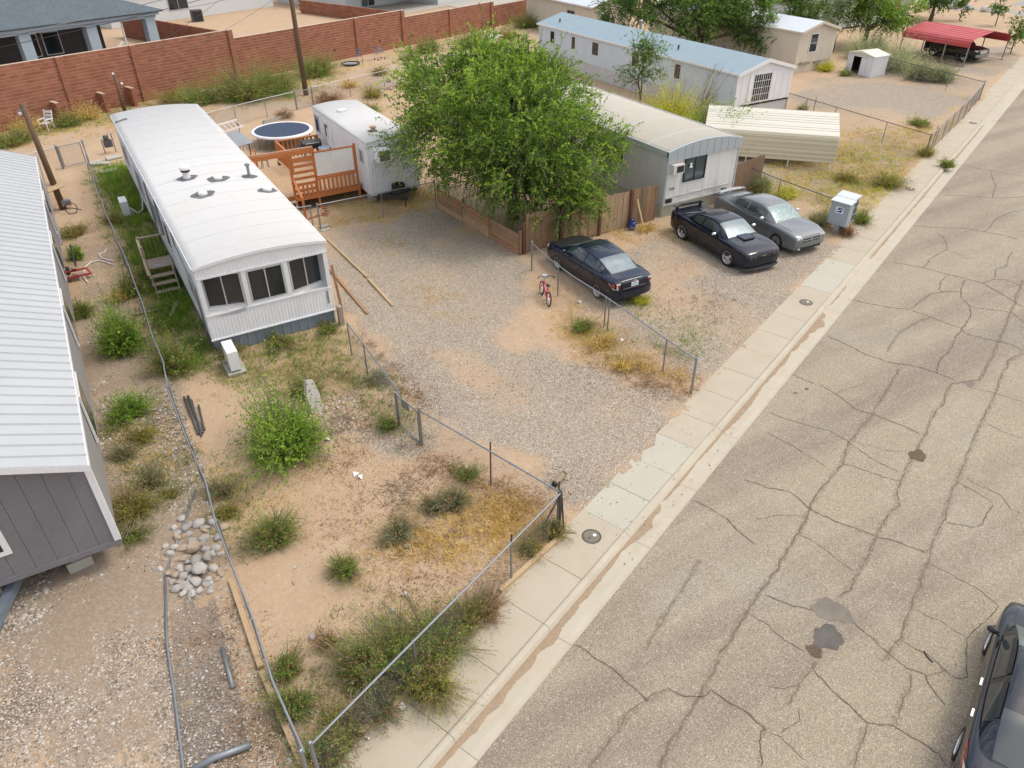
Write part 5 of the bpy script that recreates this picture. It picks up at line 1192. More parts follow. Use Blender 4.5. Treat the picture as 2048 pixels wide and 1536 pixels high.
for x in (.05, Lc-.05): MB().path([(x,-y-.0,z-.03) for y, z in full[6::2]], .025, 6).build('end_bow', M_['white_plain'], cp)

# --- red carport with dark SUV, shed
M_['red_metal'] = mat('red_metal_roof', (.50,.075,.08), .45, .05, var=.12, scale=1.2, dirt=(.5,.2,.2), damt=.4, dscale=.8)
rc = thing('carport', 'red ribbed metal carport with open sides at the far end', 'carport', (64.7,36.4,0)); Wr, Lr = 5.6, 6.2
pr = [(0,1.45),(0,1.7),(.12,1.92),(.35,2.05)]+[(.35+2.45*i/6, 2.05+.42*i/6) for i in range(1,7)]; pr = pr+[(Wr-x,z) for x,z in pr[::-1][1:]]
m = MB(); ys_ = []; y = 0
rib2 = []
for (a,b),(c,d) in zip(pr[:-1],pr[1:]):
    k = max(1,int(math.hypot(c-a,d-b)/.22)); 
    for i in range(k): f = i/k; g_ = .14/k+f; rib2 += [(a+(c-a)*f, b+(d-b)*f), (a+(c-a)*(f+.5/k), b+(d-b)*(f+.5/k)), (a+(c-a)*(f+.6/k), b+(d-b)*(f+.6/k)+.03), (a+(c-a)*(f+.85/k), b+(d-b)*(f+.85/k)+.03)]
rib2.append(pr[-1]); n = len(rib2)
m.add([(x,0,z) for x,z in rib2]+[(x,Lr,z) for x,z in rib2], [(i,n+i,n+i+1,i+1) for i in range(n-1)]); m.build('roof', M_['red_metal'], rc)
for x in (.03, Wr-.03):
    for y in (.1, 2.1, 4.1, 6.1): MB().bx(x-.035,x+.035,y-.035,y+.035,-.1,1.6).build('post', M_['galv'], rc)
    MB().bx(x-.03,x+.03,0,Lr,-.02,.04).build('base_rail', M_['galv_dark'], rc)
sd = thing('shed', 'small white metal garden shed with open doorway', 'shed', (54.9,37.9,0)); Wsx, Wsy, Hs = 1.7, 2.4, 1.5
m = MB(); corr(m, 0, Wsx, lambda x: 0, lambda x: Hs, 0, .2, .015); m.build('side_wall', M_['white_metal'], sd)
MYX = Matrix(((0,1,0,0),(-1,0,0,Wsy),(0,0,1,0),(0,0,0,1)))
for a, b in ((0,.55),(1.75,2.4)):
    m = MB(); corr(m, a, b, lambda x: 0, lambda x: Hs, 0, .2, .015, 0, MYX); m.build('front_panel', M_['white_metal'], sd)
MB().bx(-.01,.02,.55,1.95,1.32,Hs).build('door_header', M_['white_metal'], sd)
MB().add([(Wsx,0,0),(Wsx,Wsy,0),(Wsx,Wsy,Hs),(Wsx,0,Hs)], [(0,1,2,3)]).build('back_wall', M_['galv_dark'], sd); MB().add([(0,Wsy,0),(Wsx,Wsy,0),(Wsx,Wsy,Hs),(0,Wsy,Hs)], [(3,2,1,0)]).build('side_wall', M_['galv_dark'], sd)
m = MB(); o_ = .1
m.add([(-o_,-o_,Hs),(-o_,Wsy/2,Hs+.28),(-o_,Wsy+o_,Hs),(Wsx+o_,-o_,Hs),(Wsx+o_,Wsy/2,Hs+.28),(Wsx+o_,Wsy+o_,Hs)], [(0,3,4,1),(1,4,5,2),(0,1,2),(5,4,3)]); m.build('roof', M_['cream_metal'], sd)
MB().bx(.05,Wsx,.02,Wsy-.02,0.0,.06).build('floor', M_['wood_grey'], sd); MB().bx(-.05,0,.58,1.1,.03,1.3).build('door', M_['white_metal'], sd).rotation_euler = (0,0,.0)

# ------------------------------------------------------------------ loose yard things
rk = random.Random(21)
M_['rock_a'] = mat('grey_rock', (.36,.335,.305), .9, var=.2, scale=8, bump=.4); M_['rock_b'] = mat('tan_rock', (.40,.31,.225), .9, var=.2, scale=8, bump=.4); M_['rock_c'] = mat('pale_rock', (.46,.435,.395), .9, var=.15, scale=8, bump=.4)
def rock_mesh(seed, mm):
    r = random.Random(seed); bm = bmesh.new(); bmesh.ops.create_icosphere(bm, subdivisions=2, radius=1)
    ds = [Vector((r.gauss(0,1),r.gauss(0,1),r.gauss(0,1))).normalized() for _ in range(14)]; hs_ = [r.uniform(.5,.85) for _ in ds]
    for v in bm.verts:
        for d, h in zip(ds, hs_):
            k = v.co.dot(d)
            if k > h: v.co -= d*(k-h)*.85
        v.co *= 1+r.uniform(-.04,.04)
    me = bpy.data.meshes.new('rock'); bm.to_mesh(me); bm.free(); me.materials.append(M_[mm]); return me
RM = [rock_mesh(i, ('rock_a','rock_b','rock_c','rock_a','rock_c')[i % 5]) for i in range(10)]
def rock(px, py, w, label, group=None, z=None, cat_='rock'):
    p = G(px, py); o = link('rock', rk.choice(RM)); s_ = (w*rk.uniform(.8,1.15), w*rk.uniform(.65,.95), w*rk.uniform(.45,.65)); o.scale = s_
    o.location = (p.x, p.y, s_[2]*.55 if z is None else z); o.rotation_euler = (rk.uniform(-.2,.2), rk.uniform(-.2,.2), rk.uniform(0,6.28)); return tag(o, label, cat_, group)
_hr = random.Random(77)
ORD1 = 'first second third fourth fifth sixth seventh eighth ninth tenth eleventh twelfth thirteenth fourteenth fifteenth sixteenth seventeenth eighteenth nineteenth'.split()
def ordn(n): return ORD1[n-1] if n < 20 else {2:'twentieth',3:'thirtieth',4:'fortieth',5:'fiftieth',6:'sixtieth',7:'seventieth'}[n//10] if n % 10 == 0 else {2:'twenty',3:'thirty',4:'forty',5:'fifty',6:'sixty',7:'seventy'}[n//10]+'-'+ORD1[n%10-1]
HEAP = [(400,1050,.17),(370,1062,.15),(425,1045,.16),(445,1058,.15),(385,1085,.13),(410,1080,.15),(437,1080,.12),(356,1078,.12),(365,1100,.12),(390,1105,.17),(412,1102,.14),(430,1100,.12),(350,1098,.1),(372,1118,.13),(395,1128,.16),(418,1122,.14),(356,1120,.12),(340,1110,.1),(405,1148,.18),(380,1142,.13),(428,1140,.12),(360,1138,.12),(345,1132,.09),(392,1165,.15),(370,1158,.12),(415,1168,.13),(352,1152,.1),(398,1185,.12),(420,1185,.11),(376,1178,.14),(385,1190,.1),(436,1160,.1),(440,1176,.09),(330,1122,.08),(320,1140,.09),(335,1148,.08),(345,1165,.09),(410,1060,.12),(380,1070,.1),(365,1040,.11),(450,1140,.1),(332,1095,.09),(348,1060,.08),(396,1096,.1),(424,1112,.11),(362,1168,.09),(404,1130,.1),(442,1112,.1)]+[(_hr.randint(345,445), _hr.randint(1045,1190), round(_hr.uniform(.07,.13),3)) for _ in range(24)]
for i, (px, py, w) in enumerate(HEAP):
    w *= 1.28
    z = None
    if 360 < px < 430 and 1060 < py < 1170 and i % 3 == 0: z = w*.8
    hq = sorted(HEAP, key=lambda e: e[1]*1000+e[0]).index(HEAP[i]); o = rock(px, py, w, 'x', 'rocks heaped by the fence', z); cn = {'grey_rock':'grey','tan_rock':'tan','pale_rock':'pale'}[o.data.materials[0].name]
    od = 'topmost' if hq == 0 else ordn(hq+1)+' from the top'; o['label'] = f"{'big' if w > .17 else 'small' if w < .125 else 'middling'} {cn} rock, {od} in the heap by the long fence"
for px, py, w, lab in ((626,1276,.14,'oval orange-tan rock on the bare sand'),(656,1272,.09,'grey rock beside the oval tan rock'),(810,1190,.10,'grey angular rock on sand near the front fence'),(785,1222,.07,'small pale rock above the front fence bushes'),(590,1136,.08,'pale grey rock left of the round green clump'),(577,1130,.05,'tiny dark rock next to the pale grey rock'),(588,1166,.07,'dark brown rock on the bare sand'),(738,1115,.07,'pale rock beside the orange dry grass'),(815,1094,.09,'pale rock in the orange dry grass'),(567,1310,.07,'dark reddish rock by the left fence'),(640,1390,.06,'small tan rock near the left fence bush'),(622,1425,.07,'white rock at the foot of the left fence bush'),(1000,1205,.05,'small white rock behind the front fence')): rock(px, py, w, lab)
px_rank = lambda v: sorted((745,756,764,772,783,779)).index(v)+1
for px, py, w in ((742,176),(756,186),(772,184),(764,194),(780,170),(790,176)) and [(745,186,.22),(756,192,.2),(764,186,.25),(772,192,.22),(783,180,.2),(779,164,.3)]: rock(px, py, w, f'rock behind the alley fence by the bleached log, {ordn(px_rank(px))} from the left', 'rocks behind the alley fence')
# standing stone slab by the bush
o = MB().prism([(-.18,0),(.2,0),(.24,.5),(.12,1.0),(-.1,1.05),(-.22,.6)], -.06, .06, 0, Matrix.Rotation(math.pi/2,4,'X')).build('stone_slab', M_['rock_c']); o.location = (3.75,17.75,-.05); o.rotation_euler = (-.25,.12,.4); tag(o, 'upright pale stone slab standing behind the big bush', 'stone')
# loose chain-link panel on the ground
M_['pipe_grey'] = mat('grey_pipe', (.24,.26,.28), .5, .5, var=.2, scale=8)
t_ = thing('pipe_frame_gate', 'loose pipe-framed fence panel lying on the gravel', 'gate', G(330,1150)); b0 = G(330,1150)
def LP(px, py, z=.04): q = G(px, py, z)-b0; return Vector((q.x, q.y, z))
for pts_, r_ in (([(392,978),(330,1150)],.025),([(330,1150),(334,1290),(350,1400),(366,1530),(372,1600)],.028),([(330,1150),(425,1166)],.022)): MB().path([LP(*q) for q in pts_], r_, 8).build('frame_tube', M_['pipe_grey'], t_, True)
Vw = []; Fw = []
q00, q10, q01, q11 = LP(334,1160,.02), LP(425,1170,.02), LP(366,1530,.02), LP(505,1490,.02)
for sg in (0,1):
    for i in range(0, 60):
        u = i/60; A = (q00.lerp(q10,u)).lerp(q01.lerp(q11,u), 0); 
        p = q00.lerp(q10,u) if not sg else q00.lerp(q01,u); q = q01.lerp(q11,u) if not sg else q10.lerp(q11,u); k = len(Vw); d_ = (q-p).normalized(); s_ = Vector((-d_.y,d_.x,0))*.0016
        Vw += [tuple(p+s_), tuple(p-s_), tuple(q-s_), tuple(q+s_)]; Fw += [(k,k+1,k+2,k+3)]
link('wire_mesh', np_mesh('wire_mesh', Vw, Fw, M_['wire']), t_)['kind'] = 'stuff'
def pipe(label, pts_, r_, mm='pipe_grey', cat_='pipe', z=.05, name='pipe', group=None):
    q = [G(a, b, z) for a, b in pts_]; o = MB().path(q, r_, 10).build(name, M_[mm], None, True); return tag(o, label, cat_, group)
pipe('thick grey pipe lying at the bottom of the loose fence panel', [(385,1540),(430,1515),(500,1490)], .065, z=.07); pipe('short grey pipe lying on the sand beside the loose panel', [(444,1295),(466,1376)], .04, z=.045)
for k, (a, b) in enumerate((((368,793),(397,868)),((376,792),(405,866)),((383,800),(403,872)),((397,810),(409,860)))): pipe(['leftmost of four dark pipes lying by the long fence','second from left of four dark pipes lying by the long fence','third from left of four dark pipes lying by the long fence','rightmost of four dark pipes lying by the long fence'][k], [a, b], .028 if k != 1 else .04, 'galv_dark', z=.04)
def timber(label, p, q, w=.11, h=.11, mm='wood_pale', z=.05, name='timber', cat_='timber'):
    a = G(*p, z); b = G(*q, z); return tag(MB().beam(a, b, w, h).build(name, M_[mm]), label, cat_)
timber('weathered timber along the foot of the long left fence', (462,1160),(522,1336)); timber('pale timber at the near end of the long left fence', (524,1344),(604,1530))
timber('timber edging under the front fence bushes', (722,1466),(905,1312)); timber('timber edging at the right end of the front fence', (1000,1182),(1120,1075)); timber('dark timber edging behind the front fence weeds', (905,1310),(985,1215), mm='wood_grey')
timber('timber edging the far side of the walkway', (640,465),(735,555), .09, .09); timber('timber edging the walkway end by the drive', (737,558),(786,612), .09, .09); timber('timber edging the near side of the walkway', (660,540),(735,628), .09, .09, 'wood_red')
o = MB().beam((0,0,-.1),(-.12,.05,1.75),.09,.04).build('post', M_['wood_brown']); o.location = G(684,618); tag(o, 'thin leaning wooden stake at the corner of the white home', 'stake')
o = MB().bx(-.08,.08,-.1,.1,-.1,.75).build('post', M_['wood_grey']); o.location = G(684,650); tag(o, 'short thick wooden post at the corner of the white home', 'post')
timber('bleached log behind the alley fence', (757,182),(800,168), .22, .2, 'wood_grey', .1, 'log', 'log')
# canister on the gravel
t_ = thing('canister', 'tan canister with black ends lying on gravel near the corner', 'canister', G(1118,964), .45); MX = Matrix.Rotation(math.pi/2,4,'Y')
MB().lathe([(.085,-.2),(.09,-.18),(.09,.18),(.085,.2)], 14, (0,0,0), 0, Matrix.Translation((0,0,.10))@MX).build('body', mat('tan_canister', (.25,.21,.13), .6), t_); 
for sx in (-1,1): MB().lathe([(.075,-.03),(.075,.03)], 14, (0,0,0), 0, Matrix.Translation((sx*.225,0,.10))@MX).build('end_cap', M_['black_plastic'], t_)
MB().path([(.12,0,.0),(.18,-.2,.0)], .012, 5).build('foot', M_['black_plastic'], t_)
# propane cylinder and leaning board
t_ = thing('gas_cylinder', 'blue gas cylinder by the plank fence', 'gas cylinder', (20.1,23.62,0)); BL = plain('blue_enamel', (.015,.05,.22), .35)
MB().lathe([(.10,.0),(.14,.02),(.155,.08),(.155,.30),(.14,.37),(.06,.42),(.04,.42)], 18).build('tank', BL, t_, True); MB().lathe([(.10,.40),(.10,.52),(.09,.52),(.09,.40)], 14).build('collar', BL, t_); MB().lathe([(.11,-.03),(.11,.02)], 14).build('foot_ring', BL, t_); MB().tube((0,0,.40),(0,0,.5),.025,8).build('valve', M_['white_plain'], t_)
o = MB().beam((0,0,0),(-.18,.42,1.28),.11,.03).build('board', M_['wood_pale']); o.location = (20.62,23.42,.0); tag(o, 'pale board leaning on the plank fence by the gas cylinder', 'board')
o = MB().bx(-.16,.16,-.1,.1,0,.45).build('tool', M_['black_plastic']); bpy.data.objects.remove(o)
t_ = thing('tool_bag', 'black upright bag against the pale home behind the grey sedan', 'bag', (25.6,23.7,0)); m = MB().prism([(-.2,0),(.2,0),(.22,.5),(.15,.85),(-.12,.85),(-.22,.5)], -.14, .14, 0, Matrix.Rotation(math.pi/2,4,'X')); m.build('body', M_['black_plastic'], t_); MB().path([(-.1,-.16,.6),(0,-.2,.75),(.1,-.16,.6)], .02, 6).build('strap', M_['black_rubber'], t_)
# white lawn chair
ch = thing('chair', 'white plastic lawn chair by the block wall', 'chair', (-1.3,55.3,0), -2.3); WP = M_['white_plain']
for i in range(4): MB().bx(-.27+i*.14,-.16+i*.14,-.25,.25,.40,.43).build('seat_slat', WP, ch)
for i in range(3): MB().bx(-.34-.06*i,-.31-.06*i,-.25,.25,.52+i*.2,.66+i*.2).build('back_slat', WP, ch)
for x, y in ((-.27,-.26),(-.27,.26),(.27,-.26),(.27,.26)): MB().bx(x-.03,x+.03,y-.03,y+.03,0,.62).build('leg', WP, ch)
for y in (-.27,.27): MB().bx(-.32,.3,y-.04,y+.04,.62,.66).build('armrest', WP, ch); MB().beam((-.27,y,.4),(-.48,y,1.1),.05,.05).build('back_post', WP, ch)
o = MB().ball((0,0,.17),.17,14,9).build('ball', plain('red_ball', (.45,.02,.02), .4), None, True); o.location = (9.9,57.6,.35); tag(o, 'red ball caught in the weeds by the block wall', 'ball')
# shopping carts and small rebounder in the alley
def cart(label, p, rot, mm):
    t = thing('shopping_cart', label, 'shopping cart', p, rot); MM = M_[mm]
    for k in range(9): x = -.4+k*.1; MB().path([(x,-.25,.95),(x,-.2,.55),(x,.2,.55),(x,.25,.95)], .008, 4).build('basket_wire', MM, t)
    for z, w in ((.95,.25),(.82,.235),(.68,.215),(.55,.2)): MB().path([(-.42,-w,z),(.42,-w,z),(.42,w,z),(-.42,w,z)], .012, 5, closed=True).build('basket_hoop', MM, t)
    for y in (-.22,.22): MB().path([(-.45,y,1.02),(-.42,y,.5),(-.45,y,.14),(.42,y,.14)], .016, 6).build('frame_tube', MM, t)
    MB().tube((-.47,-.25,1.04),(-.47,.25,1.04),.028,8).build('handle', plain('blue_handle'+mm, (.03,.05,.3)), t)
    for x in (-.42,.4):
        for y in (-.22,.22): MB().lathe([(.02,-.02),(.07,-.02),(.07,.02),(.02,.02)], 10, (0,0,0), 0, Matrix.Translation((x,y,.07))@Matrix.Rotation(math.pi/2,4,'X')).build('wheel', M_['black_rubber'], t)
cart('shopping cart with blue handle parked at the block wall, right one', (24.9,64.8,0), .4, 'galv'); cart('shopping cart with blue handle parked at the block wall, left one', (23.0,64.6,0), 1.2, 'pipe_grey')
t_ = thing('rebounder', 'small round black exercise trampoline lying in the alley', 'trampoline', (21.9,63.9,0)); m = MB(); MB().path([(.55*math.cos(2*math.pi*j/28)*1.35,.55*math.sin(2*math.pi*j/28)*1.35,.16) for j in range(28)], .05, 6, closed=True).build('rim', M_['black_plastic'], t_)
MB().lathe([(.60,.13),(.60,.15)], 28).build('mat', mat('grey_mat', (.28,.28,.28), .7), t_)
for j in range(4): a = j*1.57; MB().tube((.65*math.cos(a),.65*math.sin(a),0),(.65*math.cos(a),.65*math.sin(a),.15),.02,6).build('leg', M_['black_plastic'], t_)
# gas meter, planter, pallet bits
t_ = thing('gas_meter', 'grey gas meter on pipes behind the white home', 'gas meter', G(222,306), .3); MB().bx(-.2,.2,-.12,.12,.35,.75).build('meter', M_['galv_dark'], t_); MB().lathe([(.12,0),(.14,.1),(.1,.2)], 12, (-.05,0,.80)).build('regulator', M_['galv_dark'], t_); MB().path([(-.3,0,-.05),(-.3,0,.8),(-.1,0,.85)], .03, 6).build('pipe', M_['galv'], t_); MB().path([(.1,0,.75),(.1,0,1.05),(.3,0,1.05),(.3,0,-.05)], .03, 6).build('pipe', M_['galv'], t_)
t_ = thing('block_planter', 'row of hollow concrete blocks near the alley fence', 'planter', (10.7,49.5,0), math.atan2(.94,2.23))
for i in range(6): b_ = MB().bx(i*.405,i*.405+.39,-.1,.1,0,.2).build('block', M_['concrete'], t_); MB().bx(i*.405+.04,i*.405+.17,-.06,.06,.19,.203).build('hollow', M_['black_plastic'], b_); MB().bx(i*.405+.21,i*.405+.34,-.06,.06,.19,.203).build('hollow', M_['black_plastic'], b_)
for k, (px, py, r_, lab) in enumerate(((192,328,.5,'grey broken block lying behind the white home, left'),(205,330,-.4,'grey broken slab lying behind the white home, right'),(218,345,.2,'flat pale slab in the dirt behind the white home'),(228,318,.3,'low grey block row end behind the white home'))):
    o = MB().bx(-.4,.4,-.18,.18,0,.14).build('concrete_block', M_['concrete']); o.location = G(px, py); o.rotation_euler = (.08*k,0,r_); tag(o, lab, 'block')
# ladder and tipped table behind the roof edge
t_ = thing('ladder', 'white ladder leaning behind the white home roof edge', 'ladder', (7.5,44.0,0)); A0, A1 = Vector((-.55,-.45,2.0)), Vector((.55,.25,2.0)); dn = Vector((.75,-.35,-.55))
la, lb = Vector((-.6,-.2,1.75)), Vector((.7,.45,1.75))
for off in (Vector((0,0,0)), Vector((.22,-.42,-.28))): MB().beam(la+off, lb+off, .04, .07).build('rail', WP, t_)
for i in range(5): f = .08+.21*i; c_ = la.lerp(lb, f); MB().tube(c_, c_+Vector((.22,-.42,-.28)), .02, 6).build('rung', WP, t_)
for c_ in (la, lb): MB().tube(c_+Vector((0,0,-1.78)), c_, .025, 6).build('leg', M_['galv'], t_)
t_ = thing('table', 'tipped grey tabletop behind the white home', 'table', (7.7,42.7,0)); MB().add([(-.9,.5,1.35),(.2,.75,1.45),(.75,-.25,.95),(-.4,-.5,.85),(-.9,.5,1.31),(.2,.75,1.41),(.75,-.25,.91),(-.4,-.5,.81)], [(0,3,2,1),(4,5,6,7),(0,1,5,4),(1,2,6,5),(2,3,7,6),(3,0,4,7)]).build('table_top', M_['galv'], t_)
for x, y, z in ((-.6,.35,1.2),(.1,.5,1.3),(.5,-.1,1.0),(-.3,-.3,.9)): MB().tube((x,y,-.05),(x,y,z),.03,6).build('leg', M_['rust'], t_)
o = MB().lathe([(.28,0),(.28,.9),(.2,1.0),(.08,1.05)], 16).build('drum', M_['galv']); o.location = (7.2,41.4,0); tag(o, 'grey cylinder tank beside the white home', 'tank')
# red jack, hose, plywood by the grey home
t_ = thing('jack_stand', 'red steel frame lying beside the grey home', 'frame', G(150,556)); RD = mat('faded_red_paint', (.38,.05,.05), .6, var=.25, scale=6)
for p_, q_ in (((-.4,.1,.25),(.5,.15,.25)),((.5,.15,.25),(.6,-.35,.2)),((.6,-.35,.2),(-.3,-.4,.22)),((-.4,.1,.25),(-.3,-.4,.22)),((0,.12,.3),(.2,-.35,.45)),((.2,-.35,.45),(.5,.15,.25))): MB().beam(p_, q_, .06, .06).build('bar', RD, t_)
for x in (-.35,.0): MB().bx(x-.15,x+.15,-.35,-.05,-.05,.2).build('block', M_['wood_grey'], t_)
MB().bx(-.5,-.1,.2,.55,.1,.3).build('battery_box', M_['black_plastic'], t_)
for k, pts_ in enumerate(([(175,565),(166,552),(170,535),(182,524),(198,521),(214,525),(226,530)],[(214,497),(208,505),(198,508),(203,516),(216,520),(228,522)])): pipe(['white hose curling on the ground beside the grey home, lower loop','white hose on the ground beside the grey home, upper loop'][k], pts_, .022, 'white_plain', 'hose', .05, 'hose')
o = MB().bx(-.6,.6,-1.9,1.9,0,.03).build('plywood', M_['wood_pale']); o.location = G(86,352,1.3); o.rotation_euler = (.12,-.2,.08); tag(o, 'long sheet of pale plywood behind the grey home', 'plywood')
o = MB().beam(G(140,490,.9), G(152,533,.1), .06, .1).build('ramp_beam', M_['galv_dark']); tag(o, 'dark steel beam sloping from the grey home to the ground', 'beam')
t_ = thing('wire_wheel', 'small broken wheel frame lying by the utility pole', 'wheel', G(146,428)); MB().path([(.25*math.cos(a*.4),.08*math.sin(a*.4),.28+.25*math.sin(a*.4)) for a in range(16)], .02, 5, closed=True).build('rim', M_['black_plastic'], t_); MB().tube((0,0,.3),(.4,.1,.1),.02,5).build('fork', M_['black_plastic'], t_)
# brick edging beside the deck
bk = MB().bx(-.1,.1,-.05,.05,0,.06).mesh('brick', mat('red_brick', (.35,.12,.08), .9, var=.2))
t_ = thing('brick_edging', 'zigzag row of loose red bricks beside the deck steps', 'edging', (8.6,31.6,0))
for i, (px, py) in enumerate(((650,417),(653,423),(648,428),(652,433),(655,428),(645,431),(636,433),(628,436),(620,438))): q = G(px, py)-Vector((8.6,31.6,0)); link('brick', bk, t_, (q.x,q.y,0), i*.9)
for k, (px, py) in enumerate(((648,455),(651,462))): o = MB().bx(-.22,.22,-.12,.12,0,.08).build('paver', M_['concrete']); o.location = G(px, py); o.rotation_euler = (0,0,.2); tag(o, ['pale concrete paver at the cross fence end post, upper','pale concrete paver at the cross fence end post, lower'][k], 'paver')
# bits of litter and white rubbish
lm = [MB().add([(-.06,-.03,.0),(.05,-.04,.03),(.07,.04,.01),(-.03,.05,.05)], [(0,1,2),(0,2,3)]).mesh('litter', M_['white_plain'])]
for k, (px, py, lab) in enumerate(((712,950,'white crumpled paper on the sand'),(722,955,'white scrap beside the crumpled paper'),(655,880,'white bag scrap in the big bush'),(560,928,'white paper cone under the big bush'),(737,1470,'white scrap under the front fence timber'),(803,1415,'white plastic strip caught at the sidewalk edge'),(1245,682,'white scrap beside the drive fence'),(1160,605,'white scrap by the drive fence near the bicycle'))):
    o = link('litter', lm[0]); o.location = G(px, py, .03); o.scale = (1.3,1.3,1.8); o.rotation_euler = (0,0,k); tag(o, lab, 'litter')
# rear debris: pile of white boards behind the tree
t_ = thing('board_pile', 'pile of white lattice boards behind the big tree', 'board pile', G(985,90)); 
for i in range(7): MB().beam((-.9+.25*i,-.4,.2+.1*i),(.3+.2*i,.6,.9-.05*i),.12,.03).build('board', WP, t_)
# far street and boulders
mb = MB(); p = [Vector((88,40,.012)), Vector((99,70,.012)), Vector((116,64,.012)), Vector((104,34,.012))]; mb.add(p, [(0,3,2,1)])
tag(mb.build('far_road', mat('grey_far_asphalt', (.30,.29,.27), .9, var=.1)), 'grey asphalt cross street in the far corner', kind='structure')
for px, py, w, lab in ((1915,16,.9,'brown boulder beside the far cross street, left'),(1968,24,.7,'brown boulder beside the far cross street, right'),(1905,18,.7,'low brown boulder left of the far boulders')):
    o = rock(px, py, w, lab, cat_='boulder'); o.name = 'boulder'
o = MB().tube((0,0,0),(0,0,2.6),.04,8).build('sign_post', M_['galv']); o.location = G(1983,28); tag(o, 'thin grey post beside the far cross street', 'post')
# ------------------------------------------------------------------ cars
def herm(xs_, ys_, x):
    "smooth monotone-ish interpolation of station values"
    xs_ = np.asarray(xs_, float); ys_ = np.asarray(ys_, float); d = np.diff(ys_)/np.diff(xs_); m = np.zeros_like(ys_)
    m[1:-1] = np.where(d[:-1]*d[1:] > 0, 2*d[:-1]*d[1:]/(d[:-1]+d[1:]+1e-12), 0); m[0] = d[0]; m[-1] = d[-1]
    x = np.clip(x, xs_[0], xs_[-1]); i = np.clip(np.searchsorted(xs_, x)-1, 0, len(xs_)-2); h = xs_[i+1]-xs_[i]; t = (x-xs_[i])/h
    return (2*t**3-3*t**2+1)*ys_[i]+(t**3-2*t**2+t)*h*m[i]+(-2*t**3+3*t**2)*ys_[i+1]+(t**3-t**2)*h*m[i+1]
class Car:
    def __init__(s, sp): s.__dict__.update(sp)
    def lo(s, x):   # (half width, z bottom, z shoulder, z deck)
        T = s.body; xs_ = [r[0] for r in T]
        return [herm(xs_, [r[k] for r in T], x) for k in (1,2,3,4)]
    def ring(s, x):
        hw, zb, zs, zd = s.lo(x); zm = zb+(zs-zb)*.52
        C = [(0,zb),(hw*.86,zb),(hw*.975,zb+.04),(hw*.993,zb+.14),(hw*1.0,zm),(hw*.995,zs-.13),(hw*.965,zs-.035),(hw*.90,zs),(hw*.74,zs+(zd-zs)*.55),(hw*.40,zs+(zd-zs)*.92),(0,zd)]
        tt = np.arange(len(C)); q = np.linspace(0, len(C)-1, 31)
        return herm(tt, [c[0] for c in C], q), herm(tt, [c[1] for c in C], q)
    def cab(s, x):  # (half width belt, z belt, half width roof edge, z roof)
        T = s.cabin; xs_ = [r[0] for r in T]
        return [float(herm(xs_, [r[k] for r in T], x)) for k in (1,2,3,4)]
    def cpt(s, x, v, off=0.):
        "point on the cabin: v 0 belt .. .55 roof edge .. 1 centre line"
        hb, zb, hr, zr = s.cab(x); ze = zb+(zr-zb)*.86
        if v <= .5: f = v/.5; y = hb+(hr-hb)*f**1.25; z = zb+(ze-zb)*f; n = Vector((0, ze-zb+.02, hb-hr+.02))
        else:
            f = (v-.5)/.5; y = hr*math.cos(f*math.pi/2)**.75 if f < 1 else 0; z = ze+(zr-ze)*math.sin(f*math.pi/2)**.9; n = Vector((0, 1-f, .4+f))
        return x, y, z, n.normalized()
def patch(mb, fn, us, vs_, mirror=False):
    "grid patch from fn(u,v)->(x,y,z)"
    for sg in ((1,-1) if mirror else (1,)):
        o = len(mb.v)
        for u in us:
            for v in vs_: p = fn(u, v); mb.v.append((p[0], p[1]*sg, p[2]))
        n = len(vs_)
        for i in range(len(us)-1):
            for j in range(n-1):
                f = (o+i*n+j, o+(i+1)*n+j, o+(i+1)*n+j+1, o+i*n+j+1); mb.f.append(f if sg > 0 else f[::-1]); mb.m.append(0)
    return mb
TYRE = {}
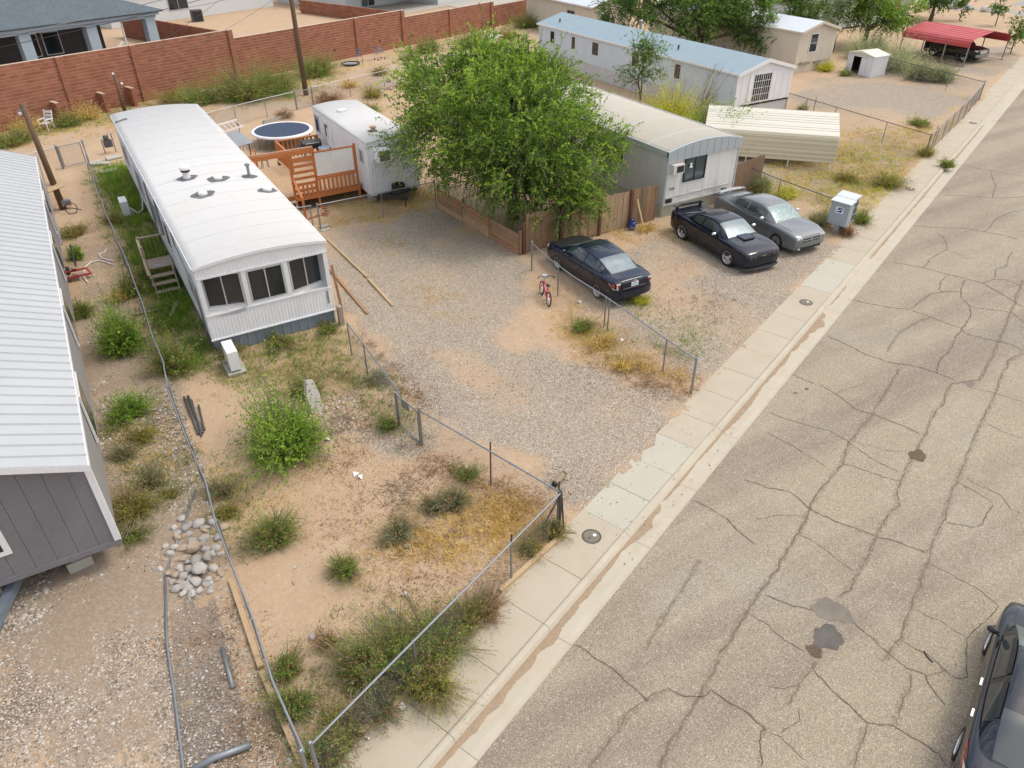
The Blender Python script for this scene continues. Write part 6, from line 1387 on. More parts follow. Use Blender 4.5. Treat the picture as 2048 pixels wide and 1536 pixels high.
def wheel(t, x, y, r, w, style, rimm, side):
    k = (r, w, style, rimm.name)
    if k not in TYRE:
        MXY = Matrix.Rotation(-math.pi/2, 4, 'X')   # lathe axis z -> +y
        ty = MB().lathe([(r*.66,-w/2),(r*.93,-w/2),(r*.99,-w*.33),(r,-w*.1),(r,w*.1),(r*.99,w*.33),(r*.93,w/2),(r*.70,w/2),(r*.66,w*.40),(r*.66,-w/2)], 32, (0,0,0), 0, MXY).mesh('tyre', M_['black_rubber'], True)
        m = MB(); m.lathe([(r*.70,w*.34),(r*.71,w*.47),(r*.66,w*.49),(r*.63,w*.40),(r*.62,w*.1),(r*.64,w*.1)], 32, (0,0,0), 0, MXY)
        m.lathe([(r*.17,w*.15),(r*.17,w*.40),(r*.12,w*.44)], 16, (0,0,0), 0, MXY)
        ns = {'five':5,'multi':10,'seven':7,'steel':0}[style]
        for i in range(ns):
            a = 2*math.pi*i/ns; wd = r*(.20 if ns == 5 else .10 if ns == 10 else .13)
            ca_, sa_ = math.cos(a), math.sin(a)
            def q(rr, tt, yy): return (rr*ca_-tt*sa_, yy, rr*sa_+tt*ca_)
            m.add([q(r*.1,-wd*.75,w*.40), q(r*.1,wd*.75,w*.40), q(r*.66,wd*.5,w*.42), q(r*.66,-wd*.5,w*.42), q(r*.1,-wd*.75,w*.22), q(r*.1,wd*.75,w*.22), q(r*.66,wd*.5,w*.25), q(r*.66,-wd*.5,w*.25)], [(0,1,2,3),(7,6,5,4),(0,4,5,1),(1,5,6,2),(2,6,7,3),(3,7,4,0)])
        if ns == 0: m.lathe([(r*.6,w*.22),(r*.5,w*.36),(r*.2,w*.3)], 24, (0,0,0), 0, MXY)
        rm = m.mesh('rim', rimm, False)
        dk_ = MB().lathe([(r*.64,w*.02),(r*.64,w*.04)], 24, (0,0,0), 0, MXY).mesh('brake_disc', M_['galv_dark'])
        TYRE[k] = (ty, rm, dk_)
    ty, rm, dk_ = TYRE[k]
    wl_ = link('wheel', ty, t, (x, y, r)); 
    if side < 0: wl_.rotation_euler = (0, 0, math.pi)
    link('rim', rm, wl_); link('brake_disc', dk_, wl_)
def build_car(name, label, cat_, loc, rot, sp, paint, glassM, extras):
    c = Car(sp); t = thing(name, label, cat_, loc, rot)
    x0, x1 = sp['body'][0][0], sp['body'][-1][0]
    X = np.unique(np.concatenate([np.linspace(x0, x1, 70), np.linspace(x0, x0+.25, 10), np.linspace(x1-.3, x1, 12)]))
    mb = MB(); n = None
    for x in X:
        y, z = c.ring(x); ys_ = np.concatenate([y, -y[1:-1][::-1]]); zs_ = np.concatenate([z, z[1:-1][::-1]]); n = len(ys_)
        mb.v += [(float(x), float(a), float(b)) for a, b in zip(ys_, zs_)]
    for i in range(len(X)-1):
        for j in range(n): mb.f.append((i*n+j, (i+1)*n+j, (i+1)*n+(j+1)%n, i*n+(j+1)%n)); mb.m.append(0)
    mb.f.append(tuple(range(n))); mb.f.append(tuple((len(X)-1)*n+j for j in range(n))[::-1]); mb.m += [0,0]
    body = mb.build('body', paint, t, True)
    bm = bmesh.new(); bm.from_mesh(body.data); bmesh.ops.recalc_face_normals(bm, faces=bm.faces); bm.to_mesh(body.data); bm.free()
    # wheel openings
    r, w = sp['wr'], sp['ww']; cutm = MB()
    for wx in sp['axles']:
        for sg in (1,-1):
            Mc = Matrix.Translation((wx, sg*(sp['track']+.02), r+.015))@Matrix.Rotation(math.pi/2, 4, 'X'); cutm.lathe([(r*1.17,-.24),(r*1.17,.24)], 40, (0,0,0), 0, Mc)
    cut = cutm.build('cutter', [M_['black_plastic']])
    bm = bmesh.new(); bm.from_mesh(cut.data); bmesh.ops.recalc_face_normals(bm, faces=bm.faces); bm.to_mesh(cut.data); bm.free()
    body.data.materials.append(M_['black_plastic'])
    md = body.modifiers.new('b', 'BOOLEAN'); md.object = cut; md.operation = 'DIFFERENCE'; md.solver = 'EXACT'
    try: md.material_mode = 'TRANSFER'
    except Exception: pass
    bpy.context.view_layer.update(); dg = bpy.context.evaluated_depsgraph_get(); me = bpy.data.meshes.new_from_object(body.evaluated_get(dg)); body.modifiers.clear(); body.data = me; me.name = 'body'
    bpy.data.objects.remove(cut)
    for p in me.polygons:
        p.use_smooth = True
    try: me.set_sharp_from_angle(angle=R(38))
    except Exception: pass
    # cabin shell
    xa, xd = sp['cabin'][0][0], sp['cabin'][-1][0]
    us = np.linspace(xa, xd, 44); vv = [0,.1,.2,.3,.4,.47,.5,.55,.6,.68,.78,.88,1.]
    m = patch(MB(), lambda u, v: c.cpt(u, v)[:3], us, vv, True); m.build('roof', paint, t, True)
    if glassM is None: glassM = M_['car_glass']
    def off(u, v, d): x, y, z, nn = c.cpt(u, v); return (x, y+nn.y*d, z+nn.z*d)
    wa, wb_ = sp['wind']; ra, rb_ = sp['rear']
    def end_patch(u0, u1, v0, name, mm, d=.007, dx=0):
        m = MB(); us_ = np.linspace(u0, u1, 9); vs_ = [v0,.62,.72,.82,.92,1.]
        pts = lambda u, v: (lambda q: (q[0]+dx, q[1], q[2]))(off(u, v, d)); patch(m, pts, us_, vs_, True); return m.build(name, mm, t, True)
    end_patch(wa, wb_, .585, 'windshield', sp.get('windM', glassM), .006, -.004)
    end_patch(ra, rb_, .60, 'rear_window', sp.get('rearM', glassM), .006, .004)
    for (u0, u1) in sp['side']:
        for sg in (1,-1):
            m = MB(); us_ = np.linspace(u0, u1, 8); fn = lambda u, v: (lambda q: (q[0], q[1]*sg, q[2]))(off(u, v, .006)); patch(m, fn, us_, [.10,.2,.3,.40,.455]); 
            if sg < 0: m.f = [f[::-1] for f in m.f]
            m.build('side_window', sp.get('sideM', glassM), t, True)
    for wx in sp['axles']:
        for sg in (1,-1): wheel(t, wx, sg*(sp['track']), r, w, sp['style'], sp['rimM'], sg)
    # door seams, sills, mirrors, handles
    def side(x, z, d=.003):
        y, zz_ = c.ring(x); k = np.argsort(zz_[:20]); yy = float(np.interp(z, zz_[4:22], y[4:22])); return yy+d
    for xs_ in sp['seams']:
        for sg in (1,-1):
            m = MB(); z0, z1 = float(c.lo(xs_)[1])+.14, float(c.lo(xs_)[2])-.02; zz_ = np.linspace(z0, z1, 8); vs = []
            for z in zz_: vs += [(xs_-.005, sg*side(xs_, z), z), (xs_+.005, sg*side(xs_, z), z)]
            m.add(vs, [(2*i,2*i+1,2*i+3,2*i+2) if sg < 0 else (2*i+2,2*i+3,2*i+1,2*i) for i in range(7)]); m.build('door_seam', M_['black_plastic'], t)
    for xs_ in sp['handles']:
        for sg in (1,-1): z = float(c.lo(xs_)[2])-.14; y = side(xs_, z); MB().bx(xs_-.09,xs_+.09,min(sg*(y-.01),sg*(y+.03)),max(sg*(y-.01),sg*(y+.03)),z-.015,z+.018).build('door_handle', sp.get('handleM', paint), t)
    mx_ = sp['mirror']
    for sg in (1,-1):
        z = float(c.lo(mx_)[2])+.04; y = float(c.lo(mx_)[0])*.95
        o = MB().ball((mx_, sg*(y+.13), z+.07), .1, 10, 7, 0, (.75,1.15,.7)).build('mirror', sp.get('mirM', paint), t, True); MB().beam((mx_,sg*(y-.01),z+.01),(mx_,sg*(y+.08),z+.05),.05,.04).build('mirror_arm', M_['black_plastic'], o)
    def surf(x, v, d=.006):
        y, z = c.ring(x); q = v*30; i = int(min(29, q)); f = q-i
        yy = y[i]*(1-f)+y[i+1]*f; zz_ = z[i]*(1-f)+z[i+1]*f; k = max(1e-6, math.hypot(y[i+1]-y[i], z[i+1]-z[i])); ny, nz_ = (z[i+1]-z[i])/k, -(y[i+1]-y[i])/k
        return (x, yy+ny*d, zz_+nz_*d)
    c.surf = surf; c.side = side; c.t = t; c.paint = paint
    hx0, hx1 = sp['cabin'][-1][0]+.02, sp['body'][-4][0]
    for sg in (1,-1):
        for xa_, xb_, v_ in ((hx0, hx1+.15, .785), (sp['body'][2][0]-.08, sp['cabin'][0][0]-.02, .79)):
            m = MB(); patch(m, lambda u, v: (lambda q: (q[0], q[1]*sg, q[2]))(surf(u, v, .003)), np.linspace(xa_, xb_, 8), [v_, v_+.011]); m.f = [f[::-1] for f in m.f] if sg > 0 else m.f; m.build('panel_gap', M_['black_plastic'], t)
    extras(c, t)
    return t, c
def lamp_patch(c, t, name, mm, x0, x1, v0, v1, d=.008, nx=6, nv=4):
    for sg in (1,-1):
        m = MB(); patch(m, lambda u, v: (lambda q: (q[0], q[1]*sg, q[2]))(c.surf(u, v, d)), np.linspace(x0, x1, nx), np.linspace(v0, v1, nv))
        if sg < 0: m.f = [f[::-1] for f in m.f]
        m.f = [f[::-1] for f in m.f]; m.build(name, mm, t, True)
def paintm(name, col, rough=.25, metal=.0):
    rough = .5
    t = NT(name); cc = t.mix(t.noise(1.5, 3), sc3(col, .9), sc3(col, 1.12)); cc = t.mix(t.map(t.noise(3., 6, .7), .5, .8, 0, .03), cc, (.30,.24,.18)); t.fin(cc, rough, metal, .05, 1.); t.p.inputs['Coat Roughness'].default_value = .03; return t.m
M_['car_glass'] = glass('tinted_car_glass', (.030,.038,.042), .04, .9)
M_['chrome'] = plain('chrome', (.75,.76,.78), .15, 1.)
M_['silver_rim'] = plain('silver_rim', (.60,.61,.62), .3, .7); M_['black_rim'] = plain('black_rim', (.02,.02,.02), .5, .2)
M_['lamp_red'] = plain('red_lamp', (.35,.015,.015), .15, 0, .6, .5); M_['lamp_clear'] = plain('clear_lamp', (.65,.67,.70), .1, .3, .6, .5); M_['lamp_dark'] = plain('smoked_lamp', (.05,.05,.055), .12)
M_['plate_white'] = plain('plate_white', (.72,.74,.75), .4); M_['plate_blue'] = plain('plate_cyan', (.25,.55,.65), .4)
t = NT('silver_sunshade'); q_ = t.mix(t.map(t.noise(14, 3, .6, dist=2.), .42, .58), (.30,.37,.37), (.05,.12,.12)); M_['sunshade_print'] = t.fin(q_, .3, .1, .4, .2)
t = NT('silver_visor'); q_ = t.mix(t.noise(4, 3), (.10,.14,.155), (.22,.27,.29)); M_['sunshade'] = t.fin(q_, .25, .2, .4, .2)
def bump(t, name, mm, xe, hw, z0, z1, dep=.22, k=.12, sgn=1):
    n = 14; P_ = [(sgn*(xe-dep), -hw)]+[(sgn*(xe-k*abs(2*i/n-1)**3.5), hw*(2*i/n-1)) for i in range(n+1)]+[(sgn*(xe-dep), hw)]
    return MB().prism(P_ if sgn > 0 else P_[::-1], z0, z1).build(name, mm, t)
def bar(t, name, mm, x0, x1, y0, y1, z0, z1, parent=None): return MB().bx(min(x0,x1),max(x0,x1),min(y0,y1),max(y0,y1),min(z0,z1),max(z0,z1)).build(name, mm, parent or t)

# --- black two-door coupe
BLK = paintm('black_paint', (.003,.006,.018), .22)
sp_c = dict(body=[(-2.50,.70,.44,.90,.92),(-2.46,.82,.32,.96,1.00),(-2.30,.90,.26,.985,1.03),(-1.9,.945,.23,1.0,1.045),(-1.45,.96,.21,1.02,1.05),(-.8,.945,.20,.985,1.03),(0,.935,.20,.965,1.03),(.8,.94,.20,.95,1.0),(1.4,.955,.20,.94,.985),(1.9,.94,.21,.91,.955),(2.25,.90,.22,.85,.90),(2.42,.85,.24,.79,.84),(2.50,.76,.32,.70,.73)],
 cabin=[(-1.85,.80,1.00,.62,1.02),(-1.5,.84,1.0,.63,1.14),(-1.0,.875,.99,.63,1.32),(-.55,.885,.98,.62,1.40),(-.1,.885,.975,.62,1.435),(.25,.88,.97,.62,1.415),(.6,.87,.965,.64,1.30),(.95,.85,.96,.68,1.12),(1.18,.80,.965,.72,.985)],
 wr=.38, ww=.26, track=.845, axles=(1.50,-1.45), wind=(.42,1.13), rear=(-1.72,-1.02), side=((-.92,-.42),(-.34,.62)), seams=(.95,-.42), handles=(-.25,), mirror=.62, style='five', rimM=M_['silver_rim'], windM=M_['sunshade'], mirM=M_['chrome'])
def ex_c(c, t):
    sc_ = MB().add([(.55,-.34,1.012),(1.55,-.30,.985),(1.55,.30,.985),(.55,.34,1.012),(.75,-.27,1.045),(1.48,-.25,1.04),(1.48,.25,1.04),(.75,.27,1.045)], [(0,1,5,4),(1,2,6,5),(2,3,7,6),(3,0,4,7),(4,5,6,7)]).build('hood_scoop', BLK, t); bar(t, 'scoop_mouth', M_['black_plastic'], 1.49, 1.56, -.26, .26, .99, 1.035, sc_)
    for sg in (1,-1):
        m = MB(); m.add([(.75,sg*.42,1.02),(1.75,sg*.40,.965),(1.75,sg*.43,.963),(.75,sg*.45,1.017)], [(0,1,2,3)]); m.build('hood_stripe', M_['black_plastic'], t)
    bar(t, 'grille', M_['black_plastic'], 2.38, 2.506, -.70, .70, .60, .74); 
    for y in (-.66,-.48,.48,.66): MB().lathe([(.075,-.01),(.075,.02),(.05,.03)], 14, (0,0,0), 0, Matrix.Translation((2.50,y,.67))@Matrix.Rotation(math.pi/2,4,'Y')).build('headlight', M_['lamp_dark'], t)
    bump(t, 'bumper', BLK, 2.56, .86, .44, .585); MB().prism([(2.3,-.86),(2.50,-.78),(2.60,-.5),(2.62,.5),(2.50,.78),(2.3,.86)][:] and [(2.3,-.88),(2.5,-.8),(2.6,-.5),(2.6,.5),(2.5,.8),(2.3,.88)], .17, .24).build('front_splitter', plain('grey_splitter', (.05,.055,.06), .4), t)
    bar(t, 'emblem', M_['chrome'], 2.50, 2.512, -.12, .12, .685, .705)
    w_ = MB().add([(-2.50,-.74,1.10),(-2.50,.74,1.10),(-2.26,.74,1.13),(-2.26,-.74,1.13),(-2.50,-.74,1.13),(-2.50,.74,1.13),(-2.26,.74,1.155),(-2.26,-.74,1.155)], [(0,3,2,1),(4,5,6,7),(0,1,5,4),(1,2,6,5),(2,3,7,6),(3,0,4,7)]).build('spoiler', BLK, t)
    for y in (-.62,.62): bar(t, 'spoiler_foot', BLK, -2.42, -2.30, y-.04, y+.04, .98, 1.12, w_)
    bar(t, 'tail_light', M_['lamp_red'], -2.515, -2.44, -.72, .72, .74, .84)
xf = (21.22+.83, 18.75); rotc = math.atan2(18.75-21.69, 21.18-21.41)
cc_ = Vector((21.295,20.22,0))+Vector((math.cos(rotc+math.pi/2), math.sin(rotc+math.pi/2),0))*.80
build_car('parked_car', 'black two-door coupe with hood scoop and chrome five-spoke wheels', 'car', cc_-Vector((math.cos(rotc),math.sin(rotc),0))*.025, rotc, sp_c, BLK, None, ex_c)
# --- grey four-door sedan with printed sunshade
GRY = paintm('dark_grey_paint', (.15,.165,.17), .28, .3)
sp_g = dict(body=[(-2.53,.72,.46,.94,.97),(-2.48,.84,.34,1.0,1.05),(-2.30,.90,.27,1.03,1.08),(-1.9,.935,.23,1.04,1.09),(-1.5,.945,.21,1.03,1.08),(-.8,.935,.20,1.0,1.04),(0,.93,.20,.975,1.03),(.8,.935,.20,.96,1.01),(1.4,.945,.20,.945,.99),(1.9,.93,.21,.92,.965),(2.28,.88,.22,.85,.89),(2.46,.82,.24,.77,.81),(2.54,.70,.34,.68,.70)],
 cabin=[(-1.90,.80,1.04,.60,1.06),(-1.55,.84,1.03,.62,1.19),(-1.05,.87,1.01,.63,1.38),(-.55,.88,1.0,.63,1.46),(-.05,.88,.99,.63,1.48),(.3,.875,.98,.635,1.45),(.65,.865,.97,.65,1.32),(1.0,.85,.965,.69,1.12),(1.22,.80,.965,.72,.985)],
 wr=.36, ww=.24, track=.835, axles=(1.55,-1.50), wind=(.44,1.17), rear=(-1.80,-1.05), side=((-1.22,-.50),(-.40,.62)), seams=(.95,-.45,-1.3), handles=(-.28,-1.12), mirror=.64, style='steel', rimM=M_['black_rim'], windM=M_['sunshade_print'], mirM=M_['lamp_clear'])
def ex_g(c, t):
    for y in (-.70,-.55,.55,.70): MB().lathe([(.07,-.01),(.07,.02),(.045,.035)], 14, (0,0,0), 0, Matrix.Translation((2.475,y,.72))@Matrix.Rotation(math.pi/2,4,'Y')).build('headlight', M_['lamp_clear'], t)
    bar(t, 'grille', M_['black_plastic'], 2.44, 2.548, -.46, .46, .58, .72); bar(t, 'grille_bar', M_['chrome'], 2.54, 2.556, -.46, .46, .64, .66); bar(t, 'grille_bar', M_['chrome'], 2.54, 2.556, -.015, .015, .58, .72)
    bump(t, 'bumper', GRY, 2.60, .84, .40, .56); bar(t, 'lower_intake', M_['black_plastic'], 2.46, 2.55, -.6, .6, .26, .38); bar(t, 'fog_lamp', M_['lamp_clear'], 2.50, 2.56, -.68, -.58, .28, .35); bar(t, 'fog_lamp', M_['lamp_clear'], 2.50, 2.56, .58, .68, .28, .35)
    n = 10; vs = []
    for i in range(n+1):
        y = -.78+1.56*i/n; z = 1.11+.05*math.cos(math.pi*(i/n-.5)); vs += [(-2.56,y,z),(-2.30,y,z+.02),(-2.30,y,z+.05),(-2.56,y,z+.035)]
    w_ = MB().add(vs, [(4*i+j,4*i+4+j,4*i+4+(j+1)%4,4*i+(j+1)%4) for i in range(n) for j in range(4)]+[(0,1,2,3),(4*n+3,4*n+2,4*n+1,4*n)]).build('spoiler', plain('silver_spoiler', (.55,.57,.58), .3, .4), t)
    for y in (-.7,.7): bar(t, 'spoiler_foot', GRY, -2.46, -2.34, y-.04, y+.04, 1.0, 1.19, w_)
    lamp_patch(c, t, 'tail_light', M_['lamp_red'], -2.50, -2.28, .50, .64)
rg = -math.pi/2-.05; cg = Vector((24.95,20.42,0))
build_car('parked_car', 'dark grey four-door sedan with patterned windshield sunshade', 'car', cg, rg, sp_g, GRY, None, ex_g)
# --- dark blue sedan seen from behind
NVY = paintm('navy_paint', (.003,.008,.026), .22)
sp_f = dict(body=[(-2.42,.68,.46,.92,.95),(-2.36,.80,.34,.99,1.03),(-2.15,.87,.28,1.02,1.06),(-1.8,.905,.24,1.02,1.06),(-1.37,.915,.22,1.01,1.05),(-.7,.91,.21,.98,1.03),(0,.905,.21,.955,1.02),(.8,.905,.21,.94,1.0),(1.36,.91,.21,.92,.975),(1.85,.89,.22,.88,.93),(2.2,.84,.23,.81,.86),(2.36,.77,.26,.73,.77),(2.42,.66,.36,.64,.66)],
 cabin=[(-1.86,.76,1.02,.58,1.04),(-1.5,.81,1.01,.60,1.19),(-1.05,.845,.99,.615,1.37),(-.6,.855,.98,.61,1.435),(-.1,.855,.97,.61,1.455),(.3,.85,.96,.615,1.42),(.7,.84,.95,.635,1.28),(1.1,.82,.945,.67,1.09),(1.34,.77,.945,.70,.965)],
 wr=.325, ww=.22, track=.81, axles=(1.36,-1.40), wind=(.46,1.28), rear=(-1.78,-1.02), side=((-1.42,-1.24),(-1.18,-.42),(-.34,.80)), seams=(.98,-.38,-1.15), handles=(-.22,-1.02), mirror=.80, style='seven', rimM=M_['silver_rim'], rearM=M_['sunshade'], windM=M_['teal_glass'])
def ex_f(c, t):
    HD_ = plain('matte_black_hood', (.006,.006,.007), .6)
    m = MB(); patch(m, lambda u, v: (lambda q: (q[0], q[1], q[2]+.004))(c.surf(u, v, .004)), np.linspace(1.32,2.36,8), np.linspace(.74,1.,6), True); m.f = [f[::-1] for f in m.f]; m.build('hood', HD_, t, True)
    for sg in (1,-1):   # large wrap-round tail lamps with pale borders
        def q(x, z, d): return (x, sg*(c.side(x, z, d)), z)
        m = MB(); P_ = [(-2.06,.90),(-2.30,1.0),(-2.36,.99),(-2.37,.74),(-2.30,.73)]; m.add([q(x,z,.012) for x,z in P_], [(0,1,2,3,4) if sg > 0 else (4,3,2,1,0)]); o = m.build('tail_light', M_['lamp_clear'], t)
        m = MB(); P_ = [(-2.14,.89),(-2.30,.955),(-2.34,.95),(-2.345,.80),(-2.30,.79)]; m.add([q(x,z,.018) for x,z in P_], [(0,1,2,3,4) if sg > 0 else (4,3,2,1,0)]); m.build('lens', M_['lamp_red'], o)
        bar(t, 'tail_light', M_['lamp_clear'], -2.415, -2.36, sg*.60, sg*.76, .74, .97); bar(t, 'tail_lens', M_['lamp_red'], -2.42, -2.37, sg*.63, sg*.73, .79, .92)
    bar(t, 'trunk_panel', NVY, -2.435, -2.38, -.56, .56, .70, .97); pl_ = bar(t, 'license_plate', M_['plate_white'], -2.452, -2.44, -.155, .155, .78, .94); bar(t, 'plate_print', M_['plate_blue'], -2.455, -2.45, -.12, .12, .82, .90, pl_); bar(t, 'trunk_trim', M_['chrome'], -2.45, -2.44, -.5, .5, .735, .745); MB().lathe([(.06,0),(.06,.012)], 14, (0,0,0), 0, Matrix.Translation((-2.445,0,.965))@Matrix.Rotation(-math.pi/2,4,'Y')@Matrix.Scale(1.,4)).build('badge', M_['chrome'], t)
    bump(t, 'bumper', NVY, 2.49, .82, .36, .62, sgn=-1)
    lamp_patch(c, t, 'headlight', M_['lamp_clear'], 2.10, 2.34, .50, .64)
build_car('parked_car', 'dark navy sedan with pale tail lamps parked nose to the plank fence', 'car', (15.06+.83,20.58,0), math.pi/2-.03, sp_f, NVY, M_['car_glass'], ex_f)
# --- blue-grey sedan at the bottom right corner
STL = paintm('steel_blue_paint', (.010,.015,.025), .22, .2)
sp_s = dict(body=[(-2.40,.70,.48,.98,1.02),(-2.33,.82,.36,1.04,1.08),(-2.12,.89,.28,1.05,1.10),(-1.8,.92,.24,1.04,1.09),(-1.37,.93,.22,1.02,1.06),(-.7,.925,.21,.99,1.03),(0,.92,.21,.96,1.02),(.8,.92,.21,.94,1.0),(1.36,.925,.21,.91,.97),(1.85,.90,.22,.86,.92),(2.2,.83,.23,.77,.82),(2.36,.74,.26,.68,.72),(2.43,.60,.36,.58,.60)],
 cabin=[(-2.05,.74,1.05,.56,1.07),(-1.6,.80,1.03,.60,1.22),(-1.1,.845,1.0,.62,1.38),(-.6,.865,.985,.62,1.45),(-.1,.865,.975,.62,1.47),(.35,.86,.965,.62,1.43),(.8,.845,.955,.64,1.28),(1.2,.82,.95,.67,1.09),(1.45,.77,.95,.70,.965)],
 wr=.335, ww=.22, track=.825, axles=(1.36,-1.36), wind=(.52,1.38), rear=(-1.95,-1.05), side=((-1.30,-.44),(-.30,.90)), seams=(1.0,-.40,-1.2), handles=(-.25,-1.05), mirror=.92, style='multi', rimM=M_['silver_rim'], handleM=M_['chrome'], mirM=M_['black_plastic'], rearM=M_['car_glass'], windM=M_['teal_glass'])
def ex_s(c, t):
    for sg in (1,-1):
        m = MB(); us_ = np.linspace(-1.45, 1.0, 24); vs = []
        for u in us_:
            x, y, z, nn = c.cpt(u, .045); vs += [(x,sg*(y+.012),z-.012),(x,sg*(y+.012),z+.014)]
        m.add(vs, [(2*i,2*i+2,2*i+3,2*i+1) if sg > 0 else (2*i+1,2*i+3,2*i+2,2*i) for i in range(23)]); m.build('belt_trim', M_['chrome'], t)
        def q(x, z, d): return (x, sg*(c.side(x, z, d)), z)
        P_ = [(-1.66,.975),(-2.10,1.02),(-2.33,1.03),(-2.37,.88),(-2.32,.76),(-2.12,.80),(-1.88,.89)]; m = MB(); m.add([q(x,z,.012) for x,z in P_], [tuple(range(7)) if sg > 0 else tuple(range(7))[::-1]]); o = m.build('tail_light', M_['lamp_red'], t)
        m = MB(); P_ = [(-2.1,.955),(-2.30,.98),(-2.33,.92),(-2.25,.89)]; m.add([q(x,z,.017) for x,z in P_], [(0,1,2,3) if sg > 0 else (3,2,1,0)]); m.build('lens', M_['lamp_clear'], o)
        bar(t, 'tail_light', M_['lamp_red'], -2.39, -2.33, sg*.48, sg*.76, .78, .97)
    lamp_patch(c, t, 'headlight', M_['lamp_clear'], 2.0, 2.36, .48, .62)
    bump(t, 'bumper', STL, 2.47, .82, .38, .66, sgn=-1); bar(t, 'license_plate', M_['plate_white'], -2.425, -2.41, -.155, .155, .72, .86)
    MB().beam((-1.5,-.02,1.30),(-1.5,.02,1.42),.10,.02).build('antenna', M_['black_plastic'], t); bar(t, 'sun_roof', M_['car_glass'], -.35, .35, -.38, .38, 1.458, 1.474)
    # dark window visors over the open side windows
    for sg in (1,):
        for u0, u1 in ((-1.25,-.46),(-.28,.78)):
            m = MB(); us_ = np.linspace(u0, u1, 8); patch(m, lambda u, v: (lambda q: (q[0], (q[1]+q[3].y*.02)*sg, q[2]+q[3].z*.02))(c.cpt(u, v)), us_, [.40,.46,.5]); m.build('window_visor', M_['black_plastic'], t, True)
k_ = 12.93/12.8; rw_ = Vector((10.25*k_,1.95*k_,ZR)); fw_ = Vector((12.77*k_,2.94*k_,ZR)); mid = (rw_+fw_)/2; ang = AL-.01
cs = mid+Vector((math.sin(ang),-math.cos(ang),0))*.86
build_car('parked_car', 'blue-grey sedan with red tail lamps on the street in the corner', 'car', (cs.x,cs.y,ZR), ang, sp_s, STL, M_['car_glass'], ex_s)
# --- dark SUV under the red carport
SUVP = paintm('dark_suv_paint', (.012,.013,.016), .25)
sp_u = dict(body=[(-2.45,.80,.48,1.05,1.07),(-2.40,.90,.38,1.10,1.12),(-2.0,.95,.32,1.12,1.14),(0,.96,.30,1.10,1.14),(1.4,.96,.30,1.10,1.16),(2.0,.94,.32,1.06,1.12),(2.35,.88,.36,1.0,1.05),(2.45,.78,.46,.92,.95)],
 cabin=[(-2.42,.86,1.10,.70,1.3),(-2.25,.88,1.10,.72,1.72),(-1.5,.89,1.10,.73,1.80),(0,.89,1.10,.73,1.82),(.5,.885,1.10,.73,1.76),(.9,.87,1.10,.74,1.42),(1.2,.82,1.12,.76,1.15)],
 wr=.39, ww=.25, track=.84, axles=(1.45,-1.4), wind=(.55,1.15), rear=(-2.38,-2.28), side=((-2.0,-1.2),(-1.1,-.3),(-.2,.75)), seams=(.9,-.25,-1.15), handles=(-.1,-1.0), mirror=.8, style='five', rimM=M_['silver_rim'])
def ex_u(c, t):
    bump(t, 'bumper', M_['galv'], 2.56, .9, .48, .68); bar(t, 'grille', M_['chrome'], 2.42, 2.47, -.5, .5, .72, .95); lamp_patch(c, t, 'headlight', M_['lamp_clear'], 2.15, 2.40, .52, .66); bar(t, 'decal', M_['plate_blue'], 2.2, 2.3, -.93, -.9, .9, 1.0)
build_car('parked_car', 'dark pickup-like vehicle parked under the red carport', 'car', (67.6,39.2,0), -math.pi/2, sp_u, SUVP, None, ex_u)

# ------------------------------------------------------------------ bicycle
b0 = G(1096,608); b1 = G(1082,585); bd = (b1-b0); brot = math.atan2(bd.y, bd.x)
bk_ = thing('bicycle', 'small pink-red bicycle standing on the drive by the fence', 'bicycle', (13.25,20.12,0), brot)
PK = plain('pink_paint', (.50,.03,.10), .35); WB = .92; rw = .25
for x, nm in ((-WB/2,'wheel'),(WB/2,'wheel')):
    w_ = MB().path([(x+rw*math.cos(2*math.pi*j/28), 0, rw+rw*math.sin(2*math.pi*j/28)) for j in range(28)], .026, 6, closed=True).build(nm, M_['black_rubber'], bk_, True)
    MB().path([(x+(rw-.035)*math.cos(2*math.pi*j/28), 0, rw+(rw-.035)*math.sin(2*math.pi*j/28)) for j in range(28)], .012, 5, closed=True).build('rim', M_['silver_rim'], w_)
    for j in range(9): a = 2*math.pi*j/9; MB().tube((x,0,rw),(x+(rw-.04)*math.cos(a),0,rw+(rw-.04)*math.sin(a)),.004,4).build('spoke', M_['silver_rim'], w_)
    MB().tube((x,-.05,rw),(x,.05,rw),.025,8).build('hub', M_['silver_rim'], w_)
BBk = (-.06,0,.24); HTt = (.31,0,.62); HTb = (.35,0,.50); ST = (-.18,0,.55)
for p_, q_, r_ in ((BBk,HTb,.024),(ST,HTt,.022),(BBk,ST,.02),(HTt,HTb,.024)): MB().tube(p_, q_, r_, 8).build('frame_tube', PK, bk_)
for y in (-.05,.05):
    MB().tube((BBk[0],y*.5,BBk[2]),(-WB/2,y,rw),.012,6).build('chain_stay', PK, bk_); MB().tube((ST[0],y*.5,ST[2]),(-WB/2,y,rw),.011,6).build('seat_stay', PK, bk_); MB().tube((HTb[0],y*.8,HTb[2]),(WB/2,y,rw),.014,6).build('fork_blade', PK, bk_)
MB().tube(ST,(-.20,0,.66),.014,6).build('seat_post', M_['silver_rim'], bk_); m = MB().ball((-.21,0,.68),.1,10,6,0,(1.25,.75,.35)).build('saddle', M_['black_plastic'], bk_, True)
MB().tube(HTt,(.27,0,.78),.014,6).build('stem', M_['silver_rim'], bk_); MB().path([(.14,-.30,.84),(.24,-.2,.86),(.28,-.05,.78),(.28,.05,.78),(.24,.2,.86),(.14,.30,.84)], .013, 6).build('handlebar', M_['black_plastic'], bk_)
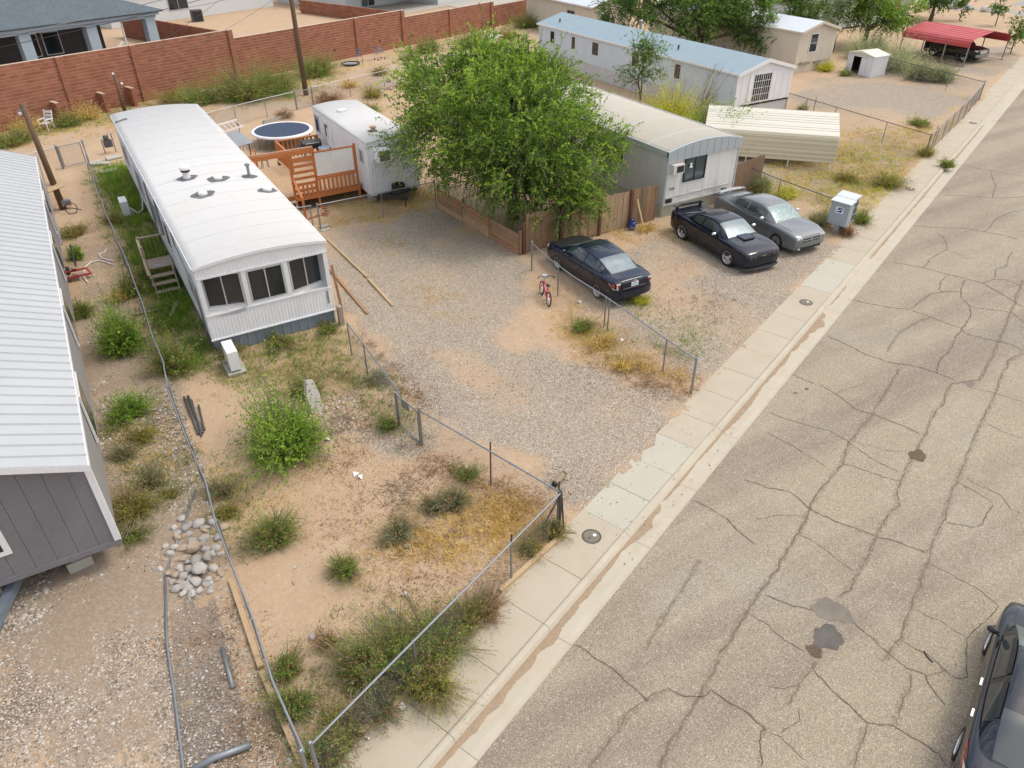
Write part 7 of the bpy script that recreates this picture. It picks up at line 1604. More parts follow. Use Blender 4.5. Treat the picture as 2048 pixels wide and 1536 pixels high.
for y in (-1,1): MB().tube((.10,y*.32,.83),(.18,y*.27,.85),.019,6).build('grip', M_['black_rubber'], bk_)
MB().bx(.30,.34,-.09,.09,.72,.86).build('number_plate', WP, bk_); MB().lathe([(.02,-.01),(.085,-.01),(.085,.01),(.02,.01)], 16, (0,0,0), 0, Matrix.Translation((BBk[0],-.05,BBk[2]))@Matrix.Rotation(math.pi/2,4,'X')).build('chain_guard', PK, bk_)
for y, z in ((-.12,.16),(.12,.32)): MB().bx(-.10,-.02,y-.04,y+.04,z-.012,z+.012).build('pedal', M_['black_plastic'], bk_); 
MB().tube((-.06,-.08,.24),(-.06,-.12,.16),.01,5).build('crank', M_['silver_rim'], bk_); MB().tube((-.15,-.06,.24),(-.22,-.22,.0),.01,5).build('kickstand', M_['silver_rim'], bk_)
bk_.rotation_euler = (.10, 0, brot)
# dry leaves and grit on the dark sedan roof are omitted; the tow stake by its rear wheel
o = MB().tube((0,0,-.05),(.02,.05,.45),.018,6).build('stake', M_['galv_dark']); o.location = G(1216,595); tag(o, 'short metal stake beside the navy sedan rear wheel', 'stake')
# ------------------------------------------------------------------ vegetation
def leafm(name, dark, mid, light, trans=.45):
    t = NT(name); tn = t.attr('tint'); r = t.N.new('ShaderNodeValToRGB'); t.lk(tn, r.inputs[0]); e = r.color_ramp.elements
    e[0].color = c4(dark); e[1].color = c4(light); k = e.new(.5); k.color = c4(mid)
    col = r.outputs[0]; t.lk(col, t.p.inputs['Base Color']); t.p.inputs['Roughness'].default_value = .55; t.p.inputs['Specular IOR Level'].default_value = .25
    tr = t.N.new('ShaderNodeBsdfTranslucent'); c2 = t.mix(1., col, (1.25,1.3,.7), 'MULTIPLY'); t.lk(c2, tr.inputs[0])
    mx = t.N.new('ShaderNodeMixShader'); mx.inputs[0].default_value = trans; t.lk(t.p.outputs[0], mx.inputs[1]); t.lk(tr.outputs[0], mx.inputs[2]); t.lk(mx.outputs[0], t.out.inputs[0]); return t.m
LF = dict(
 elm=leafm('elm_leaves', (.066,.125,.027), (.175,.30,.048), (.39,.53,.082)),
 dark=leafm('dark_leaves', (.054,.112,.031), (.128,.226,.049), (.254,.362,.081)),
 weed=leafm('weed_leaves', (.090,.154,.044), (.181,.271,.064), (.362,.418,.109)),
 olive=leafm('olive_leaves', (.128,.154,.045), (.263,.271,.064), (.471,.435,.109)),
 grey=leafm('grey_green_leaves', (.136,.164,.100), (.236,.263,.154), (.399,.399,.217)),
 sage=leafm('sage_leaves', (.200,.236,.154), (.362,.408,.281), (.544,.562,.362)),
 dry=leafm('dry_straw', (.350,.219,.079), (.665,.438,.131), (.800,.665,.245), .2),
 brown=leafm('brown_twigs', (.150,.080,.042), (.30,.165,.08), (.46,.30,.16), .1),
 yellow=leafm('yellow_green_leaves', (.236,.254,.036), (.490,.490,.064), (.725,.670,.090)),
)
M_['bark'] = mat('tree_bark', (.13,.095,.07), .95, var=.3, scale=6, bump=.5, bscale=25); M_['twig'] = mat('pale_twig', (.22,.17,.12), .9, var=.2)
def unit(a): return a/np.maximum(1e-9, np.linalg.norm(a, axis=-1, keepdims=True))
def rand_dir(n, r): return unit(r.normal(size=(n,3)))
def leaf_geo(C, D, L, W, r):
    n = len(C); D = unit(D); S_ = unit(np.cross(D, rand_dir(n, r))); L = L[:,None]; W = W[:,None]
    V = np.stack([C, C+D*L*.45+S_*W, C+D*L, C+D*L*.45-S_*W], 1).reshape(-1,3); return V, np.arange(4*n).reshape(n,4)
def shoots(P, D, Ln, nl, droop, ls, lw, r, t0=.0, spread=.9, tint=None, curl=.25):
    "leaves set along arching shoots; returns V, F, tint"
    m = len(P); t = np.linspace(t0, 1, nl)[None,:,None]; sidev = rand_dir(m, r)*curl
    Q = P[:,None,:]+Ln[:,None,None]*(D[:,None,:]*t+sidev[:,None,:]*t**2); Q[...,2] -= (droop[:,None]*Ln[:,None]*t[...,0]**2)
    tang = D[:,None,:]+2*t*sidev[:,None,:]; tang = np.broadcast_to(tang, Q.shape).copy(); tang[...,2] -= 2*droop[:,None]*t[...,0]
    C = Q.reshape(-1,3)+r.normal(size=(m*nl,3))*.012; T = unit(tang.reshape(-1,3)); D2 = unit(T*.7+rand_dir(m*nl, r)*spread)
    L = ls*r.uniform(.6,1.3,m*nl); W = lw*r.uniform(.6,1.3,m*nl); V, F_ = leaf_geo(C, D2, L, W, r)
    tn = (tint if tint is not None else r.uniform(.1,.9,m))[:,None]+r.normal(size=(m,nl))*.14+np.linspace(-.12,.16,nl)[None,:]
    return V, F_, np.clip(tn,0,1).ravel()
def stems_geo(P, D, Ln, droop, r_, n=4):
    "thin ribbon stems for the shoots"
    m = len(P); t = np.linspace(0,1,n); Q = P[:,None,:]+Ln[:,None,None]*D[:,None,:]*t[None,:,None]; Q[...,2] -= droop[:,None]*Ln[:,None]*t[None,:]**2
    S_ = unit(np.cross(D, np.array([.3,.2,.9])))*r_; A = Q+S_[:,None,:]; B = Q-S_[:,None,:]; V = np.stack([A,B],2).reshape(-1,3); b = (np.arange(m)*n*2)[:,None]; i = np.arange(n-1)[None,:]*2
    F_ = np.stack([b+i, b+i+1, b+i+3, b+i+2], -1).reshape(-1,4); return V, F_
def bush(name, label, px, py, rad, h, style, ns, nl=16, ls=.06, lw=.014, cat_='bush', group=None, seed=None, droop=.15, up_=1.0, world=None, sy=1.0, base_r=.25, dry=0., t0=.15):
    rad *= 1.14; h *= 1.12; ns = int(ns*1.35); r = np.random.default_rng(seed if seed is not None else int(px*7+py*13)); p = world or G(px, py); t = thing(name, label, cat_, (p.x,p.y,0), r.uniform(0,6.28) if sy == 1 else 0, group)
    th = r.uniform(0,2*np.pi,ns); ph = np.arccos(r.uniform(.02,1,ns)); irr = 1+.26*np.sin(2*th+r.uniform(0,6))+.2*np.sin(3*th+r.uniform(0,6))+.15*np.sin(5*th+r.uniform(0,6))
    end = np.stack([np.sin(ph)*np.cos(th)*rad*irr, np.sin(ph)*np.sin(th)*rad*sy*irr, np.cos(ph)*h*irr*.97+.03], -1)*r.uniform(.45,1.12,(ns,1))
    st_ = np.stack([np.cos(th)*rad*base_r*r.uniform(0,1,ns), np.sin(th)*rad*sy*base_r*r.uniform(0,1,ns), r.uniform(0,.1,ns)*h], -1)
    d = end-st_; Ln = np.linalg.norm(d, axis=1); D = unit(d); D = unit(D+np.array([0,0,.25*up_])); dr = droop*r.uniform(.3,1.6,ns)
    V, F_, tn = shoots(st_, D, Ln, nl, dr, ls, lw, r, t0, tint=np.clip(.5+.22*r.normal(size=ns)-.0, .05,.95))
    mats = [LF[style]]; mi = None
    if dry: mi = np.repeat((r.random(ns) < dry).astype(int), nl); mats = [LF[style], LF['brown']]
    link('foliage', np_mesh('foliage', V, F_, mats, False, tn, mi), t)
    V, F_ = stems_geo(st_[::3], D[::3], Ln[::3], dr[::3], .006); link('stem', np_mesh('stem', V, F_, M_['twig']), t)
    return t
def tree(name, label, base, lobes, nsh, nl, ln, ls, lw, style, droop=.35, trunk_r=.2, fork=1.3, seed=1, cat_='tree', shell=.35, outw=.75, twigs=True, clump=1.):
    r = np.random.default_rng(seed); base = Vector(base); t = thing(name, label, cat_, base); rr_ = random.Random(seed)
    vol = np.array([a*b*c for _, (a,b,c) in lobes])**.7; pick = r.choice(len(lobes), nsh, p=vol/vol.sum()); Cn = np.array([l[0] for l in lobes])[pick]; Rd = np.array([l[1] for l in lobes])[pick]
    u = rand_dir(nsh, r); rho = r.uniform(shell**2, 1, nsh)**.5; lump = 1+.16*np.sin(u[:,0]*6+pick)*np.cos(u[:,1]*7+pick*2)
    P = Cn+u*Rd*(rho*lump)[:,None]*.88
    ncl = max(6, nsh//26); cl = r.choice(nsh, ncl, replace=False); own = cl[r.integers(0, ncl, nsh)]; keep = r.random(nsh) < .14
    P = np.where(keep[:,None], P, P[own]+r.normal(size=(nsh,3))*np.array([.36,.36,.28])*clump); u = np.where(keep[:,None], u, u[own])
    D = unit(u*outw+rand_dir(nsh, r)*.55+np.array([0,0,.30])); Ln = ln*r.uniform(.45,1.35,nsh); dr = droop*r.uniform(.2,1.7,nsh)
    tint = np.clip(.42+.12*r.normal(size=nsh)+.18*r.normal(size=nsh)[own]+.20*u[:,2]-.30*(rho < .62), .03,.97)  # crown light and shade tinted in: lighter upward, darker for inner shoots
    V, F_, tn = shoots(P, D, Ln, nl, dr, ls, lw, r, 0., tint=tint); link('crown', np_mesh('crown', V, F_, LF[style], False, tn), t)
    if twigs: V, F_ = stems_geo(P, D, Ln, dr, .008); link('twig', np_mesh('twig', V, F_, M_['bark']), t)
    m = MB(); fk = Vector((0,0,fork)); m.path([(0,0,-.2),(.05,.02,fork*.5),fk], [trunk_r*1.25,trunk_r,trunk_r*.9], 10)
    for c_, rd in lobes:
        c_ = Vector(c_); mid = fk.lerp(c_, .5)+Vector((rr_.uniform(-.3,.3),rr_.uniform(-.3,.3),.15)); m.path([fk, mid, c_], [trunk_r*.62,trunk_r*.42,trunk_r*.22], 7)
        for _ in range(6):
            d = Vector((rr_.gauss(0,1),rr_.gauss(0,1),rr_.gauss(.2,.8))).normalized(); e = c_+Vector((d.x*rd[0],d.y*rd[1],d.z*rd[2]))*.85; s_ = mid.lerp(c_, rr_.uniform(.2,1)); m.path([s_, s_.lerp(e,.5)+Vector((rr_.uniform(-.15,.15),rr_.uniform(-.15,.15),.1)), e], [trunk_r*.22,trunk_r*.13,trunk_r*.05], 5)
    m.build('trunk', M_['bark'], t, True); return t
# --- the big tree over the board fence
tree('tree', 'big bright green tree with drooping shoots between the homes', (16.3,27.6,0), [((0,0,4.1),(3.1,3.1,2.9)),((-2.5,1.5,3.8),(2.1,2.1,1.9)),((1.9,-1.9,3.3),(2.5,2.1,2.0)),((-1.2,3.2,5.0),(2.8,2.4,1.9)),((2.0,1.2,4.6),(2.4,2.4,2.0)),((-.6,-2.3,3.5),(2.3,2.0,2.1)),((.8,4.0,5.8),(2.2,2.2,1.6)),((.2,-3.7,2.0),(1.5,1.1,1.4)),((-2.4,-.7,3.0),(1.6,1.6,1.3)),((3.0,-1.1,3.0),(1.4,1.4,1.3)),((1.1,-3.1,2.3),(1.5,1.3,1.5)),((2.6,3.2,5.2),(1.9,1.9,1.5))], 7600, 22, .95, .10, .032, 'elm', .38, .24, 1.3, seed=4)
# --- trees in the upper right
def at_px(px, py, z): q = G(px, py, z); return q
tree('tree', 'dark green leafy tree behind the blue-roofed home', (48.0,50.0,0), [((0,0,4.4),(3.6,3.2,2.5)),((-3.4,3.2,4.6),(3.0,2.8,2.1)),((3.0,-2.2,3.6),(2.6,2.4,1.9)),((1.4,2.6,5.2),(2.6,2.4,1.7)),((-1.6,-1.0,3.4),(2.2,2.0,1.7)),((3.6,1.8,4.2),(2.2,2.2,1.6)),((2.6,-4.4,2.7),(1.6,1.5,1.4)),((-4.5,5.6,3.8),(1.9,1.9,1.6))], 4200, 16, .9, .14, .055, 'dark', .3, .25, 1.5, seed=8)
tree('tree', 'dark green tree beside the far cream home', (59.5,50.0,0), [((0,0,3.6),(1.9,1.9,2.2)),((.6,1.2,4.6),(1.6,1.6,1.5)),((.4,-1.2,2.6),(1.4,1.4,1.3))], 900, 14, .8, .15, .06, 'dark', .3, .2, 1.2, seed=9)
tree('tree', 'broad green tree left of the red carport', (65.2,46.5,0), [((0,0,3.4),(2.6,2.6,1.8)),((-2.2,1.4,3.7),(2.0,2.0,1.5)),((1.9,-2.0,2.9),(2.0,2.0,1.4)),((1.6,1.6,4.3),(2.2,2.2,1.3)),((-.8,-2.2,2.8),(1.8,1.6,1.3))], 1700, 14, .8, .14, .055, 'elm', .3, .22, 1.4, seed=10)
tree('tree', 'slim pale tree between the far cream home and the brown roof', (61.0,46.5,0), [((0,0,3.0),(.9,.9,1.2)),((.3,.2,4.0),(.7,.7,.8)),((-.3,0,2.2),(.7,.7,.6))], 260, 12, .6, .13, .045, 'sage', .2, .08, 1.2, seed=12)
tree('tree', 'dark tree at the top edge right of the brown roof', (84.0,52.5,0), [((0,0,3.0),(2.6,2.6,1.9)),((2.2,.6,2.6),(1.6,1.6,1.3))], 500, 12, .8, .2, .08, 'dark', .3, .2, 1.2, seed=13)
for k, (px, py, h_, lab) in enumerate(((1990,52,2.6,'young leafy sapling right of the red carport roof'),(1918,42,1.9,'small sapling behind the red carport'),(2020,108,2.4,'thin sapling by the far sidewalk edge'))):
    b_ = G(px, py); tree('sapling', lab, (b_.x,b_.y,0), [((0,0,h_*.75),(.5,.5,h_*.35)),((.1,.1,h_*1.15),(.35,.35,h_*.25))], 120, 10, .5, .16, .06, 'dark', .3, .05, h_*.35, seed=30+k)
# --- shrubs between the pale and the blue-roofed homes
def w3(px, py, z=0): q = G(px, py, z); return Vector((q.x,q.y,0))
bush('shrub', 'yellow-green feathery shrub between the two homes', 0,0, 2.3, 3.0, 'yellow', 1000, 18, .10, .02, world=Vector((31.6,34.5,0)), droop=.1, base_r=.1)
bush('shrub', 'leafy green shrub behind the pale home roof', 0,0, 1.9, 2.6, 'elm', 620, 16, .12, .034, world=Vector((31.6,30.6,0)), seed=5)
tree('tree', 'thin dark-leaved young tree before the blue roof', (32.2,38.2,0), [((0,0,3.2),(1.0,1.0,1.0)),((.2,.3,4.2),(.7,.7,.7)),((-.5,-.2,2.6),(.8,.8,.6))], 360, 12, .8, .11, .035, 'dark', .2, .08, 1.2, seed=14)
t_ = thing('bare_shrub', 'leafless brown-branched shrub beside the yellow shrub', 'shrub', (32.7,34.0,0)); rb2 = random.Random(4)
for k in range(22):
    a = rb2.uniform(-.5,1.0); e = Vector((math.cos(a-.4)*rb2.uniform(1.,2.4), math.sin(a-.4)*rb2.uniform(.3,1.8), rb2.uniform(2.0,3.9))); md_ = e*.45+Vector((rb2.uniform(-.2,.2),rb2.uniform(-.2,.2),.1)); m = MB().path([(0,0,0), md_, e], [.03,.018,.006], 5)
    for j in range(4): s_ = md_.lerp(e, rb2.uniform(0,.8)); m.path([s_, s_+Vector((rb2.uniform(-.1,.5),rb2.uniform(-.3,.3),rb2.uniform(.3,.8)))], [.008,.003], 4)
    m.build('branch', M_['twig'], t_)
# --- sage bushes by the shed
for px, py, rad, h_, lab in ((1790,142,2.4,2.5,'large pale sage bush beside the white shed'),(1720,118,1.8,2.0,'pale sage bush behind the white shed'),(1838,158,1.4,1.3,'grey bush at the far yard fence, left one'),(1880,164,1.1,1.1,'grey bush at the far yard fence, right one'),(1745,108,1.3,1.5,'dark-based sage bush under the broad tree')): bush('sage_bush', lab, px, py, rad, h_, 'sage' if py < 150 else 'grey', 420, 14, .12, .026, droop=.05)
# --- yard bushes: (px,py of the foot, radius, height, style, shoots, label)
BL_ = [
 (575,905,1.35,2.0,'elm',760,20,.075,.022,'biggest leafy green bush in the sandy front yard'),
 (550,1082,.72,.85,'weed',640,18,.05,.008,'feathery green bush left in the sandy front yard'),
 (690,1148,.40,.62,'weed',380,16,.045,.007,'round green clump in the sandy front yard'),
 (795,1072,.55,.55,'grey',260,16,.045,.009,'thin grey-green weed above the orange grass'),
 (868,1018,.40,.42,'grey',200,14,.045,.009,'grey-green weed near the twig pile, left one'),
 (908,1010,.52,.60,'grey',280,14,.05,.009,'grey-green weed near the twig pile, right one'),
 (936,952,.42,.30,'weed',160,12,.05,.009,'low green weed by the front side fence'),
 (250,700,.95,1.75,'elm',520,20,.07,.020,'tall bright green bush left of the long fence'),
 (352,742,.80,1.25,'weed',560,18,.06,.014,'green bush right of the long fence near the outdoor unit'),
 (258,832,.68,.70,'elm',360,16,.055,.016,'low green bush in the gravel beside the grey home'),
 (164,632,.58,.62,'weed',380,16,.05,.010,'dark green bush against the grey home wall'),
 (155,517,.38,.72,'elm',160,14,.06,.018,'small upright green bush near the white hose'),
 (283,880,.50,.38,'olive',220,14,.045,.008,'straw-tinted weed in the gravel strip'),
 (250,915,.42,.36,'grey',200,14,.045,.009,'grey weed touching the gravel strip'),
 (305,968,.50,.52,'grey',280,14,.045,.009,'blue-grey weed beside the olive bush'),
 (272,1022,.75,.50,'olive',640,16,.045,.008,'rounded olive bush beside the grey home corner'),
 (338,992,.28,.2,'olive',120,12,.04,.008,'tiny olive clump beside the olive bush'),
 (268,1078,.5,.25,'weed',160,12,.045,.008,'low green weed past the grey home corner'),
 (444,988,.50,.42,'grey',240,14,.05,.008,'grey weed against the right side of the long fence'),
 (455,1030,.40,.36,'olive',180,14,.045,.008,'brownish weed against the long fence by the rocks'),
 (735,1345,.75,.80,'weed',560,18,.055,.009,'left end of the feathery hedge along the front fence'),
 (800,1330,.85,.95,'weed',700,18,.055,.009,'tallest part of the feathery hedge along the front fence'),
 (868,1300,.85,.85,'weed',640,18,.055,.009,'right part of the feathery hedge along the front fence'),
 (860,1375,.75,.62,'olive',480,18,.055,.008,'olive weed spilling from the front fence to the sidewalk'),
 (935,1245,.65,.65,'olive',400,16,.05,.008,'brown-green weed toward the right of the front fence'),
 (975,1222,.50,.5,'brown',260,14,.05,.007,'dry brown weed at the right end of the hedge'),
 (760,1420,.55,.45,'grey',300,16,.05,.008,'grey-green weed over the sidewalk timber'),
 (690,1462,.60,.5,'olive',300,16,.05,.008,'thin olive weed near the left front fence corner'),
 (648,1520,.55,.5,'weed',280,16,.05,.008,'green weed at the bottom edge by the fence corner'),
 (575,1345,.42,.5,'weed',240,16,.05,.008,'upper green weed inside the long fence near the corner'),
 (588,1420,.48,.6,'weed',320,16,.05,.008,'lower green weed inside the long fence near the corner'),
 (655,1290,.35,.28,'brown',140,12,.05,.006,'sparse dry weed beside the tan oval rock'),
 (1105,1068,.42,.42,'olive',240,14,.05,.008,'weed at the foot of the front fence corner'),
 (1060,1100,.40,.32,'olive',180,14,.05,.008,'straw weed behind the front fence timber'),
 (775,855,.40,.42,'weed',220,14,.045,.009,'green weed beside the walk gate'),
 (755,762,.5,.3,'grey',200,14,.045,.009,'grey weed along the side fence by the white home'),
 (1165,660,.5,.42,'weed',240,14,.05,.01,'green weed under the drive fence, left one'),
 (1205,690,.55,.35,'dry',260,14,.05,.008,'straw weed under the drive fence, right one'),
 (1282,606,.40,.24,'yellow',220,12,.06,.008,'yellow-green tuft behind the navy sedan'),
 (1245,735,.5,.25,'dry',200,12,.05,.008,'orange dry weed along the drive fence bottom'),
 (1640,448,.75,.60,'grey',380,16,.06,.01,'grey-green weed between the grey sedan and the mailboxes'),
 (1690,470,.5,.55,'brown',240,14,.06,.008,'dry brown weed around the mailbox foot'),
 (1722,445,.55,.55,'weed',280,14,.06,.012,'green weed beside the mailboxes at the sidewalk'),
 (1520,385,.8,.9,'weed',360,16,.08,.014,'green weed by the dark plank gate'),
 (1570,395,.8,.6,'yellow',320,14,.08,.012,'yellow weed behind the grey sedan'),
 (1775,372,1.0,.6,'olive',460,16,.07,.012,'wide olive bush near the sidewalk meter lid'),
 (1690,362,.7,.45,'olive',260,14,.07,.012,'low olive weed right of the cream carport'),
 (1893,335,.42,.45,'weed',200,14,.07,.014,'round weed growing from the gutter'),
 (1850,312,.6,.6,'olive',240,14,.07,.012,'weed at the far yard fence corner'),
 (1838,252,.8,.45,'weed',240,14,.08,.014,'low green weed inside the far yard fence'),
 (1605,222,.5,.4,'grey',160,12,.08,.014,'small weed by the blue-roofed home corner'),
 (1650,142,1.0,.7,'yellow',240,14,.1,.016,'yellow-green weeds before the far cream home'),
 (1690,152,.6,.5,'weed',160,12,.1,.016,'green weed at the shed doorway'),
 (500,198,2.7,2.3,'weed',1300,18,.10,.018,'large green bush under the block wall behind the pool-like trampoline'),
 (555,182,1.9,1.8,'weed',800,16,.10,.018,'green bush under the block wall left of the utility pole'),
 (632,152,2.0,1.8,'weed',820,16,.10,.018,'green bush under the block wall right of the utility pole'),
 (405,206,2.0,1.2,'weed',700,14,.10,.018,'low green weeds behind the far end of the white home'),
 (355,204,1.6,1.0,'olive',460,14,.10,.016,'olive weeds behind the far end of the white home'),
 (140,252,1.1,.9,'weed',300,14,.09,.016,'green weed beside the white lawn chair'),
 (178,238,1.2,1.1,'dry',300,14,.10,.012,'dry yellow weed beside the short brown post'),
 (20,292,1.3,.9,'weed',340,14,.09,.016,'green weed at the left edge of the alley'),
 (60,262,1.2,.9,'dry',300,14,.09,.012,'straw weed behind the leaning utility pole'),
 (48,282,.8,.6,'weed',220,14,.09,.016,'small green weed behind the leaning utility pole'),
 (570,235,.8,.5,'brown',220,14,.08,.01,'brown weed before the trampoline alley fence'),
 (660,205,1.3,.9,'brown',320,14,.09,.012,'brown weed behind the white trailer'),
 (745,195,1.1,.9,'olive',300,14,.09,.012,'olive weed by the alley fence rocks'),
 (760,150,1.0,.7,'olive',240,14,.09,.012,'olive weed in the alley'),
 (740,225,.9,.7,'weed',220,14,.08,.014,'weed right behind the white trailer'),
 (855,105,1.6,1.3,'weed',420,16,.11,.018,'green weeds at the block wall left of the big tree'),
 (940,95,1.8,1.6,'weed',420,16,.12,.02,'green weeds at the block wall behind the big tree'),
 (1050,55,1.9,1.6,'weed',420,16,.12,.02,'green bush at the far block wall end'),
 (1015,78,1.4,1.0,'olive',260,14,.12,.018,'olive weeds near the white board pile'),
 (1165,22,1.6,1.6,'weed',320,14,.14,.024,'green bush above the blue roof, left one'),
 (1205,20,1.3,1.2,'weed',260,14,.14,.024,'green bush above the blue roof, right one'),
 (820,120,1.0,.6,'grey',200,12,.1,.014,'grey weed in the sandy alley'),
 (700,175,.8,.5,'dry',200,12,.09,.012,'straw weed at the back gate'),
 (1290,462,.6,.25,'dry',200,12,.07,.008,'straw tuft along the plank fence foot'),
 (820,392,.8,.4,'dry',260,12,.07,.01,'straw weeds beside the trailer hitch'),
 (460,700,.55,.35,'olive',240,14,.05,.009,'olive weed in front of the grey skirting, left'),
 (560,690,.7,.35,'weed',300,14,.05,.009,'green weed in front of the grey skirting, middle'),
 (655,662,.5,.3,'weed',240,14,.05,.009,'green weed at the right end of the skirting'),
 (615,790,.6,.6,'weed',300,14,.055,.012,'green weed behind the upright stone slab'),
 (230,445,.6,.5,'olive',260,14,.06,.01,'olive weed below the leaning utility pole'),
 (150,470,.8,.5,'olive',300,14,.06,.01,'olive weed in the dirt beside the grey home'),
 (265,590,.6,.9,'weed',300,16,.06,.012,'green weed at the long fence beside the steps'),
 (240,600,.5,.5,'dry',240,14,.05,.008,'straw weed beside the white hose'),
 (300,560,.6,.6,'weed',300,14,.06,.012,'green weed in front of the wooden steps'),
]
for i, (px, py, rad, h_, sty, ns, nl, ls, lw, lab) in enumerate(BL_): bush('weed_bush' if h_ < .7 else 'bush', lab, px, py, rad, h_, sty, ns, nl, ls, lw, cat_='weed' if h_ < .7 else 'bush', seed=200+i, dry=.22 if sty in ('weed','grey','olive') else 0)
# --- uncountable ground cover
def in_polys(poly, n, r):
    P_ = np.array(poly, float); lo, hi = P_.min(0), P_.max(0); out = []
    while len(out) < n:
        q = lo+(hi-lo)*r.random((n*2,2)); out += list(q[pip(poly, q[:,0], q[:,1])])
    q = np.array(out[:n]); W = np.array([G(a, b) for a, b in q]); return W
def cluster(C, r):
    n = len(C); k = max(3, n//9); own = r.integers(0, k, n); keep = r.random(n) < .35; J = C[own]+np.concatenate([r.normal(size=(n,2))*.45, np.zeros((n,1))], 1)
    return np.where(keep[:,None], C, J)
def tufts(name, label, specs, style, blades, L0, wid, seed, spread=.09, up_=1.1, cat_='grass'):
    r = np.random.default_rng(seed); Cs = np.concatenate([cluster(in_polys(p, n, r), r) for p, n in specs]); a, s_ = toS(Cs[:,0], Cs[:,1]); Cs = Cs[(s_ > 6.55)]; n = len(Cs)
    sz = r.uniform(.5,1.5,n); C = np.repeat(Cs, blades, 0)+np.concatenate([r.normal(size=(n*blades,2))*spread*np.repeat(sz,blades)[:,None], np.zeros((n*blades,1))], 1)
    D = unit(np.concatenate([r.normal(size=(n*blades,2))*.75, np.full((n*blades,1), up_)], 1)); L = L0*np.repeat(sz, blades)*r.uniform(.5,1.3,n*blades)
    V, F_ = leaf_geo(C, D, L, np.full(n*blades, wid)*r.uniform(.6,1.4,n*blades), r); tn = np.clip(np.repeat(r.uniform(.15,.85,n), blades)+r.normal(size=n*blades)*.15, 0, 1)
    o = link(name, np_mesh(name, V, F_, LF[style], False, tn)); return tag(o, label, cat_, kind='stuff')
tufts('dry_grass', 'orange dry grass over the sandy yards', [([(770,1070),(880,1040),(1000,990),(1060,1010),(1010,1080),(900,1120),(790,1130)],380),([(930,1010),(1030,980),(1100,1020),(1090,1100),(1000,1140),(950,1080)],260),([(640,400),(880,375),(890,410),(660,455)],320),([(1100,620),(1210,660),(1380,760),(1300,760),(1180,700),(1110,680)],380),([(1180,440),(1330,455),(1400,480),(1250,490)],200),([(1560,300),(1700,260),(1860,250),(1860,320),(1740,400),(1640,410),(1560,360)],1300),([(1860,270),(1960,180),(1990,190),(1880,300)],160),([(0,230),(200,200),(420,190),(600,130),(800,120),(700,190),(300,250),(0,310)],1300),([(620,210),(800,170),(830,230),(700,260)],200),([(820,565),(940,600),(900,640),(800,600)],60),([(420,960),(520,920),(560,1000),(470,1100),(430,1060)],140),([(230,850),(330,830),(350,960),(250,960)],160),([(720,460),(800,470),(790,500),(720,500)],30),([(1060,560),(1120,560),(1180,620),(1090,600)],40)], 'dry', 14, .15, .006, 71, .10, .6)
tufts('green_weeds', 'low green weeds in the yards', [([(b_[0]-34,b_[1]-22),(b_[0]+34,b_[1]-22),(b_[0]+34,b_[1]+12),(b_[0]-34,b_[1]+12)],9) for b_ in BL_ if b_[1] > 420]+[([(430,700),(680,655),(720,740),(640,800),(560,770),(440,770)],520),([(195,345),(265,350),(400,640),(340,660),(290,560),(230,450)],1100),([(300,620),(420,690),(430,760),(350,720)],300),([(200,330),(320,330),(330,420),(230,420)],600),([(700,700),(800,790),(830,860),(760,850),(700,780)],200),([(690,1250),(930,1180),(960,1230),(740,1480),(640,1530),(620,1480)],360),([(1240,600),(1400,640),(1390,720),(1290,700)],130),([(1570,310),(1690,280),(1800,330),(1730,440),(1640,420)],400),([(430,900),(480,900),(520,1100),(460,1100)],120),([(200,760),(320,740),(400,980),(250,1060)],240),([(0,255),(400,190),(620,150),(620,170),(400,215),(0,290)],1300),([(900,20),(1100,10),(1100,60),(900,110)],300),([(1140,640),(1220,660),(1230,700),(1150,680)],60)], 'weed', 12, .15, .007, 72)
tufts('brown_stubble', 'brown dead weeds matting the sand', [([(640,860),(760,850),(900,930),(900,1020),(700,1050),(620,960)],604),([(560,880),(700,900),(700,1060),(600,1080)],230),([(700,1080),(900,1060),(1050,1130),(900,1240),(720,1200)],230),([(1150,690),(1400,770),(1360,810),(1200,740)],345),([(700,630),(760,700),(860,820),(800,800)],230),([(830,880),(960,950),(1100,1010),(1090,1040),(950,990),(840,920)],432),([(1300,500),(1500,560),(1480,650),(1330,600)],172),([(470,760),(560,730),(700,740),(760,860),(680,900)],432),([(350,1180),(480,1180),(600,1520),(460,1536),(400,1350)],288),([(1180,640),(1360,700),(1400,760),(1250,720)],172)], 'brown', 12, .09, .006, 73, .08, .5)
tufts('tall_grass', 'tall bright green grass between the white home and the long fence', [([(195,340),(330,330),(345,430),(300,450),(230,440)],520),([(230,440),(310,440),(390,620),(340,650),(290,560)],380),([(330,170),(660,130),(660,185),(430,215),(330,205)],300),([(300,610),(390,650),(425,700),(400,750),(330,730)],130)], 'elm', 16, .36, .009, 76, .12, 1.3)
tufts('yellow_grass', 'yellow-green grass in the right-hand yards', [([(1540,300),(1700,255),(1870,255),(1850,330),(1720,440),(1640,430),(1540,370)],700),([(1870,280),(1975,190),(1990,200),(1890,320)],160),([(0,240),(400,185),(620,130),(800,110),(620,175),(300,225),(0,300)],500),([(640,400),(880,375),(890,410),(660,455)],120)], 'yellow', 12, .17, .007, 75, .10, .8)
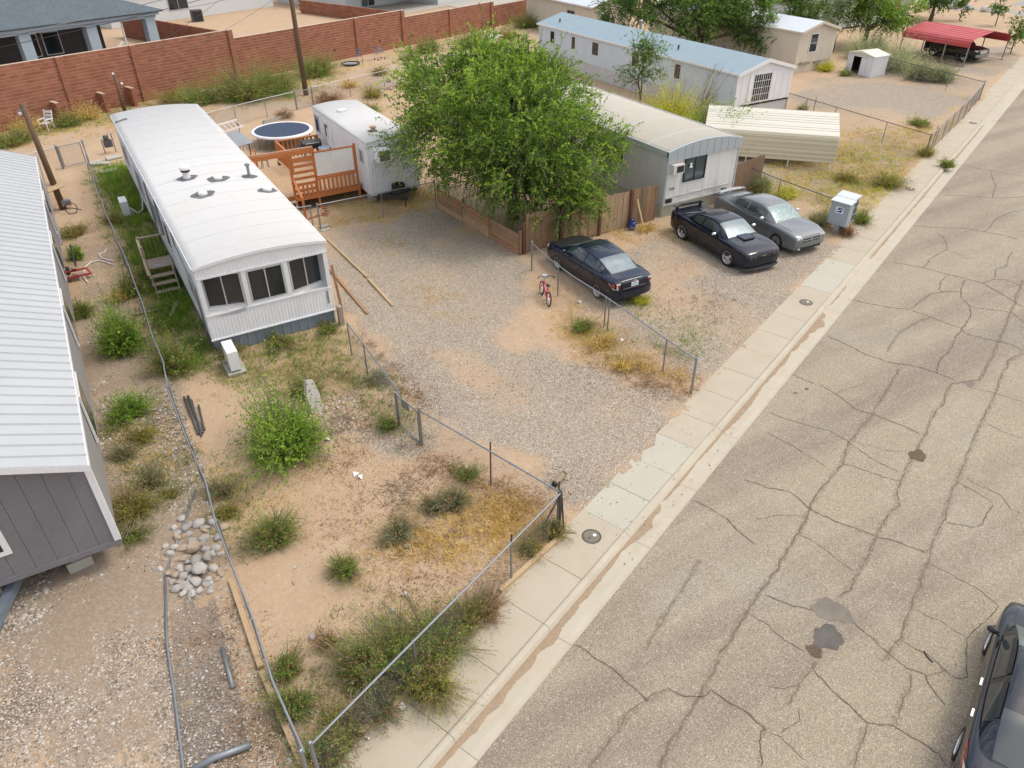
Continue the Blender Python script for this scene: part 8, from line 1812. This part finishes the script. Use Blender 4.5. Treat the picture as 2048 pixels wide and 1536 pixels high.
# loose stones, pebbles, twigs
def pebbles(name, label, specs, mm, seed):
    r = np.random.default_rng(seed); Cs = []; Rs = []
    for poly, n, a, b in specs: Cs.append(in_polys(poly, n, r)); Rs.append(r.uniform(0,1,n)**2.2*(b-a)+a)
    C = np.concatenate(Cs); Rr = np.concatenate(Rs); n = len(C); base_v = np.array([(1,0,0),(.3,.95,0),(-.85,.6,0),(-.8,-.65,0),(.35,-.9,0),(.1,.05,.85),(.0,0,-.6)]); fs = [(0,1,5),(1,2,5),(2,3,5),(3,4,5),(4,0,5)]
    th = r.uniform(0,6.28,n); ct, st_ = np.cos(th), np.sin(th); sc_ = Rr[:,None]*r.uniform(.7,1.3,(n,3)); B = base_v[None]*sc_[:,None,:]*np.array([1,.8,.7]); B = B+r.normal(size=B.shape)*Rr[:,None,None]*.10
    X = B[...,0]*ct[:,None]-B[...,1]*st_[:,None]; Y = B[...,0]*st_[:,None]+B[...,1]*ct[:,None]; V = np.stack([X+C[:,None,0], Y+C[:,None,1], B[...,2]+.012], -1).reshape(-1,3)
    F_ = (np.array(fs)[None]+(np.arange(n)*7)[:,None,None]).reshape(-1,3); tn = np.repeat(r.random(n), 5); o = link(name, np_mesh(name, V, F_, mm, False, tn)); return tag(o, label, kind='stuff')
t = NT('pebble_stone'); tn = t.attr('tint'); rp_ = t.N.new('ShaderNodeValToRGB'); t.lk(tn, rp_.inputs[0]); e = rp_.color_ramp.elements; e[0].color = (.13,.112,.092,1); e[1].color = (.54,.515,.465,1); k = e.new(.4); k.color = (.36,.30,.24,1); k = e.new(.7); k.color = (.42,.36,.29,1); M_['pebble'] = t.fin(rp_.outputs[0], .9, 0, .2)
pebbles('pebbles', 'loose stones over the gravel and sand', [([(180,640),(330,720),(430,1000),(460,1130),(330,1150),(230,1140),(60,1250),(0,1280),(0,1180),(240,1080),(170,800)],10000,.012,.055),([(0,1240),(330,1150),(345,1300),(370,1536),(0,1536)],14000,.007,.032),([(340,1180),(470,1180),(600,1536),(370,1536)],3500,.01,.035),([(655,480),(870,408),(1050,520),(1120,690),(1385,790),(1225,975),(1130,1015),(850,815),(690,620)],14000,.008,.03),([(1110,590),(1300,470),(1640,485),(1700,500),(1540,625),(1410,765),(1220,650)],7000,.01,.032),([(450,800),(700,740),(900,900),(1100,1020),(1000,1180),(700,1400),(620,1480),(480,1150),(430,960)],3500,.006,.025),([(700,640),(800,790),(850,830),(1000,910),(1130,1020),(1100,1000),(860,790)],2500,.01,.03),([(600,790),(720,780),(740,880),(640,900)],500,.02,.06),([(280,1000),(440,1000),(460,1200),(300,1180)],900,.02,.06)], M_['pebble'], 81)
# grit on the sidewalk and road edge
r = np.random.default_rng(5); n = 900; a_ = np.concatenate([r.uniform(10.5,17,260), r.uniform(2,45,400)]); s_ = np.concatenate([r.uniform(4.8,6.5,260), r.uniform(-3,4.6,400)]); z_ = np.where(s_ > 5.3, .013, -.128)
Vp = []; Fp = []
for k_, (a, s, z) in enumerate(zip(a_, s_, z_)):
    q = S(a, s, z); w = .006+.02*r.random()**2; b_ = len(Vp); th = r.uniform(0,6)
    for j in range(3): Vp.append((q.x+w*math.cos(th+2.09*j), q.y+w*math.sin(th+2.09*j), q.z))
    Vp.append((q.x, q.y, q.z+w*.8)); Fp += [(b_,b_+1,b_+3),(b_+1,b_+2,b_+3),(b_+2,b_,b_+3)]
tag(link('grit', np_mesh('grit', Vp, Fp, M_['patch_brown'])), 'dark grit scattered over the sidewalk and road', kind='stuff')
# twig piles
tw = thing('twig_pile', 'heap of pale dead twigs on the sand', 'twig pile', G(795,985)); m = MB(); r3 = random.Random(2)
for i in range(70): c_ = Vector((r3.gauss(0,.35), r3.gauss(0,.28), r3.uniform(.01,.10))); d = Vector((r3.gauss(0,1), r3.gauss(0,1), r3.gauss(0,.15))).normalized()*r3.uniform(.08,.28); m.tube(c_-d, c_+d, .006, 4)
m.build('twigs', M_['twig'], tw)['kind'] = 'stuff'
tw = thing('twig_pile', 'scattered pale twigs beside the orange grass', 'twig pile', G(930,1065)); m = MB()
for i in range(60): c_ = Vector((r3.gauss(0,.5), r3.gauss(0,.4), r3.uniform(.01,.06))); d = Vector((r3.gauss(0,1), r3.gauss(0,1), r3.gauss(0,.15))).normalized()*r3.uniform(.06,.2); m.tube(c_-d, c_+d, .006, 4)
m.build('twigs', M_['twig'], tw)['kind'] = 'stuff'
tw = thing('twig_pile', 'pale twigs and bark near the big bush', 'twig pile', G(690,845)); m = MB()
for i in range(60): c_ = Vector((r3.gauss(0,.45), r3.gauss(0,.5), r3.uniform(.01,.06))); d = Vector((r3.gauss(0,1), r3.gauss(0,1), r3.gauss(0,.15))).normalized()*r3.uniform(.06,.2); m.tube(c_-d, c_+d, .008, 4)
m.build('twigs', M_['twig'], tw)['kind'] = 'stuff'
